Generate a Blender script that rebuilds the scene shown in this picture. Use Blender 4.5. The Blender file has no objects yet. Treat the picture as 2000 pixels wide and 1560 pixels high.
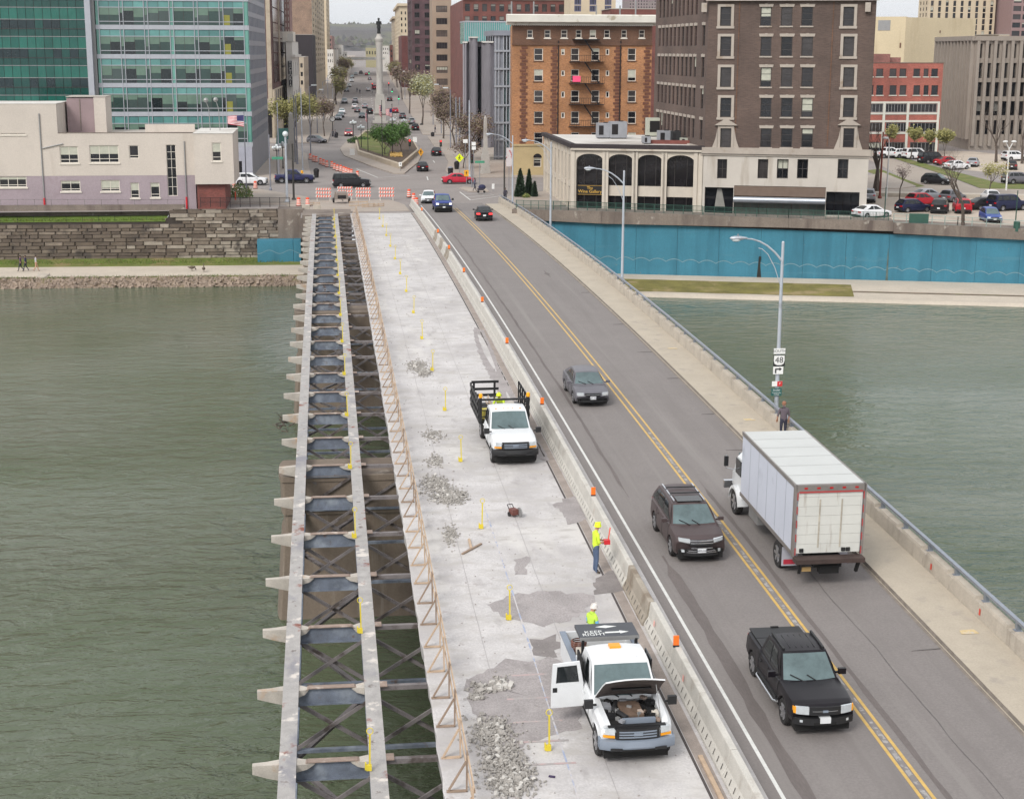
import bpy, bmesh, math, random
from mathutils import Vector, Matrix
R = math.radians
scene = bpy.context.scene
col = scene.collection
random.seed(7)

# ---------------------------------------------------------------- camera
FPX, ZC = 3012.0, 18.3
TH, YW, RL = R(12.72), R(6.87), R(0.2)
FW = Vector((math.sin(YW)*math.cos(TH), math.cos(YW)*math.cos(TH), -math.sin(TH)))
_r0 = Vector((math.cos(YW), -math.sin(YW), 0)); _u0 = _r0.cross(FW)
RT = math.cos(RL)*_r0 + math.sin(RL)*_u0
UP = -math.sin(RL)*_r0 + math.cos(RL)*_u0
CAM = Vector((0, 0, ZC))
cd = bpy.data.cameras.new('camera'); cam = bpy.data.objects.new('camera', cd); col.objects.link(cam)
cd.sensor_fit = 'HORIZONTAL'; cd.sensor_width = 36.0; cd.lens = 36.0*FPX/2000.0
cd.clip_start = 0.5; cd.clip_end = 20000
cam.matrix_world = Matrix(((RT.x, UP.x, -FW.x, 0), (RT.y, UP.y, -FW.y, 0), (RT.z, UP.z, -FW.z, ZC), (0, 0, 0, 1)))
scene.camera = cam

# ---------------------------------------------------------------- sky, sun, exposure
SUN_EL, SUN_AZ = R(42), R(-142)          # azimuth measured from +Y towards +X
w = bpy.data.worlds.new('World'); scene.world = w; w.use_nodes = True
wn, wl = w.node_tree.nodes, w.node_tree.links
bg = wn['Background']
sky = wn.new('ShaderNodeTexSky'); sky.sky_type = 'NISHITA'; sky.sun_disc = False
sky.sun_elevation = SUN_EL; sky.sun_rotation = SUN_AZ
sky.air_density = 1.0; sky.dust_density = 4.0; sky.ozone_density = 1.0
hs = wn.new('ShaderNodeHueSaturation'); hs.inputs['Saturation'].default_value = 0.16
mixs = wn.new('ShaderNodeMix'); mixs.data_type = 'RGBA'; mixs.inputs[0].default_value = 0.62
mixs.inputs[7].default_value = (9.0, 9.2, 9.5, 1)      # even grey cloud cover over the clear-sky model
wl.new(sky.outputs[0], hs.inputs['Color']); wl.new(hs.outputs[0], mixs.inputs[6]); wl.new(mixs.outputs[2], bg.inputs['Color'])
bg.inputs['Strength'].default_value = 0.097
sd = bpy.data.lights.new('sun', 'SUN'); sun = bpy.data.objects.new('sun', sd); col.objects.link(sun)
sd.energy = 1.5; sd.angle = R(20); sd.color = (1.0, 0.96, 0.9)
sdir = Vector((math.sin(SUN_AZ)*math.cos(SUN_EL), math.cos(SUN_AZ)*math.cos(SUN_EL), math.sin(SUN_EL)))
sun.rotation_euler = (-sdir).to_track_quat('-Z', 'Y').to_euler()
vs = scene.view_settings
vs.view_transform = 'Standard'; vs.look = 'None'; vs.gamma = 1.0; vs.exposure = 0.6; vs.use_curve_mapping = False

# ---------------------------------------------------------------- placing helpers (photo pixel -> place)
def ray(x, y): return FW + RT*((x-1000)/FPX) - UP*((y-780)/FPX)
def G(x, y, z=0.0):
    d = ray(x, y); return CAM + d*((z-ZC)/d.z)
def A(x, y, Y):
    d = ray(x, y); return CAM + d*(Y/d.y)
def hit(x, y, p, n):
    d = ray(x, y); return CAM + d*((p-CAM).dot(n)/d.dot(n))
def deck(Y): return ZC - (20.2065 - .05198*Y + .00022*Y*Y)
def D(x, y, dz=0.0):
    d = ray(x, y); lo, hi = 10.0, 215.0
    for _ in range(60):
        m = (lo+hi)/2
        if ZC + d.z*m/d.y - deck(m) - dz > 0: lo = m
        else: hi = m
    return CAM + d*(lo/d.y)
def street_z(Y): return 0.0 if Y < 330 else (Y-330)*0.0118
def GS(x, y):
    z = 0.0                                                      # where the ray meets the gently rising avenue
    for _ in range(40): z = street_z(min(1400, G(x, y, z).y))
    p = G(x, y, z); p.z = z; return p

ORD = 'first second third fourth fifth sixth seventh eighth ninth tenth eleventh twelfth thirteenth fourteenth fifteenth sixteenth seventeenth eighteenth nineteenth twentieth'.split()
TENS = {2: 'twenty', 3: 'thirty', 4: 'forty', 5: 'fifty', 6: 'sixty', 7: 'seventy'}
TENTH = {3: 'thirtieth', 4: 'fortieth', 5: 'fiftieth', 6: 'sixtieth', 7: 'seventieth'}
def nth(i):
    if i < 20: return ORD[i]
    n = i+1
    return TENTH[n//10] if n % 10 == 0 else TENS[n//10] + '-' + ORD[n % 10-1]

# ---------------------------------------------------------------- materials
def lin(c): return tuple(((v/255)/12.92 if v/255 <= .04045 else ((v/255+.055)/1.055)**2.4) for v in c)
def sc_(c, k): return tuple(min(.92, v*k) for v in c)
MATS = {}
def mat(name, rgb, rough=0.7, metal=0.0, var=0.18, scale=1.5, fine=0.0, bump=0.0, bscale=20.0, spec=0.5, k=1.0, emit=0.0, stain=None, coat=0.0, rvar=0.0, stretch=None, coord='pos'):
    """photo colour rgb (0-255) times k as base colour, broken up by two noises; stain=(rgb,scale,lo,hi)"""
    if name in MATS: return MATS[name]
    m = bpy.data.materials.new(name); m.use_nodes = True; MATS[name] = m
    n, l = m.node_tree.nodes, m.node_tree.links; b = n['Principled BSDF']
    c = sc_(lin(rgb), k)
    b.inputs['Roughness'].default_value = rough; b.inputs['Metallic'].default_value = metal
    b.inputs['Specular IOR Level'].default_value = spec; b.inputs['Coat Weight'].default_value = coat
    b.inputs['Coat Roughness'].default_value = 0.06
    if emit > 0:
        b.inputs['Emission Color'].default_value = (*c, 1); b.inputs['Emission Strength'].default_value = emit
    if var <= 0 and not stain and bump <= 0:
        b.inputs['Base Color'].default_value = (*c, 1); return m
    if coord == 'pos':
        g = n.new('ShaderNodeNewGeometry'); src = g.outputs['Position']
    else:
        g = n.new('ShaderNodeTexCoord'); src = g.outputs['Object']
    if stretch:
        mp = n.new('ShaderNodeMapping'); mp.inputs['Scale'].default_value = stretch
        l.new(src, mp.inputs[0]); src = mp.outputs[0]
    nz = n.new('ShaderNodeTexNoise'); nz.inputs['Scale'].default_value = scale; nz.inputs['Detail'].default_value = 6; nz.inputs['Roughness'].default_value = .65
    l.new(src, nz.inputs['Vector'])
    rp = n.new('ShaderNodeValToRGB'); l.new(nz.outputs[0], rp.inputs[0])
    rp.color_ramp.elements[0].position = .32; rp.color_ramp.elements[1].position = .68
    rp.color_ramp.elements[0].color = (*sc_(c, 1-var), 1); rp.color_ramp.elements[1].color = (*sc_(c, 1+var*.8), 1)
    out = rp.outputs[0]
    if fine > 0:
        n2 = n.new('ShaderNodeTexNoise'); n2.inputs['Scale'].default_value = scale*22; n2.inputs['Detail'].default_value = 3
        l.new(src, n2.inputs['Vector'])
        r2 = n.new('ShaderNodeValToRGB'); l.new(n2.outputs[0], r2.inputs[0])
        r2.color_ramp.elements[0].position = .3; r2.color_ramp.elements[1].position = .7
        a, z = 1-fine, 1+fine*.5
        r2.color_ramp.elements[0].color = (a, a, a, 1); r2.color_ramp.elements[1].color = (z, z, z, 1)
        mx = n.new('ShaderNodeMix'); mx.data_type = 'RGBA'; mx.blend_type = 'MULTIPLY'; mx.inputs[0].default_value = 1
        l.new(out, mx.inputs[6]); l.new(r2.outputs[0], mx.inputs[7]); out = mx.outputs[2]
    for st in ([stain] if isinstance(stain, tuple) else (stain or [])):
        srgb, ss, lo, hi = st[:4]
        n3 = n.new('ShaderNodeTexNoise'); n3.inputs['Scale'].default_value = ss; n3.inputs['Detail'].default_value = 8; n3.inputs['Roughness'].default_value = .6
        s3 = src
        if len(st) > 4:
            mp = n.new('ShaderNodeMapping'); mp.inputs['Scale'].default_value = st[4]; mp.inputs['Location'].default_value = (3.1, 7.7, 1.3); l.new(src, mp.inputs[0]); s3 = mp.outputs[0]
        l.new(s3, n3.inputs['Vector'])
        r3 = n.new('ShaderNodeValToRGB'); l.new(n3.outputs[0], r3.inputs[0])
        r3.color_ramp.elements[0].position = lo; r3.color_ramp.elements[1].position = hi
        mx = n.new('ShaderNodeMix'); mx.data_type = 'RGBA'
        l.new(r3.outputs[0], mx.inputs[0]); l.new(out, mx.inputs[6]); mx.inputs[7].default_value = (*sc_(lin(srgb), k), 1); out = mx.outputs[2]
    l.new(out, b.inputs['Base Color'])
    if rvar > 0:
        mr = n.new('ShaderNodeMapRange'); mr.inputs['To Min'].default_value = max(.02, rough-rvar); mr.inputs['To Max'].default_value = min(1, rough+rvar)
        l.new(nz.outputs[0], mr.inputs[0]); l.new(mr.outputs[0], b.inputs['Roughness'])
    if bump > 0:
        nb = n.new('ShaderNodeTexNoise'); nb.inputs['Scale'].default_value = bscale; nb.inputs['Detail'].default_value = 5
        l.new(src, nb.inputs['Vector'])
        bp = n.new('ShaderNodeBump'); bp.inputs['Strength'].default_value = bump; bp.inputs['Distance'].default_value = 0.02
        l.new(nb.outputs[0], bp.inputs['Height']); l.new(bp.outputs[0], b.inputs['Normal'])
    return m
def brick(name, rgb, mortar, k=1.0, bw=.24, bh=.075, var=.25, rough=.85, scale=.4, horiz='xz'):
    """courses finer than a pixel in the photo: small brick texture in metres along the wall"""
    if name in MATS: return MATS[name]
    m = bpy.data.materials.new(name); m.use_nodes = True; MATS[name] = m
    n, l = m.node_tree.nodes, m.node_tree.links; b = n['Principled BSDF']; b.inputs['Roughness'].default_value = rough
    g = n.new('ShaderNodeNewGeometry'); sp = n.new('ShaderNodeSeparateXYZ'); l.new(g.outputs['Position'], sp.inputs[0])
    ad = n.new('ShaderNodeMath'); ad.operation = 'ADD'; l.new(sp.outputs[0], ad.inputs[0]); l.new(sp.outputs[1], ad.inputs[1])
    cb = n.new('ShaderNodeCombineXYZ'); l.new(ad.outputs[0], cb.inputs[0]); l.new(sp.outputs[2], cb.inputs[1])
    bt = n.new('ShaderNodeTexBrick'); l.new(cb.outputs[0], bt.inputs['Vector'])
    c = lin(rgb)
    bt.inputs['Color1'].default_value = (*sc_(c, k*(1-var)), 1); bt.inputs['Color2'].default_value = (*sc_(c, k*(1+var)), 1); bt.inputs['Mortar'].default_value = (*sc_(lin(mortar), k), 1)
    bt.inputs['Scale'].default_value = 1; bt.inputs['Brick Width'].default_value = bw; bt.inputs['Row Height'].default_value = bh; bt.inputs['Mortar Size'].default_value = .008
    nz = n.new('ShaderNodeTexNoise'); nz.inputs['Scale'].default_value = scale; nz.inputs['Detail'].default_value = 7; l.new(g.outputs['Position'], nz.inputs['Vector'])
    rp = n.new('ShaderNodeValToRGB'); l.new(nz.outputs[0], rp.inputs[0]); rp.color_ramp.elements[0].position = .3; rp.color_ramp.elements[1].position = .7
    rp.color_ramp.elements[0].color = (.72, .72, .72, 1); rp.color_ramp.elements[1].color = (1.18, 1.16, 1.14, 1)
    mx = n.new('ShaderNodeMix'); mx.data_type = 'RGBA'; mx.blend_type = 'MULTIPLY'; mx.inputs[0].default_value = 1
    l.new(bt.outputs[0], mx.inputs[6]); l.new(rp.outputs[0], mx.inputs[7]); l.new(mx.outputs[2], b.inputs['Base Color'])
    bp = n.new('ShaderNodeBump'); bp.inputs['Strength'].default_value = .3; bp.inputs['Distance'].default_value = .01
    l.new(bt.outputs['Fac'], bp.inputs['Height']); bp.invert = True; l.new(bp.outputs[0], b.inputs['Normal'])
    return m
def glass(name, rgb=(40, 46, 50), rough=.06, spec=.5, var=.3, scale=.6):
    return mat(name, rgb, rough, 0, var, scale, spec=spec)

# ---------------------------------------------------------------- mesh helpers
class MB:
    def __init__(s): s.v = []; s.f = []; s.m = []
    def add(s, vs, fs, mi=0):
        o = len(s.v); s.v += [tuple(v) for v in vs]; s.f += [tuple(i+o for i in f) for f in fs]; s.m += [mi]*len(fs); return s
    def poly(s, pts, mi=0): return s.add(pts, [tuple(range(len(pts)))], mi)
    def box(s, x0, x1, y0, y1, z0, z1, mi=0):
        return s.add([(x0,y0,z0),(x1,y0,z0),(x1,y1,z0),(x0,y1,z0),(x0,y0,z1),(x1,y0,z1),(x1,y1,z1),(x0,y1,z1)],
                     [(0,3,2,1),(4,5,6,7),(0,1,5,4),(1,2,6,5),(2,3,7,6),(3,0,4,7)], mi)
    def obox(s, c, size, mtx=None, mi=0):
        m = MB().box(-size[0]/2, size[0]/2, -size[1]/2, size[1]/2, -size[2]/2, size[2]/2)
        c = Vector(c); vs = [(c + (mtx @ Vector(v) if mtx else Vector(v))) for v in m.v]
        return s.add(vs, m.f, mi)
    def bar(s, p0, p1, w, h, up=(0, 0, 1), mi=0):
        p0, p1 = Vector(p0), Vector(p1); d = (p1-p0).normalized(); up = Vector(up)
        if abs(d.dot(up)) > .99: up = Vector((0, 1, 0))
        x = d.cross(up).normalized(); z = x.cross(d)
        q = [(-1,-1),(1,-1),(1,1),(-1,1)]
        vs = [p + x*(a*w/2) + z*(b*h/2) for p in (p0, p1) for a, b in q]
        return s.add(vs, [(0,1,2,3)[::-1],(4,5,6,7),(0,1,5,4),(1,2,6,5),(2,3,7,6),(3,0,4,7)], mi)
    def tube(s, pts, rad, n=8, mi=0, cap=True):
        pts = [Vector(p) for p in pts]; rad = rad if isinstance(rad, (list, tuple)) else [rad]*len(pts)
        vs = []; pv = None
        for i, p in enumerate(pts):
            d = (pts[min(i+1, len(pts)-1)]-pts[max(i-1, 0)]).normalized()
            if pv is None: a = d.orthogonal().normalized()
            else: a = (pv - d*pv.dot(d)).normalized()
            pv = a; b = d.cross(a)
            for k in range(n):
                t = 2*math.pi*k/n; vs.append(p + (a*math.cos(t)+b*math.sin(t))*rad[i])
        fs = [(i*n+k, i*n+(k+1) % n, (i+1)*n+(k+1) % n, (i+1)*n+k) for i in range(len(pts)-1) for k in range(n)]
        if cap: fs += [tuple(range(n))[::-1], tuple((len(pts)-1)*n+k for k in range(n))]
        return s.add(vs, fs, mi)
    def lathe(s, prof, n=16, c=(0, 0, 0), axis='z', mi=0, cap=True):
        vs = []
        for r, h in prof:
            for k in range(n):
                t = 2*math.pi*k/n; a, b = r*math.cos(t), r*math.sin(t)
                vs.append((c[0]+a, c[1]+b, c[2]+h) if axis == 'z' else (c[0]+h, c[1]+a, c[2]+b))
        fs = [(i*n+k, i*n+(k+1) % n, (i+1)*n+(k+1) % n, (i+1)*n+k) for i in range(len(prof)-1) for k in range(n)]
        if cap: fs += [tuple(range(n))[::-1], tuple((len(prof)-1)*n+k for k in range(n))]
        return s.add(vs, fs, mi)
    def prism(s, poly, z0, z1, mi=0):
        n = len(poly); vs = [(p[0], p[1], z0) for p in poly]+[(p[0], p[1], z1) for p in poly]
        a = sum(poly[i][0]*poly[(i+1) % n][1]-poly[(i+1) % n][0]*poly[i][1] for i in range(n))
        fs = [tuple(range(n))[::-1], tuple(range(n, 2*n))]+[(i, (i+1) % n, n+(i+1) % n, n+i) for i in range(n)]
        if a < 0: fs = [f[::-1] for f in fs]
        return s.add(vs, fs, mi)
    def sphere(s, c, r, n=10, mi=0, sx=1, sy=1, sz=1):
        vs = []; fs = []; h = n//2
        for i in range(h+1):
            p = math.pi*i/h
            for k in range(n):
                t = 2*math.pi*k/n; vs.append((c[0]+r*sx*math.sin(p)*math.cos(t), c[1]+r*sy*math.sin(p)*math.sin(t), c[2]+r*sz*math.cos(p)))
        for i in range(h):
            for k in range(n):
                a, b, d, e = i*n+k, i*n+(k+1) % n, (i+1)*n+(k+1) % n, (i+1)*n+k
                fs.append((a, e, d) if i == 0 else (a, e, b) if i == h-1 else (a, e, d, b))
        return s.add(vs, fs, mi)
    def tf(s, mtx):
        s.v = [tuple(mtx @ Vector(v)) for v in s.v]; return s
    def mesh(s, name, mats, smooth=False, angle=35):
        me = bpy.data.meshes.new(name); me.from_pydata(s.v, [], s.f); 
        for m in (mats if isinstance(mats, (list, tuple)) else [mats]): me.materials.append(m)
        me.polygons.foreach_set('material_index', s.m)
        if smooth:
            me.polygons.foreach_set('use_smooth', [True]*len(s.f)); me.update()
            try: me.set_sharp_from_angle(angle=R(angle))
            except Exception: pass
        me.update(); return me
    def build(s, name, mats, parent=None, smooth=False, loc=None, angle=35):
        return link(name, s.mesh(name, mats, smooth, angle), parent, loc)
def link(name, me, parent=None, loc=None, rz=None):
    o = bpy.data.objects.new(name, me); col.objects.link(o)
    if parent: o.parent = parent
    if loc is not None: o.location = loc
    if rz is not None: o.rotation_euler = (0, 0, rz)
    return o
def tag(o, label, cat, group=None):
    o['label'] = label; o['category'] = cat
    if group: o['group'] = group
    return o
def thing(name, label, cat, loc=(0, 0, 0), rz=0.0, group=None):
    o = bpy.data.objects.new(name, None); col.objects.link(o); o.location = loc; o.rotation_euler = (0, 0, rz)
    o.empty_display_size = .2
    return tag(o, label, cat, group)
def struct(o): o['kind'] = 'structure'; return o
def stuff(o): o['kind'] = 'stuff'; return o
KIDS = {}
def copy_tree(o, label=None, loc=None, rz=None, parent=None, kids=None):
    c = o.copy(); col.objects.link(c)
    if parent: c.parent = parent
    if label: c['label'] = label
    if loc is not None: c.location = loc
    if rz is not None: c.rotation_euler = (0, 0, rz)
    for ch in (KIDS.get(o.name) or [x for x in bpy.data.objects if x.parent == o]): copy_tree(ch, parent=c)
    return c
def remember(o):
    """cache children lists so that copying stays fast"""
    kids = {}
    for x in bpy.data.objects:
        if x.parent: kids.setdefault(x.parent.name, []).append(x)
    def rec(q):
        KIDS[q.name] = kids.get(q.name, [])
        for ch in KIDS[q.name]: rec(ch)
    rec(o); return o
def text_mesh(s, size, mats, extrude=.004, align='CENTER'):
    cu = bpy.data.curves.new('lettering', 'FONT'); cu.body = s; cu.size = size; cu.extrude = extrude; cu.align_x = align; cu.align_y = 'CENTER'
    cu.resolution_u = 2; cu.space_line = .8
    o = bpy.data.objects.new('lettering', cu); col.objects.link(o)
    me = bpy.data.meshes.new_from_object(o); bpy.data.objects.remove(o)
    me.materials.clear(); me.materials.append(mats); return me
def frame_mtx(o, x, z):
    """4x4 with local x along x, z along z"""
    x = Vector(x).normalized(); z = Vector(z).normalized(); y = z.cross(x).normalized(); x = y.cross(z)
    m = Matrix((x, y, z)).transposed().to_4x4(); m.translation = Vector(o); return m
# ================================================================ the river
def water_material():
    m = bpy.data.materials.new('river_water'); m.use_nodes = True
    n, l = m.node_tree.nodes, m.node_tree.links; b = n['Principled BSDF']
    b.inputs['Roughness'].default_value = .08; b.inputs['IOR'].default_value = 1.33; b.inputs['Specular IOR Level'].default_value = .5
    g = n.new('ShaderNodeNewGeometry')
    cz = n.new('ShaderNodeTexNoise'); cz.inputs['Scale'].default_value = .05; cz.inputs['Detail'].default_value = 4; l.new(g.outputs['Position'], cz.inputs['Vector'])
    rp = n.new('ShaderNodeValToRGB'); l.new(cz.outputs[0], rp.inputs[0]); rp.color_ramp.elements[0].position = .35; rp.color_ramp.elements[1].position = .65
    rp.color_ramp.elements[0].color = (.064, .086, .042, 1); rp.color_ramp.elements[1].color = (.104, .120, .084, 1)
    l.new(rp.outputs[0], b.inputs['Base Color'])
    last = None
    for sx, sy, sc, dist, st in ((1.0, 2.0, 1.2, .16, 1), (1.0, 1.7, 2.6, .06, 1), (1.0, 2.1, .42, .62, .9)):
        mp = n.new('ShaderNodeMapping'); mp.inputs['Scale'].default_value = (sx, sy, 1); mp.inputs['Rotation'].default_value = (0, 0, R(28)); l.new(g.outputs['Position'], mp.inputs[0])
        nz = n.new('ShaderNodeTexNoise'); nz.inputs['Scale'].default_value = sc; nz.inputs['Detail'].default_value = 4; nz.inputs['Roughness'].default_value = .55; nz.inputs['Distortion'].default_value = .6
        l.new(mp.outputs[0], nz.inputs['Vector'])
        bp = n.new('ShaderNodeBump'); bp.inputs['Strength'].default_value = st; bp.inputs['Distance'].default_value = dist
        if True:                                                # gusts and slicks: ripples strong in places, calm in others
            gz = n.new('ShaderNodeTexNoise'); gz.inputs['Scale'].default_value = .045; gz.inputs['Detail'].default_value = 3; gm = n.new('ShaderNodeMapping'); gm.inputs['Scale'].default_value = (.35, 1.2, 1); gm.inputs['Rotation'].default_value = (0, 0, R(8)); l.new(g.outputs['Position'], gm.inputs[0]); l.new(gm.outputs[0], gz.inputs['Vector'])
            gr = n.new('ShaderNodeMapRange'); gr.inputs['From Min'].default_value = .35; gr.inputs['From Max'].default_value = .65; gr.inputs['To Min'].default_value = .25; gr.inputs['To Max'].default_value = 1.0; l.new(gz.outputs[0], gr.inputs[0])
            sy_ = n.new('ShaderNodeSeparateXYZ'); l.new(g.outputs['Position'], sy_.inputs[0]); lee = n.new('ShaderNodeMapRange'); lee.interpolation_type = 'SMOOTHSTEP'; lee.inputs['From Min'].default_value = 92; lee.inputs['From Max'].default_value = 164; lee.inputs['To Min'].default_value = 1; lee.inputs['To Max'].default_value = .45; l.new(sy_.outputs[1], lee.inputs[0])   # calmer in the lee of the far bank
            mu = n.new('ShaderNodeMath'); mu.operation = 'MULTIPLY'; l.new(gr.outputs[0], mu.inputs[0]); l.new(lee.outputs[0], mu.inputs[1]); l.new(mu.outputs[0], bp.inputs['Strength'])
        l.new(nz.outputs[0], bp.inputs['Height'])
        if last: l.new(last.outputs[0], bp.inputs['Normal'])
        last = bp
    l.new(last.outputs[0], b.inputs['Normal'])
    return m
WZ = -6.5
struct(MB().poly([(-900, -60, WZ), (900, -60, WZ), (900, 190, WZ), (-900, 190, WZ)]).build('water', water_material()))

# ================================================================ bridge deck, road, pavement
M_CONC = mat('deck_concrete', (222, 218, 217), .85, var=.10, scale=.7, fine=.16, k=.69, bump=.5, bscale=9,
             stain=[((190, 185, 184), .3, .44, .66), ((164, 158, 157), .8, .60, .76, (1, .5, 1)), ((226, 222, 218), .45, .54, .68, (1.2, .4, 1)), ((178, 168, 164), 2.2, .62, .74), ((200, 195, 191), 1.3, .5, .66, (.6, 1.2, 1))])
M_ASPH = mat('bridge_asphalt', (150, 143, 140), .85, var=.05, scale=.6, fine=.12, k=.64, bump=.4, bscale=30,
             stain=[((138, 131, 128), .8, .52, .7, (1.3, .05, 1)), ((158, 152, 148), .5, .55, .7, (2.2, .03, 1))])
M_SIDE = mat('pavement_concrete', (202, 190, 172), .85, var=.08, scale=.7, fine=.08, k=.68, bump=.4, bscale=14, stain=((180, 170, 158), 1.3, .56, .7))
M_CURB = mat('curb_concrete', (150, 140, 130), .9, var=.25, scale=2.0, fine=.2, k=.7, bump=.4)
M_PAR = mat('parapet_concrete', (196, 186, 172), .85, var=.14, scale=1.2, fine=.14, k=.8, bump=.4, stain=((164, 154, 142), 1.0, .56, .7, (1, 1, .4)))
M_WHITE = mat('white_road_paint', (226, 226, 222), .6, var=.12, scale=3, fine=.14, k=.8, stain=((150, 143, 141), 5, .66, .72))
M_YEL = mat('yellow_road_paint', (208, 172, 96), .6, var=.14, scale=3, fine=.12, k=.85, stain=((150, 143, 141), 5, .66, .73))
M_TAR = mat('tyre_darkened_asphalt', (124, 115, 112), .8, var=.14, scale=1.2, fine=.12, k=.64, stretch=(1, .2, 1))
M_GALV = mat('galvanised_steel', (150, 156, 166), .45, .6, var=.15, scale=4, k=1.0)
def ysteps(Y0, Y1, st=3.0):
    n = max(1, int(math.ceil((Y1-Y0)/st))); return [Y0+(Y1-Y0)*i/n for i in range(n+1)]
def strip(mb, X0, X1, Y0, Y1, dz, mi=0, z2=None):
    ys = ysteps(Y0, Y1); vs = []
    for y in ys: vs += [(X0, y, deck(y)+dz), (X1, y, deck(y)+(dz if z2 is None else z2))]
    return mb.add(vs, [(2*i, 2*i+1, 2*i+3, 2*i+2) for i in range(len(ys)-1)], mi)
def ribbon(mb, prof, Y0, Y1, mi=0, close=True, caps=True, st=3.0, zf=deck, xf=None):
    """extrude a section [(x,dz)..] along the bridge"""
    ys = ysteps(Y0, Y1, st); n = len(prof); vs = []
    for y in ys: vs += [(x+(xf(y) if xf else 0), y, zf(y)+z) for x, z in prof]
    m = n if close else n-1
    fs = [(i*n+k, i*n+(k+1) % n, (i+1)*n+(k+1) % n, (i+1)*n+k) for i in range(len(ys)-1) for k in range(m)]
    if caps and close: fs += [tuple(range(n))[::-1], tuple((len(ys)-1)*n+k for k in range(n))]
    return mb.add(vs, fs, mi)
YN, YE = 24.0, 190.0
XE = 2.67                                                     # broken edge of the slab
mb = MB(); ys = ysteps(YN, 174.5, .6); vs = []
rr = random.Random(3)
for y in ys:
    e = XE + rr.uniform(-.035, .035); z = deck(y)
    vs += [(e+.05, y, z-.55), (e, y, z-.02), (e+.03, y, z), (10.9, y, z)]
mb.add(vs, [(i*4+k, i*4+k+1, i*4+k+5, i*4+k+4) for i in range(len(ys)-1) for k in range(3)])
mb.poly([(2.7, 174.5, deck(174.5)-.55), (2.7, 174.5, deck(174.5)), (10.9, 174.5, deck(174.5)), (10.9, 174.5, deck(174.5)-.55)])
slab = struct(mb.build('bridge_deck', M_CONC))
slab['label'] = 'pale bare concrete bridge deck of the closed lanes'
mb = MB(); strip(mb, 10.9, 19.06, YN, YE, 0); road = struct(mb.build('road', M_ASPH))
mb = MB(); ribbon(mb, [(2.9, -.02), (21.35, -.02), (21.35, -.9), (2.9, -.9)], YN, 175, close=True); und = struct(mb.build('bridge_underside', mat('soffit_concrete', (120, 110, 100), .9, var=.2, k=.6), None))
mb = MB(); ribbon(mb, [(19.04, -.01), (19.10, .15), (20.98, .165), (20.98, -.3)], YN, 186, close=False)
side = struct(mb.build('pavement', M_SIDE))
ribbon(MB(), [(18.93, .004), (19.05, .006), (19.085, .152)], YN, 186, close=False).build('gutter_edge', M_CURB, side)
for x0, x1, nm in ((11.24, 11.35, 'edge_line'),): strip(MB(), x0, x1, YN, 186, .005).build(nm, M_WHITE, road)
for x0, x1 in ((14.78, 14.88), (15.10, 15.20)): strip(MB(), x0, x1, YN, 181, .005).build('centre_line', M_YEL, road)
strip(MB(), 14.92, 15.06, YN, 70, .0055).build('old_line', mat('ground_off_line', (176, 172, 170), .8, var=.2, scale=5, k=.72, stain=((140, 134, 132), 3.5, .45, .5)), road)
def wig(mb, x, w, Y0, Y1, dz, amp=.05, seed=1):
    q = random.Random(seed); ys = ysteps(Y0, Y1, 1.0); vs = []; a = 0
    for i, y in enumerate(ys):
        a = .8*a + q.uniform(-amp, amp); ww = w*(1 if 1 < i < len(ys)-2 else .2)*q.uniform(.7, 1.1)
        vs += [(x+a-ww/2, y, deck(y)+dz), (x+a+ww/2, y, deck(y)+dz)]
    return mb.add(vs, [(2*i, 2*i+1, 2*i+3, 2*i+2) for i in range(len(ys)-1)])
wig(MB(), 11.95, .42, YN, 53, .004, .03, 2).build('tyre_mark', M_TAR, road)
wig(MB(), 15.5, .2, YN, 62, .004, .03, 3).build('tyre_mark', M_TAR, road)
wig(MB(), 12.1, .16, 60, 150, .004, .03, 4).build('tyre_mark', M_TAR, road)
M_CRACK = mat('crack_sealant', (118, 112, 110), .7, var=.2, scale=3, k=.6)
wig(MB(), 16.9, .035, YN, 60, .006, .05, 5).build('crack', M_CRACK, road)
for i, y in enumerate((56.2, 60.5, 66.5, 73, 81, 88, 43.8, 97, 110)):
    q = random.Random(i); L = q.uniform(.5, 1.1); wv = [(18.93-L*t, y+q.uniform(-.05, .05), deck(y)+.006) for t in (0, .35, .7, 1)]
    MB().tube(wv, [.03, .025, .02, .008], 4).build('crack', M_CRACK, road)
# rotated rust/tyre smear further up the lane
wig(MB(), 17.2, .5, 118, 121.5, .004, .02, 9).build('oil_smear', M_TAR, road)
# deck patches: remains of the old asphalt overlay, and one painted shadow
def blob(pts, dz, seed, amp=.12):
    q = random.Random(seed); P = [D(*p) for p in pts]; out = []
    for i, p in enumerate(P):
        r_ = P[(i+1) % len(P)]; n = max(2, int((r_-p).length/.25))
        for k in range(n):
            t = k/n; v = p.lerp(r_, t); out.append((v.x+q.uniform(-amp, amp), v.y+q.uniform(-amp, amp)*1.5))
    c = (sum(x for x, y in out)/len(out), sum(y for x, y in out)/len(out))
    m = MB(); vs = [(c[0], c[1], deck(c[1])+dz)]+[(x, y, deck(y)+dz) for x, y in out]; n = len(out)
    return m.add(vs, [(0, i+1, (i+1) % n+1) for i in range(n)])
M_PATCH = mat('old_overlay', (176, 169, 168), .85, var=.14, scale=.8, fine=.22, k=.74, bump=.4, bscale=25, stain=((150, 143, 142), .9, .55, .7))
M_PATCHD = mat('dark_overlay_and_shadow', (146, 139, 137), .85, var=.2, scale=1.6, fine=.2, k=.74)  # dark overlay remains; also colours the worker's painted shadow
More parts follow.
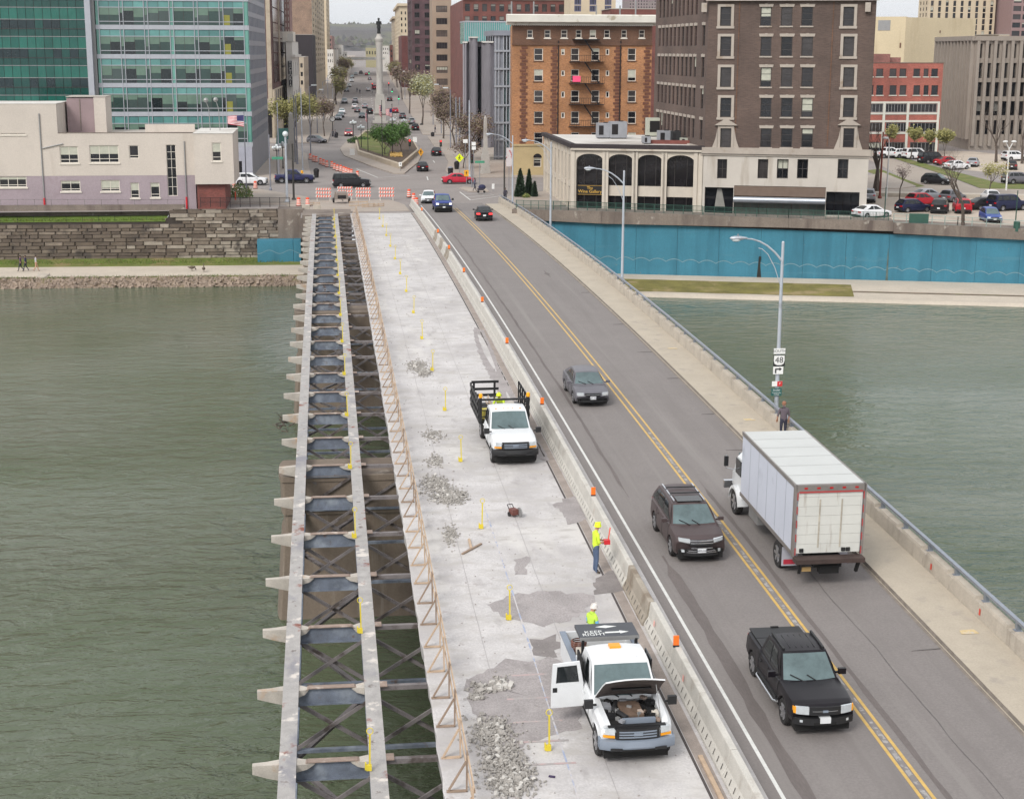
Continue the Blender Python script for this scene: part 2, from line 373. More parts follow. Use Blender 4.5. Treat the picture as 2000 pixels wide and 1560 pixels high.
for i, (pts, m_) in enumerate((
    ([(945,1182),(1000,1160),(1090,1155),(1165,1165),(1135,1205),(1060,1225),(990,1205)], M_PATCH),
    ([(1040,1250),(1085,1240),(1100,1262),(1075,1285),(1045,1278)], M_PATCHD),
    ([(905,1330),(985,1290),(1075,1285),(1150,1300),(1130,1420),(1000,1460),(950,1440)], M_PATCH),
    ([(1082,985),(1125,965),(1150,1010),(1110,1025)], M_PATCH),
    ([(1005,1090),(1033,1085),(1025,1120),(1003,1124)], M_PATCH),
    ([(925,640),(942,645),(980,730),(1035,830),(1070,900),(1040,895),(985,790),(935,690)], M_PATCH),
    ([(1155,1140),(1200,1112),(1225,1150),(1165,1162)], M_PATCHD))):  # this last one is the worker's cast shadow, painted on the deck
    blob(pts, .004+.0006*i, i).build('overlay_and_shadow_patch', m_, slab)
for x in (4.6, 7.1): wig(MB(), x, .02, YN, 170, .007, .01, int(x)).build('saw_cut', mat('saw_cut_line', (182, 177, 176), .8, var=.1, k=.7), slab)
wig(MB(), 6.05, .05, YN, 60, .0075, .006, 21).build('chalk_line', mat('blue_chalk', (170, 180, 205), .9, var=.15, scale=4, k=.8, stain=((205, 200, 200), 2, .45, .55)), slab)
M_PINK = mat('pink_marking_paint', (214, 188, 186), .9, var=.15, k=.66, stain=((190, 184, 182), 3, .42, .56))
for y in (37.6, 38.9, 40.1, 41.6, 43.2): MB().poly([(4.9, y, deck(y)+.008), (6.3, y, deck(y)+.008), (6.3, y+.1, deck(y+.1)+.008), (4.9, y+.1, deck(y+.1)+.008)]).build('paint_mark', M_PINK, slab)
# kerb strip and gutter by the barriers
strip(MB(), 9.42, 9.50, YN, 174, .005).build('joint_gap', mat('dark_joint', (96, 88, 86), .9, var=.2, k=.6), slab)
strip(MB(), 9.52, 9.86, YN, 174, .004).build('gutter_strip', mat('gutter_concrete', (172, 160, 152), .9, var=.2, scale=1.5, fine=.2, k=.72), slab)

# ---------------------------------------------------------------- parapet with railing
par = thing('parapet', 'low concrete parapet with a galvanised rail along the outer pavement edge', 'parapet')
PX, PXo = 20.98, 21.30
ps = ysteps(YN, 189, 2.44)
for i in range(len(ps)-1):
    y0, y1 = ps[i]+.012, ps[i+1]-.012
    m_ = MB(); ribbon(m_, [(PX, 0), (PX+.03, .66), (PXo, .66), (PXo, -.5)], y0, y1, st=2.5)
    ribbon(m_, [(PX+.02, .66), (PX+.05, .78), (PXo-.01, .78), (PXo-.01, .66)], y0+.28, y1-.28, st=2.5)
    m_.build('parapet_block', M_PAR, par)
    z = deck(y0); r_ = MB().box(PXo-.09, PXo+.05, y0-.05, y0+.09, z+.66, z+.98); r_.box(PXo-.14, PXo+.08, y0-.12, y0+.16, z+.662, z+.69)
    r_.build('rail_post', M_GALV, par)
for x, z in ((PXo+.02, .96), (PXo-.12, 1.04)):
    ribbon(MB(), [(x-.045, z-.045), (x-.045, z+.045), (x+.045, z+.045), (x+.045, z-.045)], YN, 189).build('rail', M_GALV, par)
M_RED = mat('red_marking_paint', (214, 80, 62), .8, var=.15, k=.8)
for y in (45.6, 42.0, 49.8):
    z = deck(y); MB().poly([(PX+.012-.012, y, z+.3), (PX-.008, y+.12, z+.3), (PX+.006, y+.12, z+.52), (PX+.006, y, z+.52)]).build('paint_mark', M_RED, par)
M_MARK = mat('utility_paint', (222, 198, 150), .8, var=.2, scale=6, k=.78, stain=((205, 196, 184), 6, .5, .6))
for y in (38.6, 44.5, 88, 71): MB().poly([(19.9, y, deck(y)+.172), (20.5, y, deck(y)+.172), (20.45, y+.35, deck(y+.35)+.172), (19.95, y+.3, deck(y+.3)+.172)]).build('utility_mark', M_MARK, side)

# ---------------------------------------------------------------- bare steel of the demolished side
M_CHORD = mat('scaled_girder_top', (186, 182, 179), .75, .0, var=.16, scale=2.2, fine=.2, k=.72, bump=.4, stain=[((142, 84, 68), 1.1, .60, .67), ((120, 108, 104), 2.5, .62, .68), ((150, 148, 154), .6, .55, .66, (1, .6, 1)), ((226, 218, 210), 1.4, .60, .66)])
M_WEB = mat('dark_steel_web', (112, 120, 134), .65, .0, var=.3, scale=2.0, fine=.2, k=.85, stain=[((150, 158, 168), 1.3, .5, .7), ((104, 84, 74), 2.2, .60, .7)])
M_BRACE = mat('old_painted_steel', (134, 127, 127), .65, .0, var=.28, scale=2.0, fine=.2, k=.72, stain=((86, 76, 72), 1.6, .52, .62))
M_RUST = mat('rusty_flange', (160, 140, 128), .8, .0, var=.25, scale=2.5, fine=.2, k=.75, stain=((206, 190, 178), 1.4, .55, .64))
M_STUB = mat('concrete_stub', (200, 192, 182), .85, var=.2, scale=1.4, fine=.14, k=.75, stain=((190, 160, 132), 1.2, .58, .7))
M_PIER = mat('pier_concrete', (136, 122, 108), .85, var=.14, scale=.5, fine=.12, k=.72, stain=[((112, 98, 86), .5, .5, .66, (1, 1, .12)), ((168, 158, 146), .6, .6, .72, (1.5, 1.5, .1))])
fr = thing('steel_bridge', 'bare steel girders and crossbeams of the demolished bridge side above the river', 'bridge')
GX = (-1.365, 1.025); GW = .46; YG0, YG1 = 26.0, 174.3
for gx in GX:
    g_ = ribbon(MB(), [(gx-GW/2, 0), (gx+GW/2, 0), (gx+GW/2, -.03), (gx+GW/2-.08, -.03), (gx+GW/2-.08, -.40), (gx-GW/2+.08, -.40), (gx-GW/2+.08, -.03), (gx-GW/2, -.03)], YG0, YG1).build('girder', M_CHORD, fr)
    ribbon(MB(), [(gx-.15, -2.2), (gx+.15, -2.2), (gx+.15, -2.5), (gx-.15, -2.5)], YG0, YG1).build('bottom_chord', M_WEB, g_)
BY = [38.55+4.57*i for i in range(-2, 30)]; BY = [y for y in BY if y < 172.5]
def beam(y):
    z = deck(y); h = .54
    x0, x1 = GX[0]+GW/2-.02, GX[1]-GW/2+.02
    b = MB()                                                    # haunched web
    pr = [(x0, -.22), (x0+.32, -.04), (x1-.32, -.04), (x1, -.22), (x1, -h), (x0, -h)]
    b.add([(x, y-.012, z+q) for x, q in pr]+[(x, y+.012, z+q) for x, q in pr], [(0, 1, 2, 3, 4, 5)[::-1], (6, 7, 8, 9, 10, 11), (5, 4, 10, 11)])
    o = b.build('floor_beam', M_WEB, fr)
    f = MB(); tp = pr[:4]
    for k in range(3): f.bar((tp[k][0], y, z+tp[k][1]+.012), (tp[k+1][0], y, z+tp[k+1][1]+.012), .24, .025)
    f.build('flange', M_RUST, o)
    MB().box(x0, x1, y-.11, y+.11, z-h-.025, z-h).build('flange', M_WEB, o)
    return o
for i, y in enumerate(BY):
    z = deck(y); q = random.Random(i); o = beam(y)
    for sx, x in ((1, GX[0]+GW/2), (-1, GX[1]-GW/2)):           # broken concrete left on the beam ends beside the girder
        L = q.uniform(.22, .5)
        MB().add([(x, y-.2, z-.03), (x+sx*L*.6, y-.15, z-.05), (x+sx*L, y-.07, z-.05), (x+sx*L, y+.07, z-.05), (x+sx*L*.6, y+.14, z-.05), (x, y+.22, z-.03),
                (x, y-.2, z-.25), (x+sx*L*.6, y-.15, z-.2), (x+sx*L, y-.07, z-.1), (x+sx*L, y+.07, z-.1), (x+sx*L*.6, y+.14, z-.2), (x, y+.22, z-.25)],
               [(0, 1, 2, 3, 4, 5), (0, 6, 7, 1), (1, 7, 8, 2), (2, 8, 9, 3), (3, 9, 10, 4), (4, 10, 11, 5)]).build('concrete_haunch', M_STUB, o)
    xl, L = GX[0]-GW/2, q.uniform(.70, .86)                     # cantilever bracket stub towards the river
    b = MB(); w0, w1 = .17, .09
    b.add([(xl+.02, y-w0, z-.02), (xl-.35, y-w0*.75, z-.04), (xl-L, y-w1, z-.06), (xl-L, y+w1, z-.06), (xl-.35, y+w0*.6, z-.04), (xl+.02, y+w0, z-.02),
           (xl+.02, y-w0*.8, z-.5), (xl-.35, y-w0*.6, z-.42), (xl-L, y-w1, z-.30), (xl-L, y+w1, z-.30), (xl-.35, y+w0*.5, z-.42), (xl+.02, y+w0*.8, z-.5)],
          [(0, 5, 4, 3, 2, 1), (0, 1, 7, 6), (1, 2, 8, 7), (2, 3, 9, 8), (3, 4, 10, 9), (4, 5, 11, 10), (6, 7, 8, 9, 10, 11)])
    b.build('bracket', M_STUB, fr)
    MB().bar((GX[1]+GW/2, y, z-.13), (XE+.08, y, z-.13), .16, .14).build('strut', M_BRACE, fr)
    MB().box(GX[1]+GW/2-.02, GX[1]+GW/2+.22, y-.19, y+.19, z-.04, z-.01).build('gusset_plate', M_RUST, fr)
    # sway bracing below the beam, in the plane of the beam
    for xa, xb in ((GX[0]+.1, GX[1]-.1), (GX[1]+.1, 3.4)):
        MB().bar((xa, y+.05, z-.5), (xb, y+.05, z-1.95), .11, .09, (0, 1, 0)).build('sway_brace', M_BRACE, fr)
        MB().bar((xa, y-.08, z-1.95), (xb, y-.08, z-.5), .11, .07, (0, 1, 0)).build('sway_brace', M_BRACE, fr)
        MB().bar((xa, y, z-2.05), (xb, y, z-2.05), .16, .1).build('bottom_strut', M_WEB, fr)
    for gx in GX: MB().box(gx-.12, gx+.12, y-.1, y+.1, z-2.2, z-.4).build('vertical_post', M_BRACE, fr)
    if i+1 < len(BY):
        a, b_ = (GX[0], GX[1]) if i % 2 else (GX[1], GX[0])
        MB().bar((a, y, z-2.4), (b_, BY[i+1], deck(BY[i+1])-2.4), .16, .1).build('bottom_lateral', M_BRACE, fr)
        for gx in GX: MB().bar((gx, y, z-2.2), (gx, BY[i+1], deck(BY[i+1])-.4), .12, .12).build('web_diagonal', M_BRACE, fr)
for i, y in enumerate((66.0, 106.2, 146.4)):
    z = deck(y)-.52; p_ = thing('bridge_pier', ('nearest', 'middle', 'farthest')[i]+' brown concrete pier standing in the river under the bare girders', 'bridge pier', (0, y, 0), group='bridge piers')
    out = [(-2.33+.22-.22*math.cos(t), 1.42*math.sin(t)) for t in [R(a) for a in range(-90, 91, 15)]]
    poly = [(x, yy+1.4) for x, yy in out]+[(20.4, 2.9), (20.4, -.1)]
    b = MB(); n = len(poly)
    for k, (zz, s) in enumerate(((WZ-1, 1.05), (-2.6, 1.0), (-2.6, .985), (-1.7, .985), (-1.7, 1.0), (z-.25, 1.0), (z-.25, 1.008), (z, 1.008))):
        b.v += [((x-5)*s+5, (yy-1.4)*(1+(s-1)*4)+1.4, zz) for x, yy in poly]
    for k in range(7):
        for j in range(n): b.f.append((k*n+j, k*n+(j+1) % n, (k+1)*n+(j+1) % n, (k+1)*n+j)); b.m.append(0)
    b.f.append(tuple(7*n+j for j in range(n))); b.m.append(0)
    b.build('pier_shaft', M_PIER, p_)
# drift wood caught at a stub
# ---------------------------------------------------------------- concrete barriers
M_BARR = mat('barrier_concrete', (206, 202, 194), .85, var=.10, scale=1.4, fine=.12, k=.80, bump=.3, stain=((176, 168, 158), 1.1, .58, .72))
M_BARR2 = mat('dark_barrier_concrete', (172, 162, 148), .85, var=.16, scale=1.2, fine=.14, k=.78, bump=.3, stain=((136, 122, 106), .9, .5, .66))
M_SLOT = mat('barrier_slot_shadow', (96, 92, 88), .9, var=.1, k=.6)
BL = 3.40
def barrier_mesh(m_, L):
    pf = [(-.30, 0), (-.30, .09), (-.155, .34), (-.10, .82), (-.08, .84), (.08, .84), (.10, .82), (.155, .34), (.30, .09), (.30, 0)]
    b = MB(); n = len(pf)
    ys = [-L/2, -L/2+.03, L/2-.03, L/2]; s = [.93, 1, 1, .93]
    b.v = [(x*s[i], y, z if z < .5 else z-.012*(i in (0, 3))) for i, y in enumerate(ys) for x, z in pf]
    for i in range(3):
        for k in range(n-1): b.f.append((i*n+k, i*n+k+1, (i+1)*n+k+1, (i+1)*n+k)); b.m.append(0)
    b.f += [tuple(range(n)), tuple(3*n+k for k in range(n))[::-1]]; b.m += [0, 0]
    for sx in (-1, 1):                                           # lift slots as thin raised strips, recess shade put into their dark colour
        for j in range(8):
            y = -L/2+L*(j+.5)/8
            b.add([(sx*.268, y-.035, .148), (sx*.268, y+.005, .148), (sx*.19, y+.075, .282), (sx*.19, y+.035, .282),
                   (sx*.262, y-.03, .158), (sx*.262, y+.0, .158), (sx*.198, y+.07, .268), (sx*.198, y+.04, .268)],
                  [(0, 1, 5, 4), (1, 2, 6, 5), (2, 3, 7, 6), (3, 0, 4, 7), (4, 5, 6, 7)], 1)
            b.v[-8:] = [(x+sx*.012, yy, z+.008) for x, yy, z in b.v[-8:]]
    return b.mesh('concrete_barrier', [m_, M_SLOT])
bm1, bm2 = barrier_mesh(M_BARR, BL-.02), barrier_mesh(M_BARR2, BL-.02)
nb = 0; y = 46.6 - BL*4
while y < 186:
    yc = y+BL/2; dark = (46.6 <= yc < 50.2) or (128 < yc < 148 and nb % 2 == 0)
    o = link('concrete_barrier', bm2 if dark else bm1, None, (10.2+(0 if yc > 46.6 else .06), yc, deck(yc)))
    o.rotation_euler = (math.atan(.05198-.00044*yc), 0, 0)
    tag(o, ('stained brown' if dark else 'pale grey')+' concrete traffic barrier, '+nth(nb)+' of the row from the near end', 'barrier', 'concrete barriers between roadworks and traffic'); nb += 1
    y += BL
M_ORG = mat('orange_reflector', (255, 118, 34), .4, var=.06, scale=6, k=1.0); M_DARKP = mat('dark_rubber', (40, 40, 42), .7, var=.2, k=.8)
for i, p in enumerate([(1319,1262),(1155,968),(1059,790),(990,671),(940,590),(902,532),(871,487),(848,455),(820,412)]):
    q = D(*p, .84); t = thing('barrier_marker', 'orange rectangular reflector on top of the barrier row, '+nth(i)+' from the near end', 'marker', (10.2, q.y, deck(q.y)+.828), group='orange barrier markers')
    b = MB(); b.box(-.085, .085, -.022, .022, .05, .36); b.build('marker_panel', M_ORG, t)
    MB().box(-.09, .09, -.04, .04, 0, .06).build('marker_base', M_DARKP, t)
for y, c_ in ((45.6, 0), (41.5, 0), (58.5, 0), (56.8, 0)):     # sprayed survey marks on the barrier faces
    z = deck(y); MB().poly([(10.2-.118, y, z+.62), (10.2-.118, y-.10, z+.60), (10.2-.140, y-.16, z+.42), (10.2-.140, y-.06, z+.44)]).build('paint_mark', mat('fluorescent_paint', (244, 150, 138), .8, var=.2, scale=5, k=.9), slab)
# ---------------------------------------------------------------- timber guard along the broken edge
M_TIM = mat('new_lumber', (198, 173, 148), .8, var=.16, scale=3, fine=.1, k=.8, stretch=(1, 1, .3))
M_TIM2 = mat('grey_lumber', (164, 142, 124), .85, var=.2, scale=3, fine=.1, k=.75, stretch=(1, 1, .3))
tg = thing('timber_guard', 'long row of braced lumber guard posts with rails along the broken slab edge', 'guard rail')
mp = {k: MB().box(-.02, .02, -.045, .045, 0, 1.12).mesh('post', m_) for k, m_ in ((0, M_TIM), (1, M_TIM2))}
mbr = {k: MB().bar((-.03, 0, .82), (-.46, 0, .06), .04, .09, (0, 1, 0)).mesh('brace', m_) for k, m_ in ((0, M_TIM), (1, M_TIM2))}
msl = {k: MB().box(-.52, .02, -.045, .045, 0, .04).mesh('sole_plate', m_) for k, m_ in ((0, M_TIM), (1, M_TIM2))}
y = 34.6; k = 0
while y < 173:
    g_ = 1 if random.Random(k).random() < .42 else 0; loc = (3.24+.01*math.sin(k), y, deck(y)+.005)
    for nm, me in (('post', mp[g_]), ('brace', mbr[g_]), ('sole_plate', msl[g_])):
        o = link(nm, me, tg, loc); o.rotation_euler = (0, math.sin(k*2.3)*.02, 0)
    y += 1.83; k += 1
for z in (.5, .98):
    y = 34.6
    while y < 172: 
        y2 = min(y+5.49, 172.5); MB().bar((3.285, y, deck(y)+z), (3.285, y2+.1, deck(y2+.1)+z-.004), .035, .085).build('rail', M_TIM, tg); y += 5.49
mb = MB(); ribbon(mb, [(9.62, .01), (9.62, .075), (9.74, .075), (9.74, .01)], YN, 37.6)
tag(mb.build('timber_plank', M_TIM), 'long pale timber lying in the gutter beside the barriers at the bottom', 'plank')
# ================================================================ banks, ground, streets
M_CITY = mat('city_asphalt', (158, 150, 146), .9, var=.08, scale=.12, fine=.1, k=.72, stain=((140, 132, 129), .08, .5, .65))
M_PAVE = mat('city_pavement', (182, 170, 159), .9, var=.1, scale=.2, fine=.1, k=.72, stain=((176, 160, 146), .25, .55, .68))
M_GRASS = mat('grass', (112, 122, 52), .95, var=.3, scale=.5, fine=.35, k=.75, stain=((142, 128, 84), .35, .52, .66))
M_DIRT = mat('bank_dirt', (150, 132, 112), .95, var=.25, scale=.8, fine=.3, k=.72, bump=.8, bscale=4, stain=[((120, 104, 88), .7, .5, .62), ((126, 122, 78), .4, .58, .66)])
M_PATH = mat('riverside_path', (206, 194, 178), .9, var=.1, scale=.25, fine=.12, k=.74)
M_OLDC = mat('stained_concrete', (140, 128, 118), .9, var=.2, scale=.35, fine=.16, k=.76, stain=[((104, 92, 86), .5, .48, .66, (1, 1, .15)), ((176, 168, 158), .8, .62, .7)])
BANKR0, BANKR1 = Vector((29.3, 180.5, 0)), Vector((60.8, 169.5, 0))
dR = (BANKR1-BANKR0).normalized()
def bankR(t, off=0.0):                                          # t metres along, off towards the river
    p = BANKR0+dR*t; return Vector((p.x - dR.y*-off, p.y - off*dR.x, 0))
far = 9000
gp = [(-2500, 183.5), (-2.9, 183.5), (-2.9, 174.6), (21.6, 174.6), (22.2, 182.2), (28.6, 177.6), tuple(bankR(40, 1.2)[:2]), tuple(bankR(70, 1.2)[:2]), (2500, -560), (2500, 330), (-2500, 330)]
struct(MB().poly([(x, y, -.012) for x, y in gp]).build('ground', M_CITY))
vs = []; ys = [330+i*60 for i in range(26)]
for y in ys: vs += [(-2500, y, street_z(y)-.012), (2500, y, street_z(y)-.012)]
vs += [(-9000, 9000, 10), (9000, 9000, 10)]
struct(MB().add(vs, [(2*i, 2*i+1, 2*i+3, 2*i+2) for i in range(len(vs)//2-1)]).build('terrain', M_CITY))
# -------- left bank
def lbank(name, secs, m_, X0=-700, X1=-2.3, jit=0, n=1, seed=2):
    q = random.Random(seed); b = MB(); cols = n+1; xs = [X0+(X1-X0)*((i/n)) for i in range(cols)]
    if n > 1: xs = [X0]+[-60+(X1+60)*i/(n-1) for i in range(n)]
    for x in xs:
        for k, (y, z) in enumerate(secs): b.v.append((x, y+(-.028*(x+18)) + q.uniform(-jit, jit), z+(q.uniform(-jit, jit)*.5 if 0 < k < len(secs)-1 else 0)))
    s = len(secs)
    for i in range(len(xs)-1):
        for k in range(s-1): b.f.append((i*s+k, (i+1)*s+k, (i+1)*s+k+1, i*s+k+1)); b.m.append(0)
    return b.build(name, m_)
bank = struct(lbank('riverbank', [(165.9, -7.0), (167.3, -6.5), (168.2, -6.0), (168.9, -5.62), (169.3, -5.58)], M_DIRT, jit=.22, n=110))
struct(lbank('path', [(169.1, -5.56), (176.6, -5.5)], M_PATH))
struct(lbank('grass_verge', [(176.4, -5.52), (178.5, -5.4), (181.2, -5.15)], M_GRASS, jit=.1, n=60))
# riprap along the waterline
q = random.Random(11); rk = MB()
M_ROCK = mat('riprap', (168, 150, 134), .9, var=.3, scale=1.2, fine=.2, k=.72)
def rock(mb, c, r, q, mi=0):
    vs = [(-1, -1, -1), (1, -1, -1), (1, 1, -1), (-1, 1, -1), (-.7, -.7, 1), (.7, -.7, 1), (.7, .7, 1), (-.7, .7, 1)]
    a = q.uniform(0, 6.3); e = Matrix.Rotation(a, 3, 'Z') @ Matrix.Rotation(q.uniform(-.5, .5), 3, 'X') @ Matrix.Rotation(q.uniform(-.5, .5), 3, 'Y')
    k = (r*q.uniform(.7, 1.3), r*q.uniform(.5, 1.1), r*q.uniform(.35, .8))
    return mb.add([Vector(c)+e @ Vector((x*k[0]*q.uniform(.7, 1.1), y*k[1]*q.uniform(.7, 1.1), z*k[2])) for x, y, z in vs], [(0,3,2,1),(4,5,6,7),(0,1,5,4),(1,2,6,5),(2,3,7,6),(3,0,4,7)], mi)
for i in range(1500):
    x = q.uniform(-48, -2.5); t = q.random(); y = 167.0+t*1.9-.028*(x+18); rock(rk, (x, y, -6.5+t*.85), q.uniform(.06, .24)*(1.5 if q.random() < .06 else 1), q)
stuff(rk.build('riprap', M_ROCK, bank))
# -------- left stone retaining wall, stone by stone
M_STONE = [mat('wall_stone_%s' % n_, c_, .9, var=.22, scale=1.3, fine=.2, k=.8, bump=.6, bscale=6, stain=((84, 76, 70), .6, .55, .66)) for n_, c_ in
           (('grey', (118, 105, 93)), ('dark', (104, 92, 82)), ('pale', (138, 125, 112)), ('white', (170, 159, 146)))]
M_JOINT = mat('wall_joint', (74, 66, 60), .95, var=.2, k=.6)
wl_ = thing('stone_retaining_wall', 'weathered coursed stone river wall below the beige building', 'retaining wall')
WY = 181.0
def wy(x): return WY-.028*(x+18)
MB().add([(-60, wy(-60)+.12, -5.4), (-5.4, wy(-5.4)+.12, -5.4), (-5.4, wy(-5.4)+.12, .45), (-17.5, wy(-17.5)+.12, .45), (-18.5, wy(-18.5)+.12, -.95), (-60, wy(-60)+.12, -.95)], [(0, 1, 2, 3, 4, 5)]).build('wall_core', M_JOINT, wl_)
q = random.Random(5); z = -5.3; row = 0; nst = 0
bev = MB()
def stone_mesh(seed):
    q = random.Random(seed); b = MB(); e = .06
    b.v = [(0, .14, 0), (1, .14, 0), (1, .14, 1), (0, .14, 1)]+[(e+q.uniform(-.02, .03), q.uniform(-.03, .03), e+q.uniform(-.02, .05)), (1-e+q.uniform(-.03, .02), q.uniform(-.03, .03), e+q.uniform(-.02, .05)), (1-e+q.uniform(-.03, .02), q.uniform(-.03, .03), 1-e), (e+q.uniform(-.02, .03), q.uniform(-.03, .03), 1-e)]
    b.f = [(4, 5, 6, 7), (0, 1, 5, 4), (1, 2, 6, 5), (2, 3, 7, 6), (3, 0, 4, 7)]; b.m = [0]*5; return b
STM = [[stone_mesh(i).mesh('stone', m_) for i in range(5)] for m_ in M_STONE]
while z < .42:
    h = q.uniform(.34, .48); x = -41+q.uniform(0, 1)
    while x < -5.6:
        L = q.uniform(.9, 2.3); x2 = min(x+L, -5.5)
        if not (z+h > -.9 and x < -18.3) and x2-x > .25:
            t = max(0, min(1, (x+26)/16)); r_ = q.random()
            k = (3 if r_ < .55 else 2 if r_ < .85 else 0) if q.random() < t else (0 if r_ < .45 else 1 if r_ < .8 else 2)
            o = link('stone', STM[k][q.randrange(5)], wl_, (x, wy(x)+q.uniform(-.04, .03), z)); o.scale = (x2-x-.03, 1, min(h, .45-z if z > 0 else h)-.025); o.rotation_euler = (0, 0, -.028); nst += 1
        x = x2
    z += h
# grass ledge, upper concrete wall and its broken end
struct(MB().add([(-700, WY+20, -.95), (-18.4, wy(-18.4)+.05, -.95), (-18.4, 184.6, -.55), (-700, 204, -.55)], [(0, 1, 2, 3)]).build('grass_ledge', mat('ledge_grass', (104, 128, 42), .95, var=.3, scale=.6, fine=.35, k=.75)))
uw = MB(); uw.add([(-700, 204, -.6), (-16.5, 184.5, -.6), (-16.5, 184.5, .62), (-700, 204, .62), (-16.5, 185.2, .62), (-700, 205, .62), (-16.5, 185.2, -.6)], [(0, 1, 2, 3), (3, 2, 4, 5), (1, 6, 4, 2)])
uw_ = tag(uw.build('upper_wall', M_OLDC), 'stained concrete wall above the grass ledge under the beige building', 'retaining wall')
q = random.Random(6); br = MB()
for i in range(60): rock(br, (q.uniform(-19.2, -16.2), 0, 0), .01, q)
br = thing('broken_wall_end', 'rough broken stone stub at the end of the grass ledge', 'wall stub')
for i in range(26):
    x = -18.8+q.random()*2.4; zz = -.9+(x+18.8)/2.4*1.2*q.random(); r_ = rock(MB(), (x, wy(x)+.5+q.random()*2.2, zz), q.uniform(.2, .4), q); r_.build('stone', M_STONE[q.choice((1, 2, 3))], br)
# abutment block between the wall and the girders, with the blue panel
ab = thing('abutment', 'stained concrete bridge abutment with a blue painted panel at its foot', 'abutment')
Yab = 180.4
MB().add([(-5.6, Yab, -5.5), (-2.6, Yab-.1, -5.5), (-2.6, Yab-.1, .42), (-5.6, Yab, .42), (-5.6, 184, .42), (-2.6, 184, .42), (-5.6, 184, -5.5)], [(0, 1, 2, 3), (3, 2, 5, 4), (6, 0, 3, 4)]).build('abutment_face', M_OLDC, ab)
MB().box(-2.7, 2.8, 174.6, 181, -6.8, .30).build('bearing_wall', M_OLDC, ab)
M_BLUE = mat('blue_mural_paint', (70, 148, 174), .75, var=.10, scale=.5, fine=.1, k=.62, stain=[((50, 118, 142), .5, .46, .72, (1, 1, .12)), ((92, 152, 172), .35, .6, .75, (.4, .4, 2.5)), ((130, 146, 148), 2.2, .68, .73)])
M_WAVE = mat('pale_wave_paint', (150, 192, 204), .7, var=.18, scale=4, k=.5, stain=((90, 164, 190), 6, .60, .66))
p0, p1 = A(503, 500, 178.6), A(588, 505, 178.2)
pan = MB(); pan.box(p0.x, -3.9, 178.3, 180.5, -5.6, A(503, 470, 178.4).z); pan.box(-3.86, p1.x, 178.1, 180.5, -5.7, A(503, 472, 178.4).z)
for x0, x1, yy in ((p0.x, -3.9, 178.3), (-3.86, p1.x, 178.1)): MB().box(x0, x1, yy, 180.3, -5.7, A(503, 470, 178.4).z).build('blue_panel', M_BLUE, ab)
wv = MB(); vs = []
for i in range(40):
    x = p0.x+(p1.x-p0.x)*i/39; zz = -4.25+.2*math.sin(x*2.6); yy = (178.3 if x < -3.88 else 178.1)-.006; vs += [(x, yy, zz-.035), (x, yy, zz+.035)]
wv.add(vs, [(2*i, 2*i+2, 2*i+3, 2*i+1) for i in range(39)]).build('wave_line', M_WAVE, ab)
# -------- right bank
def rb(px, py, z): return G(px, py, z)
W0, W1 = G(1300, 537, -5.8), G(1900, 552, -5.8); dW = Vector((W1.x-W0.x, W1.y-W0.y, 0)).normalized(); nW = Vector((-dW.y, dW.x, 0))
def wp(t, off=0, z=0): p = W0+dW*t-nW*off; return Vector((p.x, p.y, z))        # off = towards the river
def tW(px, py, z): p = G(px, py, z); return (p-W0).dot(dW), -(p-W0).dot(nW)
e0, e1 = tW(1250, 579, -6.5), tW(2000, 599, -6.5)
def edge(t): return e0[1]+(e1[1]-e0[1])*(t-e0[0])/(e1[0]-e0[0])
T0, T1 = -22, 330
def rstrip(name, offs, m_, t0=T0, t1=T1, n=24, jit=0, seed=1):
    q = random.Random(seed); b = MB()
    for i in range(n+1):
        t = t0+(t1-t0)*(i/n)**(1.6 if t1 > 100 else 1)
        for f, z in offs: p = wp(t, f*edge(t)+q.uniform(-jit, jit), z); b.v.append(tuple(p))
    s = len(offs)
    for i in range(n):
        for k in range(s-1): b.f.append((i*s+k, (i+1)*s+k, (i+1)*s+k+1, i*s+k+1)); b.m.append(0)
    return struct(b.build(name, m_))
rstrip('lower_walk', [(1.12, -7.2), (1.0, -6.35), (.97, -6.22), (.80, -6.15), (.36, -5.83), (-.02, -5.8)], M_PATH)
tg1 = tW(1665, 570, -6.1)[0]
rstrip('grass_verge', [(.88, -6.16), (.6, -5.98), (.34, -5.80)], mat('worn_grass', (132, 124, 62), .95, var=.3, scale=.5, fine=.35, k=.72, stain=((160, 142, 100), .4, .52, .66)), -14, tg1, 20, .12)
for f in (.30, .62): 
    b = MB(); vs = []
    for i in range(21):
        t = tg1+(110-tg1)*i/20; z = -5.83-(f-.36)*.7; vs += [tuple(wp(t, f*edge(t), z+.02)), tuple(wp(t, (f+.05)*edge(t), z+.01))]
    if f > .5: struct(b.add(vs, [(2*i, 2*i+1, 2*i+3, 2*i+2) for i in range(20)]).build('worn_track', M_DIRT))
mw = thing('mural_wall', 'bright blue painted river wall with a white wave line', 'mural wall', tuple(wp(0, 0, 0)), math.atan2(dW.y, dW.x))
zt0 = hit(1300, 440, W0, nW).z; zt1 = hit(1900, 464, W0, nW).z
def ztop(t): return zt0+(zt1-zt0)*t/(W1-W0).length
mwM = Matrix.Translation(wp(0, 0, 0)) @ Matrix.Rotation(math.atan2(dW.y, dW.x), 4, 'Z')
PW = 4.55; t = -17.0; i = 0
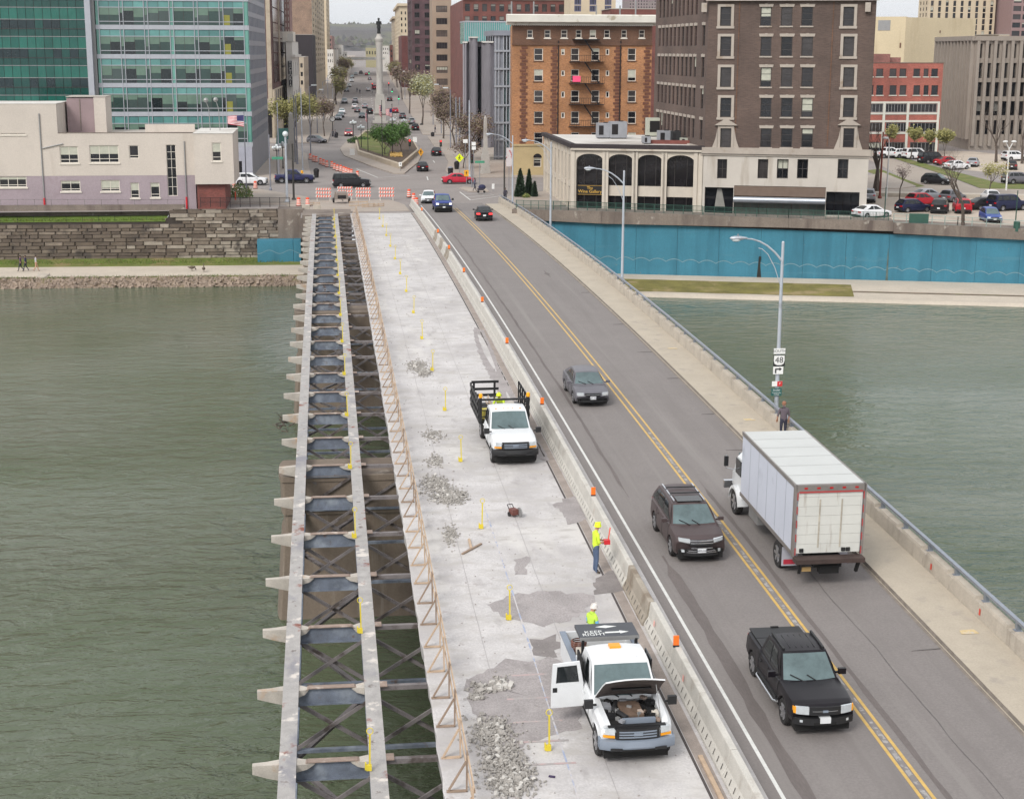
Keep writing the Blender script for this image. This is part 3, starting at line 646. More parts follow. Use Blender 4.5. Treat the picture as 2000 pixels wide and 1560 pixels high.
while t < 80:
    q = random.Random(i); dd = q.uniform(-.012, .012)
    b = MB(); x0, x1 = t+.012, t+PW-.012
    b.add([(x0, dd, -5.95), (x1, dd, -5.95), (x1, dd, ztop(x1)), (x0, dd, ztop(x0)), (x0, .4, -5.95), (x1, .4, -5.95), (x1, .4, ztop(x1)), (x0, .4, ztop(x0))], [(0, 1, 2, 3), (0, 3, 7, 4), (1, 5, 6, 2), (3, 2, 6, 7)])
    b.build('wall_panel', M_BLUE, mw); t += PW; i += 1
MB().add([(-17, .3, -6), (330, .3, -6), (330, .3, -1.5), (-17, .3, ztop(-17)-.1)], [(0, 1, 2, 3)]).build('wall_core', M_JOINT, mw)
# wave line: rolling arcs
zw0 = hit(1300, 509, W0, nW).z; zw1 = hit(1900, 533, W0, nW).z
vs = []; n = 900
for i in range(n+1):
    x = -12+92*i/n; ph = (x*.55) % 1.0; a = abs(math.sin(math.pi*ph))**.8*.34; z = zw0+(zw1-zw0)*x/(W1-W0).length+a-.12
    vs += [(x, -.022, z-.045), (x, -.022, z+.045)]
MB().add(vs, [(2*i, 2*i+2, 2*i+3, 2*i+1) for i in range(n)]).build('wave_line', M_WAVE, mw)
M_BLKST = mat('dark_drain_stain', (46, 48, 44), .9, var=.3, k=.7)
x = (hit(1483, 500, W0, nW)-W0).dot(dW); b = MB(); b.add([(x-.2, -.024, -5.9), (x+.3, -.024, -5.9), (x+.13, -.024, -4.4), (x+.2, -.024, -3.75), (x-.05, -.024, -3.6), (x-.1, -.024, -4.5)], [(0, 1, 2, 3, 4, 5)]).build('drain_stain', M_BLKST, mw)
b = MB(); b.box(x-.05, x+.2, -.16, .1, -3.85, -3.5).build('drain_outlet', M_BLKST, mw)
x = (hit(1733, 520, W0, nW)-W0).dot(dW); MB().add([(x-.12, -.024, -5.9), (x+.14, -.024, -5.9), (x+.06, -.024, -3.2), (x-.02, -.024, -2.2)], [(0, 1, 2, 3)]).build('drain_stain', mat('grey_drain_stain', (96, 110, 104), .9, var=.3, k=.8), mw)
# ledge on top of the wall
led = thing('wall_ledge', 'stained concrete coping ledge on top of the blue river wall', 'ledge')
def lg(px, py): p = hit(px, py, wp(0, .55), nW); return p
pts = [(985, 408, 425), (1100, 420, 440), (1400, 424, 444), (1740, 434, 452)]
def ledge_piece(px0, px1, yt0, yb0, yt1, yb1, nm):
    a, b_ = hit(px0, yt0, wp(0, .5), nW), hit(px1, yt1, wp(0, .5), nW); a2, b2 = hit(px0, yb0, wp(0, .5), nW), hit(px1, yb1, wp(0, .5), nW)
    bk = nW*3.2
    MB().add([a2, b2, b_, a, a2+bk, b2+bk, b_+bk, a+bk], [(0, 1, 2, 3), (3, 2, 6, 7), (0, 4, 5, 1), (0, 3, 7, 4), (1, 5, 6, 2)]).build(nm, M_OLDC, led)
for px0, px1, a, b_, c, d in ((1000, 1175, 409, 428, 413, 437), (1175.3, 1355, 413, 437, 420, 441), (1355.3, 1540, 420, 441, 427, 445), (1540.3, 1745, 427, 445, 432, 452), (1745.3, 2100, 435, 456, 452, 474)):
    ledge_piece(px0, px1, a, b_, c, d, 'coping_block')
# ================================================================ buildings
G_DARK = [glass('window_glass_a', (30, 31, 35)), glass('window_glass_b', (44, 42, 44)), glass('window_glass_c', (22, 23, 27)), glass('window_glass_d', (60, 56, 56), .1)]
M_BLIND = mat('window_blind', (206, 206, 190), .8, var=.1, scale=2, k=.7)
M_BLIND2 = mat('grey_blind', (150, 148, 142), .8, var=.15, scale=2, k=.7)
M_FRW = mat('white_window_frame', (226, 218, 206), .6, var=.08, k=.85); M_FRD = mat('dark_window_frame', (58, 52, 50), .6, var=.1, k=.8); M_FRM = mat('metal_window_frame', (150, 150, 150), .5, .3, var=.1, k=.9)
HEAD = R(1.46)                                                   # heading of the main street
HDIR = Vector((math.sin(HEAD), math.cos(HEAD), 0))
class Face:
    def __init__(s, root, pA, pB):
        s.root = root; s.a = Vector((pA[0], pA[1], 0)); s.b = Vector((pB[0], pB[1], 0)); d = s.b-s.a; s.W = d.length
        s.M = Matrix.Translation(s.a) @ Matrix.Rotation(math.atan2(d.y, d.x), 4, 'Z'); s.u = d.normalized(); s.n = Vector((-s.u.y, s.u.x, 0))
        rm = Matrix.Translation(root.location) @ Matrix.Rotation(root.rotation_euler.z, 4, 'Z'); s.loc = rm.inverted() @ s.M
    def uz(s, px, py, d=0.0):
        p = hit(px, py, s.a+s.n*d, s.n); return (p-s.a).dot(s.u), p.z
    def rect(s, x0, y0, x1, y1, d=0.0):
        a, z1 = s.uz(x0, (y0+y1)/2, d); b, _ = s.uz(x1, (y0+y1)/2, d); _, zt = s.uz((x0+x1)/2, y0, d); _, zb = s.uz((x0+x1)/2, y1, d); return (a, b, zb, zt)
    def put(s, name, mb, m_, parent=None, smooth=False):
        mb.tf(s.loc); return mb.build(name, m_, parent or s.root, smooth)
    def inst(s, name, me, x, y, z, sc=(1, 1, 1)):
        o = link(name, me, s.root); o.matrix_local = s.loc @ Matrix.Translation((x, y, z)) @ Matrix.Diagonal((*sc, 1)); return o
    def wall(s, name, x0, x1, z0, z1, holes, m_, t=.25, y=0.0):
        holes = [(max(a, x0), min(b, x1), max(c, z0), min(d, z1)) for a, b, c, d in holes if a < x1 and b > x0 and c < z1 and d > z0]
        zs = sorted({round(v, 4) for h in holes for v in h[2:]}|{z0, z1}); mb = MB()
        for za, zb in zip(zs, zs[1:]):
            if zb-za < 1e-4: continue
            hs = sorted((h[0], h[1]) for h in holes if h[2] < zb-1e-4 and h[3] > za+1e-4); x = x0
            for a, b in hs+[(x1, x1)]:
                if a > x+1e-4: mb.poly([(x, y, za), (a, y, za), (a, y, zb), (x, y, zb)])
                x = max(x, b)
        for a, b, c, d in holes:
            mb.add([(a, y, c), (b, y, c), (b, y, d), (a, y, d), (a, y+t, c), (b, y+t, c), (b, y+t, d), (a, y+t, d)], [(0, 4, 5, 1), (1, 5, 6, 2), (2, 6, 7, 3), (3, 7, 4, 0)])
        return s.put(name, mb, m_)
WCACHE = {}
def win_meshes(w, h, st):
    key = (round(w, 1), round(h, 1), st['id'])
    if key in WCACHE: return WCACHE[key], key
    w, h = key[0], key[1]; f = st.get('fw', .07); y0, y1 = st.get('y', .10), st.get('y', .10)+.06; b = MB()
    b.box(0, w, y0, y1, 0, f); b.box(0, w, y0, y1, h-f, h); b.box(0, f, y0, y1, f, h-f); b.box(w-f, w, y0, y1, f, h-f)
    for k in range(st.get('nv', 0)): x = w*(k+1)/(st['nv']+1); b.box(x-f*.35, x+f*.35, y0+.004, y1-.004, f, h-f)
    for z in st.get('hz', ()): b.box(f, w-f, y0+.008, y1-.008, h*z-f*.35, h*z+f*.35)
    pm = MB().poly([(f*.6, y1-.02, f*.6), (w-f*.6, y1-.02, f*.6), (w-f*.6, y1-.02, h-f*.6), (f*.6, y1-.02, h-f*.6)])
    r = {'f': b.mesh('window', st['frame']), 'p': [pm.mesh('pane', g) for g in st.get('glass', G_DARK)]}
    r['b'] = [MB().poly([(f*.6, y1-.026, h*q), (w-f*.6, y1-.026, h*q), (w-f*.6, y1-.026, h-f*.6), (f*.6, y1-.026, h-f*.6)]).mesh('blind', st.get('blind', M_BLIND)) for q in (.3, .5, .72)]
    WCACHE[key] = r; return r, key
def windows(face, rects, st, seed=1, sill=None, lintel=None, pb=None):
    q = random.Random(seed); pb = st.get('pb', .25) if pb is None else pb
    for a, b, c, d in rects:
        r, key = win_meshes(b-a, d-c, st); o = face.inst('window', r['f'], a, 0, c, ((b-a)/key[0], 1, (d-c)/key[1]))
        link('pane', q.choice(r['p']), o)
        if q.random() < pb: link('blind', q.choice(r['b']), o)
        if sill:
            k = ('sill', key[0], sill.name)
            if k not in WCACHE: WCACHE[k] = MB().box(-.12, key[0]+.12, -.10, .1, -.16, -.003).mesh('sill', sill)
            link('sill', WCACHE[k], o)
        if lintel:
            k = ('lintel', key, lintel.name)
            if k not in WCACHE:
                w, h = key[0], key[1]; m_ = MB().add([(-.15, -.06, h+.003), (w+.15, -.06, h+.003), (w+.22, -.06, h+.32), (-.22, -.06, h+.32), (-.15, .1, h+.003), (w+.15, .1, h+.003), (w+.22, .1, h+.32), (-.22, .1, h+.32)], [(0, 1, 2, 3), (3, 2, 6, 7), (0, 3, 7, 4), (1, 5, 6, 2), (0, 4, 5, 1)])
                m_.box(w/2-.14, w/2+.14, -.10, -.06, h+.0, h+.36); WCACHE[k] = m_.mesh('lintel', lintel)
            link('lintel', WCACHE[k], o)
def bld(name, label, pA, pB, cat='building'):
    d = Vector(pB)-Vector(pA); return thing(name, label, cat, (pA[0], pA[1], 0), math.atan2(d.y, d.x))
def body(face, name, x0, x1, z0, z1, dep, m_, inset=.24, roof=None, sk=0.0):
    o = face.put(name, MB().prism([(x0+.02, inset), (x1-.02, inset), (x1-.02+sk*dep, dep), (x0+.02+sk*dep, dep)], z0, z1-.02), m_)
    if roof: face.put('roof', MB().prism([(x0, .02), (x1, .02), (x1+sk*dep, dep+.1), (x0+sk*dep, dep+.1)], z1-.019, z1+.05), roof)
    return o
def gridrects(x0, x1, z0, z1, nc, nr, fx=.6, fz=.6):
    cw, ch = (x1-x0)/nc, (z1-z0)/nr
    return [(x0+cw*(i+.5-fx/2), x0+cw*(i+.5+fx/2), z0+ch*(j+.5-fz/2), z0+ch*(j+.5+fz/2)) for i in range(nc) for j in range(nr)]
ST_W = dict(id='w', frame=M_FRW, fw=.09, hz=(.5,), pb=.35, y=.08); ST_D = dict(id='d', frame=M_FRD, fw=.07, hz=(.5,), pb=.12, y=.12)
ST_D3 = dict(id='d3', frame=M_FRD, fw=.08, hz=(.33, .66), pb=.1, y=.12); ST_P = dict(id='p', frame=M_FRD, fw=.05, pb=.15, y=.12); ST_W3 = dict(id='w3', frame=M_FRW, fw=.09, nv=2, hz=(.22,), pb=.6, y=.08)
ST_W2 = dict(id='w2', frame=M_FRW, fw=.09, nv=1, hz=(.22,), pb=1, y=.08); ST_W1 = dict(id='w1', frame=M_FRW, fw=.09, hz=(.22,), pb=.8, y=.08)
# ---------------------------------------------------------------- beige building by the river, left
M_BEI = mat('beige_stucco', (206, 196, 186), .9, var=.07, scale=.25, fine=.06, k=.86, stain=((186, 174, 162), .4, .56, .72, (1, 1, .12)))
M_MAU = mat('mauve_painted_block', (166, 152, 158), .9, var=.07, scale=.3, fine=.08, k=.86, stain=((150, 134, 140), .4, .56, .7))
M_MAU2 = mat('mauve_penthouse', (158, 138, 140), .9, var=.1, scale=.4, k=.85); M_RBR = brick('red_base_brick', (126, 66, 58), (120, 90, 84), .9)
M_ROOFW = mat('white_roof_membrane', (226, 222, 216), .8, var=.1, scale=.2, k=.75, stain=((170, 160, 150), .25, .52, .62, (.3, 1, 1)))
M_ROOFG = mat('grey_roof', (196, 188, 178), .9, var=.14, scale=.2, k=.7)
Yb = 186.0
pA, pB = A(-160, 400, Yb), A(384, 400, Yb); b1 = bld('office_building', 'beige low office block with a mauve lower storey above the river wall', pA, pB); f = Face(b1, pA, pB)
zr = f.uz(250, 260)[1]; zm = f.uz(250, 343)[1]; zb0 = .3; xl = f.uz(111, 230)[0]
up3 = [f.rect(0, 228, 49, 263)]; up2 = [f.rect(117, 286, 153, 319)]; u3b = [f.rect(175, 284, 232, 318)]; u1 = [f.rect(252, 284, 271, 310)]; st_ = [f.rect(326, 283, 345, 383)]
lo3 = [f.rect(-2, 345, 52, 366)]; lo2 = [f.rect(119, 353, 157, 374), f.rect(197, 352, 234, 374)]; lo1 = [f.rect(255, 357, 272, 387), f.rect(294, 357, 312, 386)]
f.wall('lower_wall', 0, f.W, zb0-.4, zm, lo3+lo2+lo1+st_, M_MAU, y=.0); f.wall('upper_wall', 0, f.W, zm, zr, up3+up2+u3b+u1+st_, M_BEI, y=-.01)
ztl = f.uz(60, 203)[1]; f.wall('tall_wall', 0, xl, zr, ztl, [], M_BEI, y=-.01)
body(f, 'main_volume', 0, f.W, zb0-.4, zr-.3, 13, M_BEI); f.put('roof', MB().box(xl, f.W, .3, 12.9, zr-.31, zr-.25), M_ROOFG)
f.put('parapet_coping', MB().box(xl, f.W, -.04, .3, zr-.02, zr+.06), M_OLDC)
f.put('tall_volume', MB().box(0, xl-.01, .24, 9, zr-.3, ztl-.02), M_BEI); f.put('roof', MB().box(0, xl+.05, -.05, 9.1, ztl-.019, ztl+.05), M_ROOFW)
pz = f.uz(150, 190, 6)[1]; xa, xb, xc = f.uz(131, 220, 6)[0], f.uz(184, 220, 6)[0], f.uz(207, 220, 6)[0]
f.put('penthouse', MB().box(xa, xb, 6, 11, zr-.3, pz-.1), M_MAU2); f.put('penthouse_end', MB().box(xb+.01, xc, 5.9, 11, zr-.3, pz), M_BEI)
f.put('penthouse_seam', MB().box(f.uz(156, 220, 6)[0], f.uz(156, 220, 6)[0]+.08, 5.93, 6, zr, pz-.2), M_OLDC); f.put('penthouse_roof', MB().box(xa-.05, xc+.05, 5.85, 11.1, pz+.002, pz+.08), M_ROOFG)
windows(f, up3+u3b, ST_W3, 1, pb=.5, sill=M_FRW); windows(f, up2, ST_W2, 2, sill=M_FRW); windows(f, u1, ST_W1, 3, pb=0); windows(f, lo3, ST_W3, 4, sill=M_FRW); windows(f, lo2, ST_W2, 5, sill=M_FRW); windows(f, lo1, ST_W1, 6, sill=M_FRW)
windows(f, st_, dict(id='stair', frame=M_FRW, fw=.07, nv=1, hz=(.18, .36, .55, .72, .86), pb=0, y=.12), 7)
x0, x1, z0, z1 = st_[0]; f.put('stair_flight', MB().bar((x0+.1, .24, z0+2.4), (x1-.1, .24, z0+1.6), .03, .12, (0, 0, 1)), M_FRW)
for px, y0 in ((83, 222), (362, 276)):
    x = f.uz(px, 330)[0]; zt = f.uz(px, y0)[1]; f.put('downpipe', MB().tube([(x, -.1, .9), (x, -.1, zt)], .07, 8), M_FRM); f.put('pipe_guard', MB().tube([(x, -.1, -.1), (x, -.1, 1.4)], .11, 8), mat('red_pipe_guard', (206, 40, 50), .6, var=.1, k=.9))
x = f.uz(83, 300)[0]; f.put('downpipe', MB().tube([(x, -.1, f.uz(83, 290)[1]), (x+2.4, -.1, f.uz(83, 281)[1])], .06, 8), M_FRM)
pC, pD = A(383, 400, Yb-1.2), A(459, 400, Yb-1.2); f2 = Face(b1, pC, pD); zt2 = f2.uz(420, 261)[1]; zo = f2.uz(420, 359)[1]
w2 = [f2.rect(414, 279, 432, 315)]
f2.wall('end_wall', 0, f2.W, zo, zt2, w2, M_BEI); f2.put('end_volume', MB().box(.02, f2.W-.02, .24, 12, zo+.02, zt2-.02), M_BEI); f2.put('roof', MB().box(-.05, f2.W+.06, -.06, 12.1, zt2-.018, zt2+.06), M_ROOFW)
f2.put('overhang_soffit', MB().box(0, f2.W, 0, 12, zo-.06, zo-.002), M_BEI)
f2.put('brick_base', MB().box(.15, f2.W-1.1, .5, 11, -.1, zo-.06), M_RBR); windows(f2, w2, ST_W1, 8, sill=M_FRW, pb=.6)
f2.put('roof_wall', MB().box(-6.0, -.2, 5, 5.3, zr-.3, f2.uz(383, 243, 5)[1]), M_BEI)
for px, py in ((402, 196), (421, 195)):
    x, z = f2.uz(px, py, 6); f2.put('roof_lamp', MB().tube([(x+.4, 6, zr-.2), (x+.3, 6, z-1), (x-.02, 6, z)], .05, 6).sphere((x, 6, z), .3, 8), M_FRM)
# ---------------------------------------------------------------- teal glass office
def teal(n_, c_, r_=.08): return glass(n_, c_, r_, .6, .22, .25)
T_SP = [teal('teal_spandrel_a', (92, 142, 138)), teal('teal_spandrel_b', (80, 126, 124))]; T_GL = [teal('dark_vision_glass', (26, 36, 38)), teal('green_vision_glass', (44, 66, 62)), teal('grey_vision_glass', (62, 76, 74))]
T_BL = mat('green_tinted_blind', (116, 144, 128), .25, var=.15, scale=.8, k=.65); T_COL = teal('teal_column_glass', (98, 150, 138)); M_BAND = mat('white_metal_band', (190, 194, 202), .45, .1, var=.06, k=.7); M_YELP = mat('yellow_interior_panel', (150, 148, 60), .5, var=.1, k=.7)
Yg = 233.0; pA, pB = A(-160, 200, Yg), A(489, 200, Yg); gb = bld('glass_office', 'tall teal glass office block with white floor bands behind the beige building', pA, pB); f = Face(gb, pA, pB)
XX = lambda px: f.uz(px, 110)[0]
ZZ = lambda py: f.uz(340, py)[1]
xe = [XX(p) for p in (190, 196.5, 237, 244, 284.5, 292, 334, 341.5, 381.5, 389, 431, 438.5, 478, 488)]
bands = [ZZ(p) for p in (-62, -2, 54, 111, 167, 223, 283)]
ztop_g = bands[0]; body(f, 'core', 0, f.W-.3, 0, ztop_g, 40, M_FRD, .5, None, math.tan(HEAD))
pc = {}
def quadmesh(nm, w, h, y, m_):
    k = (nm, round(w, 2), round(h, 2), m_.name)
    if k not in pc: pc[k] = MB().box(0, w, y, y+.05, 0, h).mesh(nm, m_)
    return pc[k]
q = random.Random(4)
for j in range(6):
    zt, zb = bands[j]-.33, bands[j+1]+.33
    for i in range(len(xe)-1):
        a, b = xe[i]+.04, xe[i+1]-.04; n = 2 if i % 2 else 1
        if i in (0, 6, 12): f.inst('glass_column', quadmesh('glass_column', b-a, zt-zb, .12, T_COL), a, 0, zb); continue
        for k in range(n):
            w_ = (b-a)/n-.03; x = a+(b-a)*k/n+.015; H_ = zt-zb; hs_ = H_*.27
            f.inst('spandrel', quadmesh('spandrel', w_, hs_-.04, .12, q.choice(T_SP)), x, 0, zt-hs_)
            o = f.inst('pane', quadmesh('pane', w_, H_-hs_-.06, .12, q.choice(T_GL)), x, 0, zb)
            r_ = q.choice((.18, .18, .3, .42, .42, .55, .2)); 
            if j < 1: r_ = .45
            bl = link('blind', quadmesh('blind', w_-.02, (H_-hs_-.06)*r_, .10, T_BL), o); bl.location = (.01, 0, (H_-hs_-.06)*(1-r_))
            if i == 11 and k == 0: bl.location.z = 0; bl.data = quadmesh('panel', w_-.5, (H_-hs_-.06)*.6, .09, M_YELP)
    f.put('floor_band', MB().box(xe[0]-.05, xe[-1], .02, .3, bands[j+1]-.32, bands[j+1]+.32), M_BAND)
    for zz in (zt-(zt-zb)*.27, zb+(zt-zb)*.14): f.put('rail_bar', MB().box(xe[1], xe[-2], .06, .13, zz-.05, zz+.05), M_BAND)
for x in xe[1:-1]: f.put('mullion', MB().box(x-.045, x+.045, -.02, .16, bands[6], bands[0]), M_BAND)
for i in range(1, 13, 2): x = (xe[i]+xe[i+1])/2; f.put('mullion', MB().box(x-.025, x+.025, .1, .19, bands[6], bands[0]), M_FRD)
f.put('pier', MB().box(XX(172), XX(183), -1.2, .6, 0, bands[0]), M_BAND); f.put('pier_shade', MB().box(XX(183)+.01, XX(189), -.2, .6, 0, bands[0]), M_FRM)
f.wall('base_wall', XX(380), f.W, 0, bands[6]-.32, [f.rect(462, 315, 473, 345), ], mat('pale_metal_panel', (170, 172, 184), .5, .1, var=.08, k=.85)); f.put('door', MB().box(*f.rect(462, 315, 473, 345)[:2], .2, .24, 0, f.rect(462, 315, 473, 345)[3]), G_DARK[2])
# darker wing on the left
D_GL = [teal('deep_green_glass_%d' % i, c_) for i, c_ in enumerate(((18, 84, 74), (14, 66, 60), (26, 96, 84), (20, 40, 44)))]
xs = [XX(p) for p in [172-16.3*i for i in range(0, 13)]][::-1]; q = random.Random(9)
hl = [ZZ(p) for p in (-40, 17, 73, 129, 186, 243)]
for j in range(5):
    for i in range(12):
        a, b = xs[i]+.03, xs[i+1]-.03; H_ = hl[j]-hl[j+1]; 
        for zf0, zf1, k in ((.0, .26, 1), (.28, .58, 3 if q.random() < .5 else 1), (.6, .99, 2 if q.random() < .6 else 0)):
            f.inst('pane', quadmesh('pane', b-a, H_*(zf1-zf0), -1.0, D_GL[k]), a, 0, hl[j+1]+H_*zf0)
    for zf in (0, .27, .59): f.put('transom', MB().box(xs[0], xs[-1], -1.08, -.94, hl[j+1]+H_*zf-.04, hl[j+1]+H_*zf+.04), M_FRM if zf != .27 else M_FRD)
f.put('wing_core', MB().box(0, xs[-1], -.93, .5, 0, bands[0]), M_FRD)
# side along the street
pE = hit(521, 150, pB, Vector((HDIR.y, -HDIR.x, 0))); f2 = Face(gb, pB, pE); M_GMET = mat('grey_metal_cladding', (150, 154, 164), .45, .3, var=.1, scale=.3, k=.85)
rc = gridrects(.6, f2.W-1.5, bands[6], bands[0], 14, 12, .62, .66); f2.wall('side_wall', .0, f2.W, 0, bands[0], rc, M_GMET); windows(f2, rc, dict(id='gs', frame=M_GMET, fw=.06, pb=.1, glass=[glass('side_glass_a', (88, 92, 100)), glass('side_glass_b', (56, 58, 66))]), 3)
# ---------------------------------------------------------------- generic street towers
def at_line(px, p0, dirv):
    n = Vector((dirv.y, -dirv.x, 0)); return hit(px, 150, p0, n)
def tower(name, label, px0, px1, Y, ytop, m_, front=None, side=None, st=ST_D, roof=M_ROOFG, zbase=0, seed=1, sidem=None, cat='building', zcap=None):
    """front=(cols,rows,ytopwin,ybotwin,fx,fz); side=(which, px_end, cols, rows, ytopwin, ybotwin, fx, fz, st)"""
    pA, pB = A(px0, 150, Y), A(px1, 150, Y); o = bld(name, label, pA, pB); f = Face(o, pA, pB); zt = f.uz((px0+px1)/2, ytop)[1] if zcap is None else zcap
    zb = zbase-2
    rc = []
    if front:
        z1, z0 = f.uz((px0+px1)/2, front[2])[1], f.uz((px0+px1)/2, front[3])[1]; rc = gridrects(0, f.W, z0, z1, front[0], front[1], front[4], front[5])
    f.wall('wall', 0, f.W, zb, zt, rc, m_); windows(f, rc, st, seed)
    dep = 14.0; fs = None
    if side:
        if side[0] == 'R': pe = at_line(side[1], pB, HDIR); fs = Face(o, pB, pe)
        else: pe = at_line(side[1], pA, HDIR); fs = Face(o, pe, pA)
        dep = fs.W; rs = []
        if side[2]:
            z1, z0 = zt-side[4], zb+side[5]; rs = gridrects(.4, fs.W-.4, z0, z1, side[2], side[3], side[6], side[7])
        fs.wall('side_wall', 0, fs.W, zb, zt, rs, sidem or m_); windows(fs, rs, side[8] if len(side) > 8 else st, seed+5)
    # core volume behind the walls
    c0, c1 = (.24, f.W-.24); s_ = math.tan(-(HEAD)) * 0
    hd = f.loc.to_3x3().inverted() @ (Matrix.Rotation(-o.rotation_euler.z, 3, 'Z') @ HDIR)
    v = [(c0, .26), (c1, .26), (c1+hd.x*dep, .26+hd.y*dep-.3), (c0+hd.x*dep, .26+hd.y*dep-.3)]
    f.put('core', MB().prism(v, zb, zt-.06), sidem or m_)
    v = [(0, -.05), (f.W, -.05), (f.W+hd.x*dep, hd.y*dep), (hd.x*dep, hd.y*dep)]
    f.put('roof', MB().prism(v, zt-.055, zt+.1), roof)
    return o, f, fs, zt
M_BRN = brick('brown_glazed_brick', (96, 62, 58), (90, 66, 60), .9); M_TANB = brick('tan_brick', (150, 126, 108), (150, 130, 116), .9); M_STN = mat('limestone', (190, 176, 156), .9, var=.1, scale=.4, fine=.08, k=.85, stain=((164, 150, 132), .5, .55, .7))
M_DKB = mat('dark_blank_wall', (54, 48, 52), .85, var=.12, scale=.3, k=.8); M_PINKB = brick('rose_brick', (150, 116, 112), (150, 126, 120), .9); M_CRM = mat('cream_facade', (206, 190, 164), .85, var=.08, scale=.2, k=.85); M_WHB = mat('white_facade', (214, 210, 204), .8, var=.08, scale=.3, k=.85)
o, f, fs, zt = tower('corner_building', 'dark brown brick tower with tall window bays on a limestone base, left of the street', 506, 532, 334, -40, M_BRN, None, ('R', 560, 0, 0, 0, 0, 0, 0))
f.put('stone_base', MB().box(-.2, f.W+.15, -.3, 3, -1, f.uz(525, 193)[1]), M_STN); fs.put('stone_base', MB().box(-.2, fs.W, -.3, .2, -1, fs.uz(545, 170)[1]), M_STN)
M_BAYG = glass('brown_bay_glass', (72, 46, 46), .12); zb = fs.uz(545, 160)[1]
for k in range(2):
    x0, x1 = fs.W*(.08+.46*k), fs.W*(.46+.46*k); 
    for j in range(9):
        z0 = zb+.2+j*3.15; fs.put('bay_window', MB().box(x0, x1, -.12, .02, z0, z0+2.9), M_BAYG)
    fs.put('pilaster', MB().box(x1+.2, x1+1.0, -.3, .02, zb, zt), M_STN)
f.put('pilaster', MB().box(f.W-1.0, f.W-.1, -.35, .02, 8, zt), M_STN); f.put('arched_doorway', MB().prism([(1, -.34), (2.4, -.34), (2.4, -.31), (1, -.31)], 0, 6), G_DARK[1])
for k in range(7): x = fs.W*(.1+.125*k); fs.put('base_window', MB().box(x, x+fs.W*.05, -.36, -.3, 3, 10), G_DARK[0])
tower('rose_tower', 'tall rose brick tower with pale window strips behind the brown corner tower', 559, 569, 380, -40, M_PINKB, (2, 9, -30, 80, .3, .6), ('R', 574, 2, 10, 2, 30, .4, .5), ST_W)
o, f, fs, zt = tower('theatre', 'white classical theatre front with a dark vertical sign', 560, 572, 368, 82, M_WHB, (1, 1, 115, 150, .5, .7), ('R', 584, 3, 2, 3, 6, .3, .5), ST_D)
f.put('gable', MB().prism([(f.W*.3, -.3), (f.W+.3, -.3), (f.W+.3, 2), (f.W*.3, 2)], zt, zt+1.8), M_WHB); fs.put('rooftop_tank', MB().box(fs.W*.3, fs.W*.7, .2, 3, zt, zt+2.4), M_FRW); fs.put('cornice', MB().box(-.3, fs.W, -.7, .2, zt-3.5, zt-2.9), M_WHB)
sg = f.put('blade_sign', MB().box(f.W*.32, f.W*.88, -.75, -.45, f.uz(566, 170)[1], f.uz(566, 119)[1]), mat('black_sign_board', (34, 34, 40), .5, var=.1, k=.8))
tm = text_mesh('\n'.join('VICTORIA'), .95, mat('sign_lettering', (206, 204, 200), .6, var=.05), .02); t_ = link('lettering', tm, o); t_.matrix_local = f.loc @ Matrix.Translation((f.W*.6, -.78, (f.uz(566, 170)[1]+f.uz(566, 119)[1])/2)) @ Matrix.Rotation(R(90), 4, 'X')
tower('old_shop_block', 'weathered tan stone shop block between the theatre and the dark blank wall', 585, 594, 430, 112, M_STN, (1, 3, 120, 170, .5, .5), ('R', 603, 4, 3, 3, 6, .4, .5), ST_D)
tower('blank_wall_block', 'dark windowless party wall beneath the tan tower', 575, 612, 470, 68, M_DKB, None, ('R', 618, 0, 0, 0, 0, 0, 0))
o, f, fs, zt = tower('tan_tower', 'tall tan brick tower with a blank flank, left of the avenue', 573, 612, 520, -60, M_TANB, None, ('R', 636, 6, 16, 3, 12, .42, .5), ST_P, sidem=M_CRM)
tower('cream_block', 'cream mid-rise block far down the left side of the avenue', 628, 640, 780, -30, M_CRM, None, ('R', 646, 4, 14, 3, 10, .4, .5), ST_P, zbase=4)
tower('pink_block', 'small pinkish block far left of the avenue below the hill', 638, 650, 860, 70, M_PINKB, (2, 4, 74, 110, .4, .5), ('R', 655, 0, 0, 0, 0, 0, 0), ST_P, zbase=5)
tower('white_shop_row', 'white low shop block far down the left side of the avenue', 640, 652, 760, 97, M_WHB, (3, 2, 102, 125, .4, .5), ('R', 662, 0, 0, 0, 0, 0, 0), ST_P, zbase=4)
tower('columned_block', 'pale columned block far left of the avenue in front of the hill', 652, 668, 900, 88, M_WHB, (5, 1, 93, 108, .35, .8), ('R', 672, 0, 0, 0, 0, 0, 0), ST_P, zbase=6)
tower('low_white_block', 'lowest white block at the far end of the left row', 668, 679, 960, 102, M_WHB, (2, 2, 104, 118, .4, .5), None, ST_P, zbase=7)
# right-hand side
ST_BIG = dict(id='big', frame=M_FRD, fw=.12, nv=2, pb=.1, y=.2)
M_PUR = brick('purple_brown_brick', (92, 66, 72), (90, 70, 72), .85); M_RBK = brick('red_brown_brick', (116, 66, 60), (116, 84, 76), .9)
tower('dark_brick_tower', 'purple brown brick tower with dark window strips, right of the avenue', 806, 845, 560, -60, M_PUR, (2, 10, -30, 140, .5, .62), ('L', 797, 1, 10, 3, 8, .5, .6), ST_BIG, zbase=3)
tower('tan_balcony_tower', 'tan concrete tower with wide stacked windows beside the dark brick tower', 845, 882, 500, -60, mat('tan_concrete', (164, 144, 126), .85, var=.1, scale=.3, k=.85), (1, 9, -42, 172, .58, .52), ('L', 840, 0, 0, 0, 0, 0, 0), dict(id='balc', frame=M_FRD, fw=.15, nv=3, pb=.3, y=.12, glass=[glass('tan_tower_glass', (96, 86, 80)), G_DARK[1]]), zbase=2)
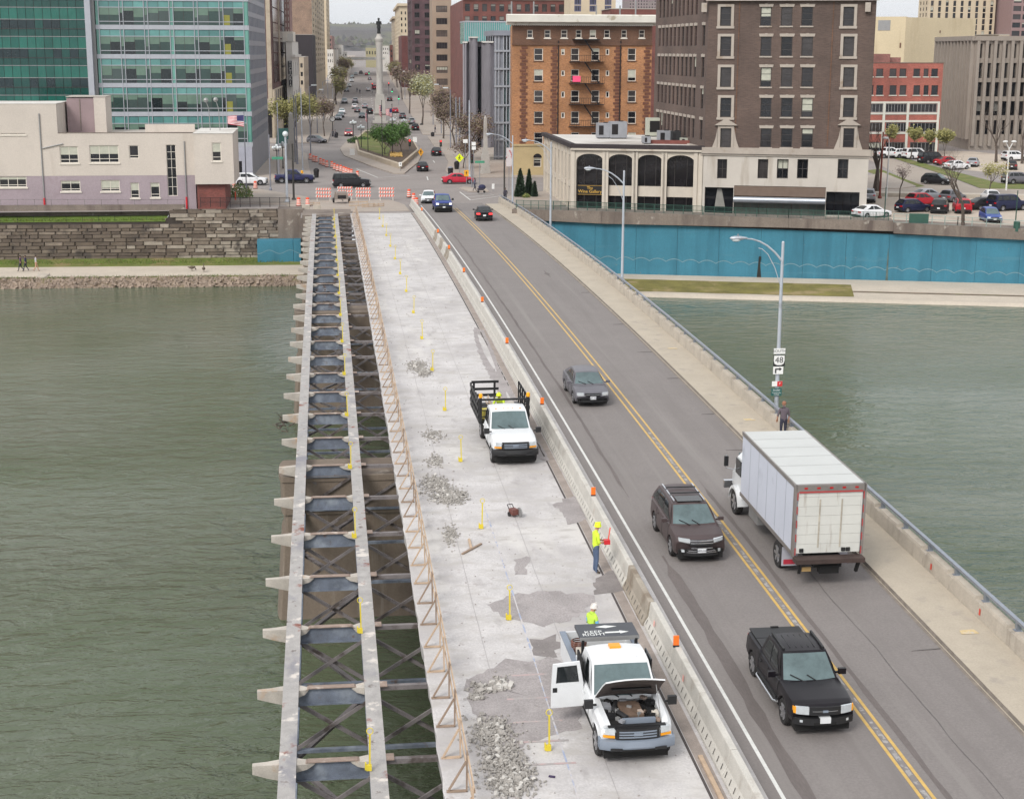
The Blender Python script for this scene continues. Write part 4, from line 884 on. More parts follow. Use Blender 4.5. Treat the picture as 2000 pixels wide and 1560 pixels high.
o, f, fs, zt = tower('red_brick_block', 'red brown brick office block with rows of square windows above the teal box', 905, 1120, 430, 1, M_RBK, (13, 7, 4, 170, .58, .62), ('L', 880, 0, 0, 0, 0, 0, 0), dict(id='rb', frame=M_FRD, fw=.1, hz=(.5,), pb=.55, blind=M_BLIND2, y=.15)); f.put('cornice', MB().box(-.4, f.W+.4, -.5, .2, zt+.1, zt+1.0), M_STN)
tower('brick_annex', 'dark red low brick block far down the right side of the avenue', 785, 797, 640, 70, brick('deep_red_brick', (110, 58, 56), (110, 80, 76), .85), None, ('L', 779, 0, 0, 0, 0, 0, 0), ST_D, zbase=3)
for nm, lb, a, b, c, y_, t_, m_ in (('cream_hotel', 'cream tower with a corniced top, right of the statue column', 782, 797, 773, 700, 10, M_CRM), ('grey_cream_block', 'greyer cream tower beyond the corniced cream tower', 772, 781, 766, 800, 35, M_STN)):
    o, f, fs, zt = tower(nm, lb, a, b, y_, t_, m_, (2, 9, t_+10, 125, .35, .5), ('L', c, 5, 10, 4, 14, .4, .5), ST_P, zbase=4); f.put('cornice', MB().box(-1, f.W, -1, .2, zt-.5, zt+.6), m_); fs.put('cornice', MB().box(0, fs.W+1, -1, .2, zt-.5, zt+.6), m_)
tower('right_far_shop', 'small brick red shop front far right of the avenue', 762, 768, 820, 88, M_RBK, (1, 2, 95, 115, .5, .5), None, ST_D, zbase=5)
tower('pale_far_block', 'pale block just right of the statue column', 748, 760, 900, 90, M_WHB, (3, 2, 92, 108, .4, .5), None, ST_P, zbase=6)
tower('olive_far_block', 'olive tan low block behind the statue column', 715, 736, 1000, 94, mat('olive_stucco', (172, 164, 130), .85, var=.1, k=.8), (4, 1, 97, 110, .4, .5), None, ST_P, zbase=7)
# skywalk over the avenue
sw = thing('skywalk', 'white enclosed footbridge crossing the avenue in the distance', 'skywalk'); a, b = A(664, 113, 850), A(752, 113, 850); MB().box(a.x, b.x, 850, 853, A(700, 118, 850).z, A(700, 115.4, 850).z).build('deck', M_WHB, sw); MB().box(a.x, b.x, 849.9, 853.1, A(700, 115.2, 850).z, A(700, 113.4, 850).z).build('glazing', glass('skywalk_glass', (190, 198, 200)), sw); MB().box(a.x, b.x, 849.8, 853.2, A(700, 113.3, 850).z, A(700, 111.6, 850).z).build('roof', M_WHB, sw)
# ribbed grey building with the teal box
M_RIB = mat('ribbed_concrete', (146, 142, 148), .8, var=.1, scale=.4, k=1.1); M_TEALF = teal('pale_teal_glass', (110, 176, 172)); Yr = 300
pA, pB = A(905, 200, Yr), A(975, 200, Yr); rbld = bld('ribbed_building', 'grey ribbed concrete building with a pale teal glass box on top', pA, pB); f = Face(rbld, pA, pB)
X = lambda p, d=0: f.uz(p, 150, d)[0]
Z = lambda p, d=0: f.uz(940, p, d)[1]
body(f, 'core', 0, f.W+6, 0, Z(82), 22, M_RIB, 1.2, M_ROOFG, pA.x/Yr)
for x0, x1, yt in ((905, 912, 85), (917, 933, 75), (941, 962, 84)):
    n = max(2, int((x1-x0)/1.9))
    for k in range(n):
        xa = X(x0)+(X(x1)-X(x0))*k/n; xb = X(x0)+(X(x1)-X(x0))*(k+1)/n; d = -.9*math.sin(math.pi*(k+.5)/n); f.put('rib', MB().box(xa+.03, xb-.05, d, 1.3, 0, Z(yt)), M_RIB)
    f.put('rib_cap', MB().box(X(x0)-.05, X(x1)+.05, -1.0, 1.6, Z(yt)+.002, Z(yt-3)), M_ROOFW)
f.put('slot_glazing', MB().box(X(934), X(940), .9, 1.15, 0, Z(92)), G_DARK[2])
d = 10
bx0, bx1, z0, z1 = X(907, d), X(1003, d), Z(86, d), Z(44, d); f.put('glass_box', MB().box(bx0, bx1, d+.05, d+9, z0, z1), M_TEALF); f.put('box_roof', MB().box(bx0-.1, bx1, d-.1, d+9.1, z1, z1+.25), M_BAND)
for k in range(24): x = bx0+(bx1-bx0)*k/23; f.put('fin', MB().box(x-.05, x+.05, d-.16, d+.05, z0, z1), M_BAND)
f.put('dark_pane', MB().box(X(949, d), X(973, d), d-.02, d+.05, z0, Z(70, d)), G_DARK[2])
Yc = 266; pA, pB = A(965, 200, Yc), A(1004, 200, Yc); cw = bld('curtain_wall_building', 'narrow white framed glass stair tower beside the orange brick hotel', pA, pB); f = Face(cw, pA, pB)
X = lambda p: f.uz(p, 200)[0]
Z = lambda p: f.uz(985, p)[1]
body(f, 'core', 0, f.W, 0, Z(62), 14, mat('dark_teal_core', (30, 64, 64), .4, var=.2, k=.8), .4, None, pA.x/Yc); f.put('roof_slab', MB().box(-.2, f.W+.2, -.5, 14.2, Z(70), Z(60)), M_GMET); f.put('grey_wall', MB().box(0, X(982), -.02, .39, 0, Z(70)), M_GMET)
for p in (968, 974, 983, 989, 995, 1000): f.put('mullion', MB().box(X(p)-.1, X(p)+.1, -.25, .42, 0, Z(70)), M_BAND)
for p in (100, 135, 169, 206, 240, 273, 306): f.put('floor_slab', MB().box(0, f.W, -.35, .45, Z(p)-.16, Z(p)+.16), M_BAND)
q = random.Random(2)
for p in (72, 102, 137, 171, 208, 242, 275):
    for a, b in ((984, 988.5), (990, 994.5), (996, 999.5)): f.put('pane', MB().box(X(a), X(b), .30, .36, Z(p+29), Z(p+2)), q.choice(T_GL+T_SP))
# ---------------------------------------------------------------- orange brick hotel
M_ORB = brick('orange_brick', (172, 122, 82), (156, 118, 92), .95, scale=.25); M_OBD = brick('brown_band_brick', (108, 78, 60), (110, 84, 70), .85); M_QUO = mat('brown_quoin', (112, 72, 56), .85, var=.2, scale=1, k=.85); M_CORN = mat('white_cornice', (224, 220, 210), .7, var=.08, scale=.5, k=.85, stain=((180, 170, 150), .6, .6, .7)); M_HST = mat('yellow_limestone', (184, 164, 124), .85, var=.12, scale=.4, k=.85); M_BLKM = mat('black_iron', (40, 36, 38), .6, .3, var=.2, k=.7)
Yh = 232; pA, pB = A(1000, 200, Yh), A(1271, 200, Yh); hb = bld('brick_hotel', 'orange brick old hotel with a white cornice and a black fire escape', pA, pB); f = Face(hb, pA, pB)
Z = lambda p: f.uz(1135, p)[1]
X = lambda p: f.uz(p, 160)[0]
big = [f.rect(a, c, b, d) for a, b in ((1043, 1060.5), (1115, 1131), (1155, 1170.7), (1226, 1242)) for c, d in ((95, 119), (136, 159), (177, 200), (218, 242), (259, 281))]
sml = [f.rect(a, c, b, d) for a, b in ((1096, 1103), (1183, 1190)) for c, d in ((96, 108), (138, 149), (179, 191), (220, 231))]
top = [f.rect(a, 59, b, 74.5) for a, b in ((1029.6, 1040.6), (1063.5, 1075), (1095.7, 1108), (1124.7, 1135.7), (1152, 1164), (1180, 1191), (1213.7, 1224), (1248, 1259))]
f.wall('brick_wall', 0, f.W, Z(283), Z(87), big+sml, M_ORB); f.wall('upper_band', 0, f.W, Z(87), Z(50), top, M_OBD, y=-.02); f.wall('stone_base', 0, f.W, -1, Z(283), [f.rect(1042, 308, 1057, 326)], M_HST, y=-.08)
body(f, 'core', .1, f.W, -1, Z(46), 27, M_OBD, .3, M_ROOFG, pA.x/Yh-.002)
windows(f, big, ST_W, 1, sill=M_OBD, lintel=None); windows(f, sml, dict(id='ws', frame=M_FRW, fw=.12, pb=.2, y=.06), 2); windows(f, top, ST_W, 3, sill=M_FRW); windows(f, [f.rect(1042, 308, 1057, 326)], ST_W, 4, sill=M_HST)
wa, wb_, wc, wd = f.rect(1042, 308, 1057, 326); f.put('arch_head', MB().add([((wa+wb_)/2+.65*math.cos(t), -.12, wd+.6*math.sin(t)) for t in [R(a) for a in range(0, 181, 20)]], [tuple(range(10))]), G_DARK[1])
for a, c in ((1021, 0), (1081, 0), (1204, 0), (1262, 0)):
    for k in range(30):
        z = Z(280)+k*(Z(90)-Z(280))/30; x = X(a)+(.25 if k % 2 else 0); f.put('quoin', MB().box(x-.45, x+.45, -.07, .02, z, z+.36), M_QUO)
for p in (87, 283): f.put('string_course', MB().box(-.05, f.W+.05, -.22, .05, Z(p)-.14, Z(p)+.14), M_OBD if p < 100 else M_HST)
pr_ = [(.0, 50), (-.35, 50), (-.45, 46.5), (-1.3, 44), (-1.35, 31), (-.9, 29), (0.2, 29)]; b = MB(); n = len(pr_)
for x in (-.9, f.W+.6): b.v += [(x, y, Z(p)) for y, p in pr_]
b.f = [(k, n+k, n+(k+1) % n, (k+1) % n) for k in range(n)]+[tuple(range(n)), tuple(range(n, 2*n))[::-1]]; b.m = [0]*len(b.f); f.put('cornice', b, M_CORN)
for k in range(70): x = f.W*(k+.5)/70; f.put('dentil', MB().box(x-.06, x+.06, -.75, -.36, Z(51), Z(48.4)), M_CORN)
for k, p in enumerate((121, 163, 204, 247)):
    x0, x1, z = X(1111), X(1178), Z(p); b = MB().box(x0, x1, -1.3, -.05, z-.06, z+.02); f.put('fire_escape_platform', b, M_BLKM); r_ = MB(); r_.box(x0, x1, -1.32, -1.27, z+.9, z+.96)
    for j in range(16): xx = x0+(x1-x0)*j/15; r_.box(xx-.02, xx+.02, -1.31, -1.28, z, z+.9)
    f.put('fire_escape_rail', r_, M_BLKM)
    zu = z+3.1; b = MB().bar((X(1140), -1.0, zu), (X(1168), -1.0, z+.05), .05, .14); b.bar((X(1140), -.6, zu), (X(1168), -.6, z+.05), .05, .14)
    for j in range(11): t = (j+.5)/11; b.box(X(1140)+(X(1168)-X(1140))*t-.1, X(1140)+(X(1168)-X(1140))*t+.1, -1.0, -.6, zu+(z-zu)*t-.01, zu+(z-zu)*t+.02)
    f.put('fire_escape_stair', b, M_BLKM)
f.put('fire_escape_platform', MB().box(X(1117), X(1168), -1.3, -.05, Z(79), Z(77)), M_BLKM)
tag(link('pink_cloth', MB().box(X(1115.5), X(1131), -1.36, -1.33, Z(160), Z(148.5)).tf(f.M).mesh('pink_cloth', mat('pink_fabric', (255, 88, 132), .8, var=.1, k=.9)), None), 'bright pink cloth hung on the hotel fire escape', 'cloth')
for p in (1082, 1203): f.put('downpipe', MB().tube([(X(p)+.6, -.12, Z(283)), (X(p)+.6, -.12, Z(80))], .08, 6), M_BLKM)
fs = Face(hb, A(996.5, 200, Yh+27), pA); rc = gridrects(2, fs.W-2, 3, Z(60), 7, 6, .3, .5); fs.wall('side_wall', 0, fs.W, -1, Z(48), rc, M_ORB); windows(fs, rc, ST_W, 9)
for p, h in ((1008, 4), (1052, 4), (1176, 3), (1254, 5), (1223, 3)): f.put('roof_vent_pipe', MB().tube([(X(p), 6, Z(40)), (X(p), 6, Z(29)+h*.5)], .12, 6), M_FRM)
# ---------------------------------------------------------------- arcaded gallery on the river
M_GAL = mat('gallery_stone', (204, 194, 180), .85, var=.08, scale=.5, fine=.06, k=.86, stain=((176, 162, 146), .6, .58, .7, (1, 1, .2))); M_BRZ = glass('bronze_glass', (30, 28, 30), .05); M_BRZF = mat('bronze_mullion', (52, 46, 44), .5, .3, var=.1, k=.8)
def onR(px, y=412): return hit(px, y, BANKR0, Vector((-dR.y, dR.x, 0)))
pA, pB = onR(1118), onR(1371); ga = bld('gallery_building', 'low pale stone arcade building with four tall arches beside the blue wall', pA, pB); f = Face(ga, pA, pB)
Z = lambda p, x=1240: f.uz(x, p)[1]
X = lambda p: f.uz(p, 350)[0]
zt = Z(290); arches = [(1125, 1178), (1187, 1236), (1244.5, 1293), (1301, 1356)]
b = MB(); xp = 0.0
for k, (a, c) in enumerate(arches):
    xa, xc = X(a), X(c); r_ = (xc-xa)/2; zs_ = Z(302)-r_*.62; n = 14
    b.poly([(xp, 0, -1), (xa, 0, -1), (xa, 0, zt), (xp, 0, zt)]); arc = [(xa+r_-r_*math.cos(math.pi*i/n), zs_+r_*.62*math.sin(math.pi*i/n)**.8) for i in range(n+1)]
    for i in range(n):
        (x0, z0), (x1, z1) = arc[i], arc[i+1]; b.poly([(x0, 0, z0), (x1, 0, z1), (x1, 0, zt), (x0, 0, zt)]); b.poly([(x0, 0, z0), (x0, .7, z0), (x1, .7, z1), (x1, 0, z1)])
    b.poly([(xa, 0, -1), (xa, .7, -1), (xa, .7, zs_), (xa, 0, zs_)]); b.poly([(xc, 0, -1), (xc, 0, zs_), (xc, .7, zs_), (xc, .7, -1)]); xp = xc
    f.put('arch_window', MB().add([(xa, .6, 0), (xc, .6, 0)]+[(x, .6, z) for x, z in arc[::-1]], [tuple(range(n+3))]), M_BRZ)
    for t in (.28, .72): f.put('mullion', MB().box(xa+2*r_*t-.04, xa+2*r_*t+.04, .52, .6, 0, zs_+r_*.4), M_BRZF)
    z0, z1 = Z(384), Z(364)
    if k == 0:
        f.put('sign_board', MB().box(xa+.1, xc-.1, .40, .55, z0, z1), mat('black_fascia', (26, 24, 24), .4, var=.1, k=.8)); f.put('sign_border', MB().box(xa+.16, xc-.16, .385, .395, z0+.05, z0+.1).box(xa+.16, xc-.16, .385, .395, z1-.1, z1-.05), mat('gold_trim', (190, 150, 70), .4, .5, var=.1))
        for s_, zz, sz in (('The', z0+(z1-z0)*.70, .46), ('Wine Gallery', z0+(z1-z0)*.36, .52)):
            t_ = link('lettering', text_mesh(s_, sz, mat('gold_lettering', (226, 180, 80), .4, .3, var=.05)), ga); t_.matrix_local = f.loc @ Matrix.Translation(((xa+xc)/2, .38, zz)) @ Matrix.Rotation(R(90), 4, 'X')
    else: f.put('spandrel_panel', MB().box(xa+.06, xc-.06, .36, .58, z0, z1), M_GAL)
b.poly([(xp, 0, -1), (f.W, 0, -1), (f.W, 0, zt), (xp, 0, zt)]); f.put('arcade_wall', b, M_GAL)
for p in (1119, 1180, 1184.5, 1238, 1241.5, 1295, 1298.5, 1358, 1368): f.put('pilaster', MB().box(X(p)-.22, X(p)+.22, -.14, .02, -1, zt-.3), M_GAL)
f.put('fascia', MB().box(-.25, f.W+.1, -.35, .1, zt-.28, zt-.05), M_GAL); f.put('roof_edge', MB().box(-.28, f.W+.12, -.38, .3, zt-.05, zt+.42), mat('black_roof_edge', (50, 40, 42), .7, var=.15, k=.8))
pL = A(1062, 330, 207); 
fs = Face(ga, pL, pA); rs = [(x, x+fs.W*.055, z0, z1) for z0, z1 in ((.4, 2.6), (3.2, 6.3)) for x in [fs.W*(.06+.115*k) for k in range(8)]]
fs.wall('side_wall', 0, fs.W, -1, zt, rs, M_GAL, .35); windows(fs, rs, dict(id='gal', frame=M_BRZF, fw=.06, pb=0, y=.2, glass=[M_BRZ]), 3); fs.put('roof_edge', MB().box(0, fs.W+.3, -.38, .3, zt-.05, zt+.42), mat('black_roof_edge', (50, 40, 42)))
for k in range(9): x = fs.W*(.035+.115*k); fs.put('pilaster', MB().box(x-.18, x+.18, -.14, .02, -1, zt-.2), M_GAL)
rf = [f.loc.inverted() @ v for v in ()]; qd = [pL, pA, pB, Vector((pB.x+1, 204, 0))]; inv = (f.M).inverted(); loc = [inv @ Vector((v.x, v.y, 0)) for v in qd]
f.put('core', MB().prism([(loc[0].x+.4, loc[0].y), (.5, .75), (f.W-.1, .75), (loc[3].x, loc[3].y)], -1, zt-.1), M_BRZF); f.put('roof', MB().prism([(loc[0].x, loc[0].y), (0, 0), (f.W, 0), (loc[3].x, loc[3].y)], zt-.1, zt+.14), M_ROOFW)
def hvac(px0, px1, py0, py1, Yd, m_, label):
    a, b_ = A(px0, (py0+py1)/2, Yd), A(px1, (py0+py1)/2, Yd); z0, z1 = zt+.14, A((px0+px1)/2, py0, Yd).z
    t = thing('rooftop_unit', label, 'rooftop unit', (a.x, Yd, z0)); w_ = b_.x-a.x; h_ = z1-z0
    MB().box(0, w_, 0, 1.6, .12, h_).build('casing', m_, t); MB().box(.08*w_, .45*w_, -.03, .02, .25*h_, .85*h_).build('louvre', M_BLKM, t); MB().box(.1, w_-.1, .1, 1.5, 0, .12).build('skid', M_BLKM, t); MB().lathe([(.3, 0), (.3, .1)], 12, (w_*.7, .8, h_)).build('fan_guard', M_BLKM, t)
M_AC = mat('unit_casing', (160, 162, 168), .5, .2, var=.12, scale=1, k=.85); M_AC2 = mat('beige_unit_casing', (192, 194, 180), .6, .1, var=.08, k=.85)
for p0, p1, y0, y1, Yd, m_, lb in ((1168, 1192, 241, 262, 196, M_AC, 'left grey unit of the double rooftop unit on the arcade roof'), (1192.5, 1225, 238, 262, 195.5, M_AC, 'right half of the double rooftop unit with a dark grille'), (1265, 1317, 231, 260, 200, M_AC2, 'largest pale rooftop unit on the arcade roof by the brown tower'), (1258, 1271, 267, 282, 184, M_AC, 'small low grey condenser at the arcade roof edge'), (1288, 1311, 256, 279, 186, M_AC, 'square grey condenser in front of the large pale unit'), (1313, 1330, 257, 280, 185, M_DARKP, 'black rooftop condenser beside the brown tower wall'), (1331, 1345, 270, 282, 184, M_AC2, 'small pale rooftop box nearest the brown tower')): hvac(p0, p1, y0, y1, Yd, m_, lb)
f.put('roof_curb', MB().box(8, 13.5, 7, 7.4, zt+.14, zt+.6), M_RBR)
# ---------------------------------------------------------------- brown brick tower on a limestone base
M_BT = brick('umber_brick', (108, 90, 82), (124, 106, 98), .66, var=.2, scale=.2); M_LS = mat('tower_limestone', (200, 188, 176), .85, var=.1, scale=.4, fine=.06, k=.66, stain=((172, 154, 136), .5, .58, .7)); M_LSP = mat('pale_base_stone', (208, 200, 190), .85, var=.08, scale=.3, k=.76, stain=((180, 168, 154), .5, .56, .7, (1, 1, .15)))
pA, pB = onR(1372), onR(1690, 420); bt = bld('brown_tower', 'tall brown brick tower with limestone window surrounds beside the river', pA, pB); f = Face(bt, pA, pB)
Z = lambda p, x=1530: f.uz(x, p)[1]
cols_ = ((1407, 1428), (1485.5, 1506.5), (1525.5, 1547.5), (1565.5, 1587.5), (1647, 1668)); rows_ = ((14, 51), (72, 110), (132, 170), (191.5, 229), (251, 288))
R_ = {(i, j): f.rect(*(cols_[i][0], rows_[j][0], cols_[i][1], rows_[j][1])) for i in range(5) for j in range(5)}
mid = [R_[i, j] for i in (1, 2, 3) for j in range(5)]; out_ = [R_[i, j] for i in (0, 4) for j in range(5)]
extra = [(a, b, c+(Z(-48)-Z(14)), d+(Z(-48)-Z(14))) for a, b, c, d in [R_[i, 0] for i in range(5)]]
bw = [f.rect(a, 311, b, 349) for a, b in ((1401, 1420), (1480, 1500), (1517.5, 1539.5), (1557, 1578), (1636, 1656.5))]
zc = Z(290); f.wall('brick_wall', 0, f.W, zc, Z(-70), mid+out_+extra, M_BT); f.wall('base_wall', -.05, f.W+.05, -1, zc, bw+[f.rect(1376, 366, 1432, 421), f.rect(1433, 364, 1612, 421), f.rect(1613, 375, 1678, 421)], M_LSP, .6, y=-.12)
windows(f, mid+extra, ST_D3, 2, sill=M_LS, lintel=M_LS, pb=.3); windows(f, out_, ST_D3, 3, pb=.05); windows(f, bw, dict(id='bt', frame=M_FRD, fw=.1, nv=1, hz=(.5,), pb=.1, y=.3), 4, sill=M_LS)
for a, b, c, d in out_:
    s_ = MB().box(a-.32, a-.01, -.1, .1, c-.02, d+.3).box(b+.01, b+.32, -.1, .1, c-.02, d+.3).box(a-.01, b+.01, -.1, .1, d+.01, d+.3).box(a-.4, b+.4, -.14, .1, c-.3, c-.03); f.put('stone_surround', s_, M_LS)
for i in (0, 4):
    a, b, c, d = R_[i, 4]; f.put('pediment', MB().add([(a-.7, -.3, d+.35), (b+.7, -.3, d+.35), ((a+b)/2, -.3, d+1.15), (a-.7, .05, d+.35), (b+.7, .05, d+.35), ((a+b)/2, .05, d+1.15)], [(0, 1, 2), (0, 2, 5, 3), (1, 4, 5, 2), (0, 3, 4, 1)]), M_LS)
    for sx, x in ((-1, a-.35), (1, b+.35)): f.put('console', MB().add([(x, -.16, d), (x+sx*.2, -.16, c+1), (x+sx*.7, -.16, c-.4), (x, -.16, c-.4), (x, .02, d), (x+sx*.2, .02, c+1), (x+sx*.7, .02, c-.4), (x, .02, c-.4)], [(0, 1, 2, 3), (0, 4, 5, 1), (1, 5, 6, 2)]), M_LS)
    f.put('plinth', MB().box(a-2.2, b+2.2, -.2, .02, c-.95, c-.32), M_LS)
f.put('belt_course', MB().box(-.25, f.W+.25, -.4, .1, Z(302), Z(290)), M_LS); f.put('belt_lower_step', MB().box(-.15, f.W+.15, -.25, .05, Z(306), Z(302.2)), M_LS)  # second box is a lower limestone step under the belt course
for p in (1440, 1622): f.put('brick_pier_edge', MB().box(f.uz(p, 150)[0]-.06, f.uz(p, 150)[0]+.06, -.05, .02, zc+.3, Z(-70)), M_OBD)
for p in (1376, 1695): f.put('stone_bracket', MB().box(f.uz(p, 20)[0]-.3, f.uz(p, 20)[0]+.3, -.5, .02, Z(24), Z(6)), M_LS)
f.put('upper_cornice', MB().box(-.3, f.W+.3, -.5, .1, Z(2), Z(-1)), M_LS)
f.put('core', MB().box(.25, f.W-.2, .62, 26, -1, Z(-70)), M_BT)
a, b, c, d = f.rect(1433, 364, 1612, 421); f.put('shop_fascia', MB().box(a, b, -.1, .3, Z(384), Z(365)), mat('brown_fascia', (116, 98, 86), .8, var=.1, k=.85)); f.put('metal_awning', MB().tube([(a, -.5, Z(391)), (b, -.5, Z(391))], .34, 12), mat('silver_awning', (176, 182, 190), .35, .5, var=.1, k=.9), smooth=True)
for k in range(11): x = a+(b-a)*(k+.5)/11; f.put('shop_pane', MB().box(a+(b-a)*k/11+.03, a+(b-a)*(k+1)/11-.03, .4, .45, 0, Z(396)), glass('shop_glass', (78, 82, 78), .08))
a, b, c, d = f.rect(1376, 366, 1432, 421); f.put('dark_shop_window', MB().box(a, b, .42, .46, 0, d), G_DARK[2]); f.put('curtain', MB().add([((a+b)/2-.25, .38, d-.2), ((a+b)/2+.25, .38, d-.2), ((a+b)/2+.7, .38, .8), ((a+b)/2-.5, .38, .8)], [(0, 1, 2, 3)]), M_BLIND2)
a, b, c, d = f.rect(1613, 375, 1678, 421)
for k in range(4): f.put('dark_door', MB().box(a+(b-a)*k/4+.02, a+(b-a)*(k+1)/4-.02, .42, .46, 0, d), G_DARK[2])
pL = Vector((pA.x, 204, 0)); fs = Face(bt, pL, pA); zz = [(Z(50, 1372), Z(12, 1372)), (Z(108, 1372), Z(68, 1372)), (Z(165, 1372), Z(124, 1372)), (Z(222, 1372), Z(180, 1372)), (Z(280, 1372), Z(237, 1372))]
zz = [(zc+.7+3.55*k, zc+3.0+3.55*k) for k in range(7)]
rs = [(fs.W*(.07+.078*k), fs.W*(.07+.078*k)+fs.W*.042, a, b) for a, b in zz for k in range(10)]+[(fs.W*.91, fs.W*.955, a, b) for a, b in zz]
fs.wall('side_wall', 0, fs.W, -1, Z(-70), rs, M_BT); windows(fs, rs, dict(id='bts', frame=M_FRD, fw=.06, hz=(.5,), pb=.05, y=.12, glass=[G_DARK[1], glass('rust_glass', (66, 48, 48))]), 6, lintel=M_LS)
fs.put('belt_course', MB().box(0, fs.W+.2, -.3, .1, Z(302), Z(290)), M_LS)
# ---------------------------------------------------------------- red building, grey office, cream blocks, far towers on the right
M_RED_B = brick('orange_red_brick', (162, 92, 80), (160, 108, 96), .85, scale=.3); M_WHC = mat('white_concrete_frame', (206, 206, 196), .8, var=.08, scale=.5, k=.86)
Yq = 271.5; pA, pB = A(1640, 200, Yq), A(1838, 200, Yq); rd = bld('red_brick_building', 'orange red brick building with white framed lower storeys behind the car park', pA, pB); f = Face(rd, pA, pB)
Z = lambda p: f.uz(1780, p)[1]
X = lambda p: f.uz(p, 200)[0]
rc = [f.rect(a, c, b, d) for a, b in ((1696, 1706), (1711.5, 1725), (1737.5, 1751), (1757, 1770), (1784, 1797), (1804, 1813.5), (1819, 1832)) for c, d in ((134.5, 150), (167, 186))]
gl = [f.rect(a, c, b, d) for a, b in ((1675, 1725), (1730, 1771), (1777, 1830)) for c, d in ((203, 220), (240, 258), (278, 300))]
f.wall('brick_wall', 0, f.W, Z(199), Z(124), rc, M_RED_B); f.wall('lower_wall', 0, f.W, -1, Z(199), gl, M_RED_B, y=-.02); windows(f, rc, ST_P, 3, sill=M_WHC, pb=.1); windows(f, gl, dict(id='strip', frame=M_FRM, fw=.1, nv=6, pb=.1, y=.1), 4)
for p in (1727.5, 1774, 1833.5): f.put('white_column', MB().box(X(p)-.22, X(p)+.22, -.16, .02, 0, Z(199)), M_WHC)
for p in (200.5, 222, 237, 260): f.put('white_beam', MB().box(0, X(1835), -.12, .02, Z(p)-.17, Z(p)+.17), M_WHC)
body(f, 'core', 0, f.W, -1, Z(124), 24, M_RED_B, .3, M_ROOFG); f.put('coping', MB().box(-.1, f.W+.1, -.1, .3, Z(124)+.06, Z(122.5)), M_OBD)
f.put('stair_roof', MB().prism([(X(1690, ), 8), (X(1765), 8), (X(1765), 14), (X(1690), 14)], Z(124), Z(106)), brick('dusk_brick', (140, 92, 86), (130, 100, 92), .85)); f.put('stair_roof_step', MB().box(X(1765)+.02, X(1790), 9, 13, Z(124), Z(113)), brick('dusk_brick', (0, 0, 0), (0, 0, 0)))
M_GOF = mat('office_concrete', (152, 142, 132), .85, var=.08, scale=.3, fine=.06, k=.85); Yo = 288.0
pA, pB = A(1901, 150, Yo), A(2110, 150, Yo); go = bld('grey_office', 'grey concrete office block with deep vertical window bays at the right edge', pA, pB); f = Face(go, pA, pB)
Z = lambda p: f.uz(1950, p)[1]
X = lambda p: f.uz(p, 170)[0]
rc = [f.rect(1907+16.6*k, c, 1918.6+16.6*k, d) for k in range(11) for c, d in ((86, 114), (123.5, 153), (161, 189), (198, 226), (235, 263))]
f.wall('front_wall', 0, f.W, -1, Z(72), rc, M_GOF, .8); windows(f, rc, dict(id='go', frame=M_FRD, fw=.08, pb=.12, y=.6, glass=G_DARK[:3], blind=M_BLIND2), 3)
for k in range(12): x = X(1904.3+16.6*k); f.put('fin', MB().box(x-.3, x+.3, -.55, .02, Z(285), Z(78)), M_GOF)
f.put('top_band', MB().box(-.3, f.W, -.6, .2, Z(80), Z(71)), M_GOF); pL = A(1828, 150, 315); body(f, 'core', .3, f.W, -1, Z(72), 27, M_GOF, .85, M_ROOFG, (pL.x-pA.x)/(pL.y-pA.y)+.06)
pL = A(1828, 150, 315); fs = Face(go, pL, pA); rs = [(fs.W*(.03+.088*k), fs.W*(.03+.088*k)+fs.W*.05, a, b) for k in range(11) for a, b in [(Z(114)-i*3.55, Z(86)-i*3.55) for i in range(5)]]
fs.wall('side_wall', 0, fs.W, -1, Z(72), rs, M_GOF, .8); windows(fs, rs, dict(id='gos', frame=M_FRD, fw=.06, pb=.05, y=.6, glass=G_DARK[:3]), 5)
for k in range(12): x = fs.W*(.008+.088*k); fs.put('fin', MB().box(x-.2, x+.2, -.7, .02, 2, Z(78)), M_GOF)
fs.put('top_band', MB().box(-.2, fs.W+.3, -.7, .2, Z(80), Z(71)), M_GOF)
M_CRMB = mat('cream_blank_wall', (212, 196, 164), .85, var=.06, scale=.15, fine=.05, k=.86, stain=((190, 172, 140), .2, .56, .7, (1, 1, .15)))
Yk = 335; pA, pB = A(1640, 100, Yk+6), A(1766, 100, Yk); cb = bld('cream_blank_block', 'windowless cream block behind the red brick building', pA, pB); f = Face(cb, pA, pB); z_ = f.uz(1766, 33)[1]; f.put('wall', MB().box(0, f.W, 0, 30, -1, z_), M_CRMB)
p3 = A(1902, 100, Yk+8); f2 = Face(cb, pB, p3); f2.put('wall', MB().box(.01, f2.W, .0, 28, -1, z_-.15), M_CRMB); a, b, c, d = f.rect(1715, 40, 1739, 60); f.put('louvre', MB().box(a, b, -.06, .02, c, d), M_FRM); a, b, c, d = f.rect(1757, 84, 1760, 94); f.put('vent', MB().box(a, b, -.05, .02, c, d), M_OBD)
a, b, c, d = f2.rect(1835, 60, 1837, 65); f2.put('vent', MB().box(a, b, -.05, .02, c, d), M_OBD)
tower('cream_high_rise', 'pale high-rise with dark vertical window strips at top right', 1805, 1935, 430, -80, M_CRM, (9, 12, -70, 72, .38, .86), ('L', 1786, 3, 14, 3, 20, .4, .6), ST_P)
tower('right_high_rise', 'brown and white gridded high-rise at the top right corner', 1968, 2080, 420, -80, mat('rose_grid_concrete', (150, 124, 122), .85, var=.08, k=.85), (6, 9, -72, 74, .82, .62), None, ST_P)
tower('rooftop_house', 'small pale plant room peeking beside the gridded high-rise', 1945, 1966, 340, 68, M_STN, None, None)
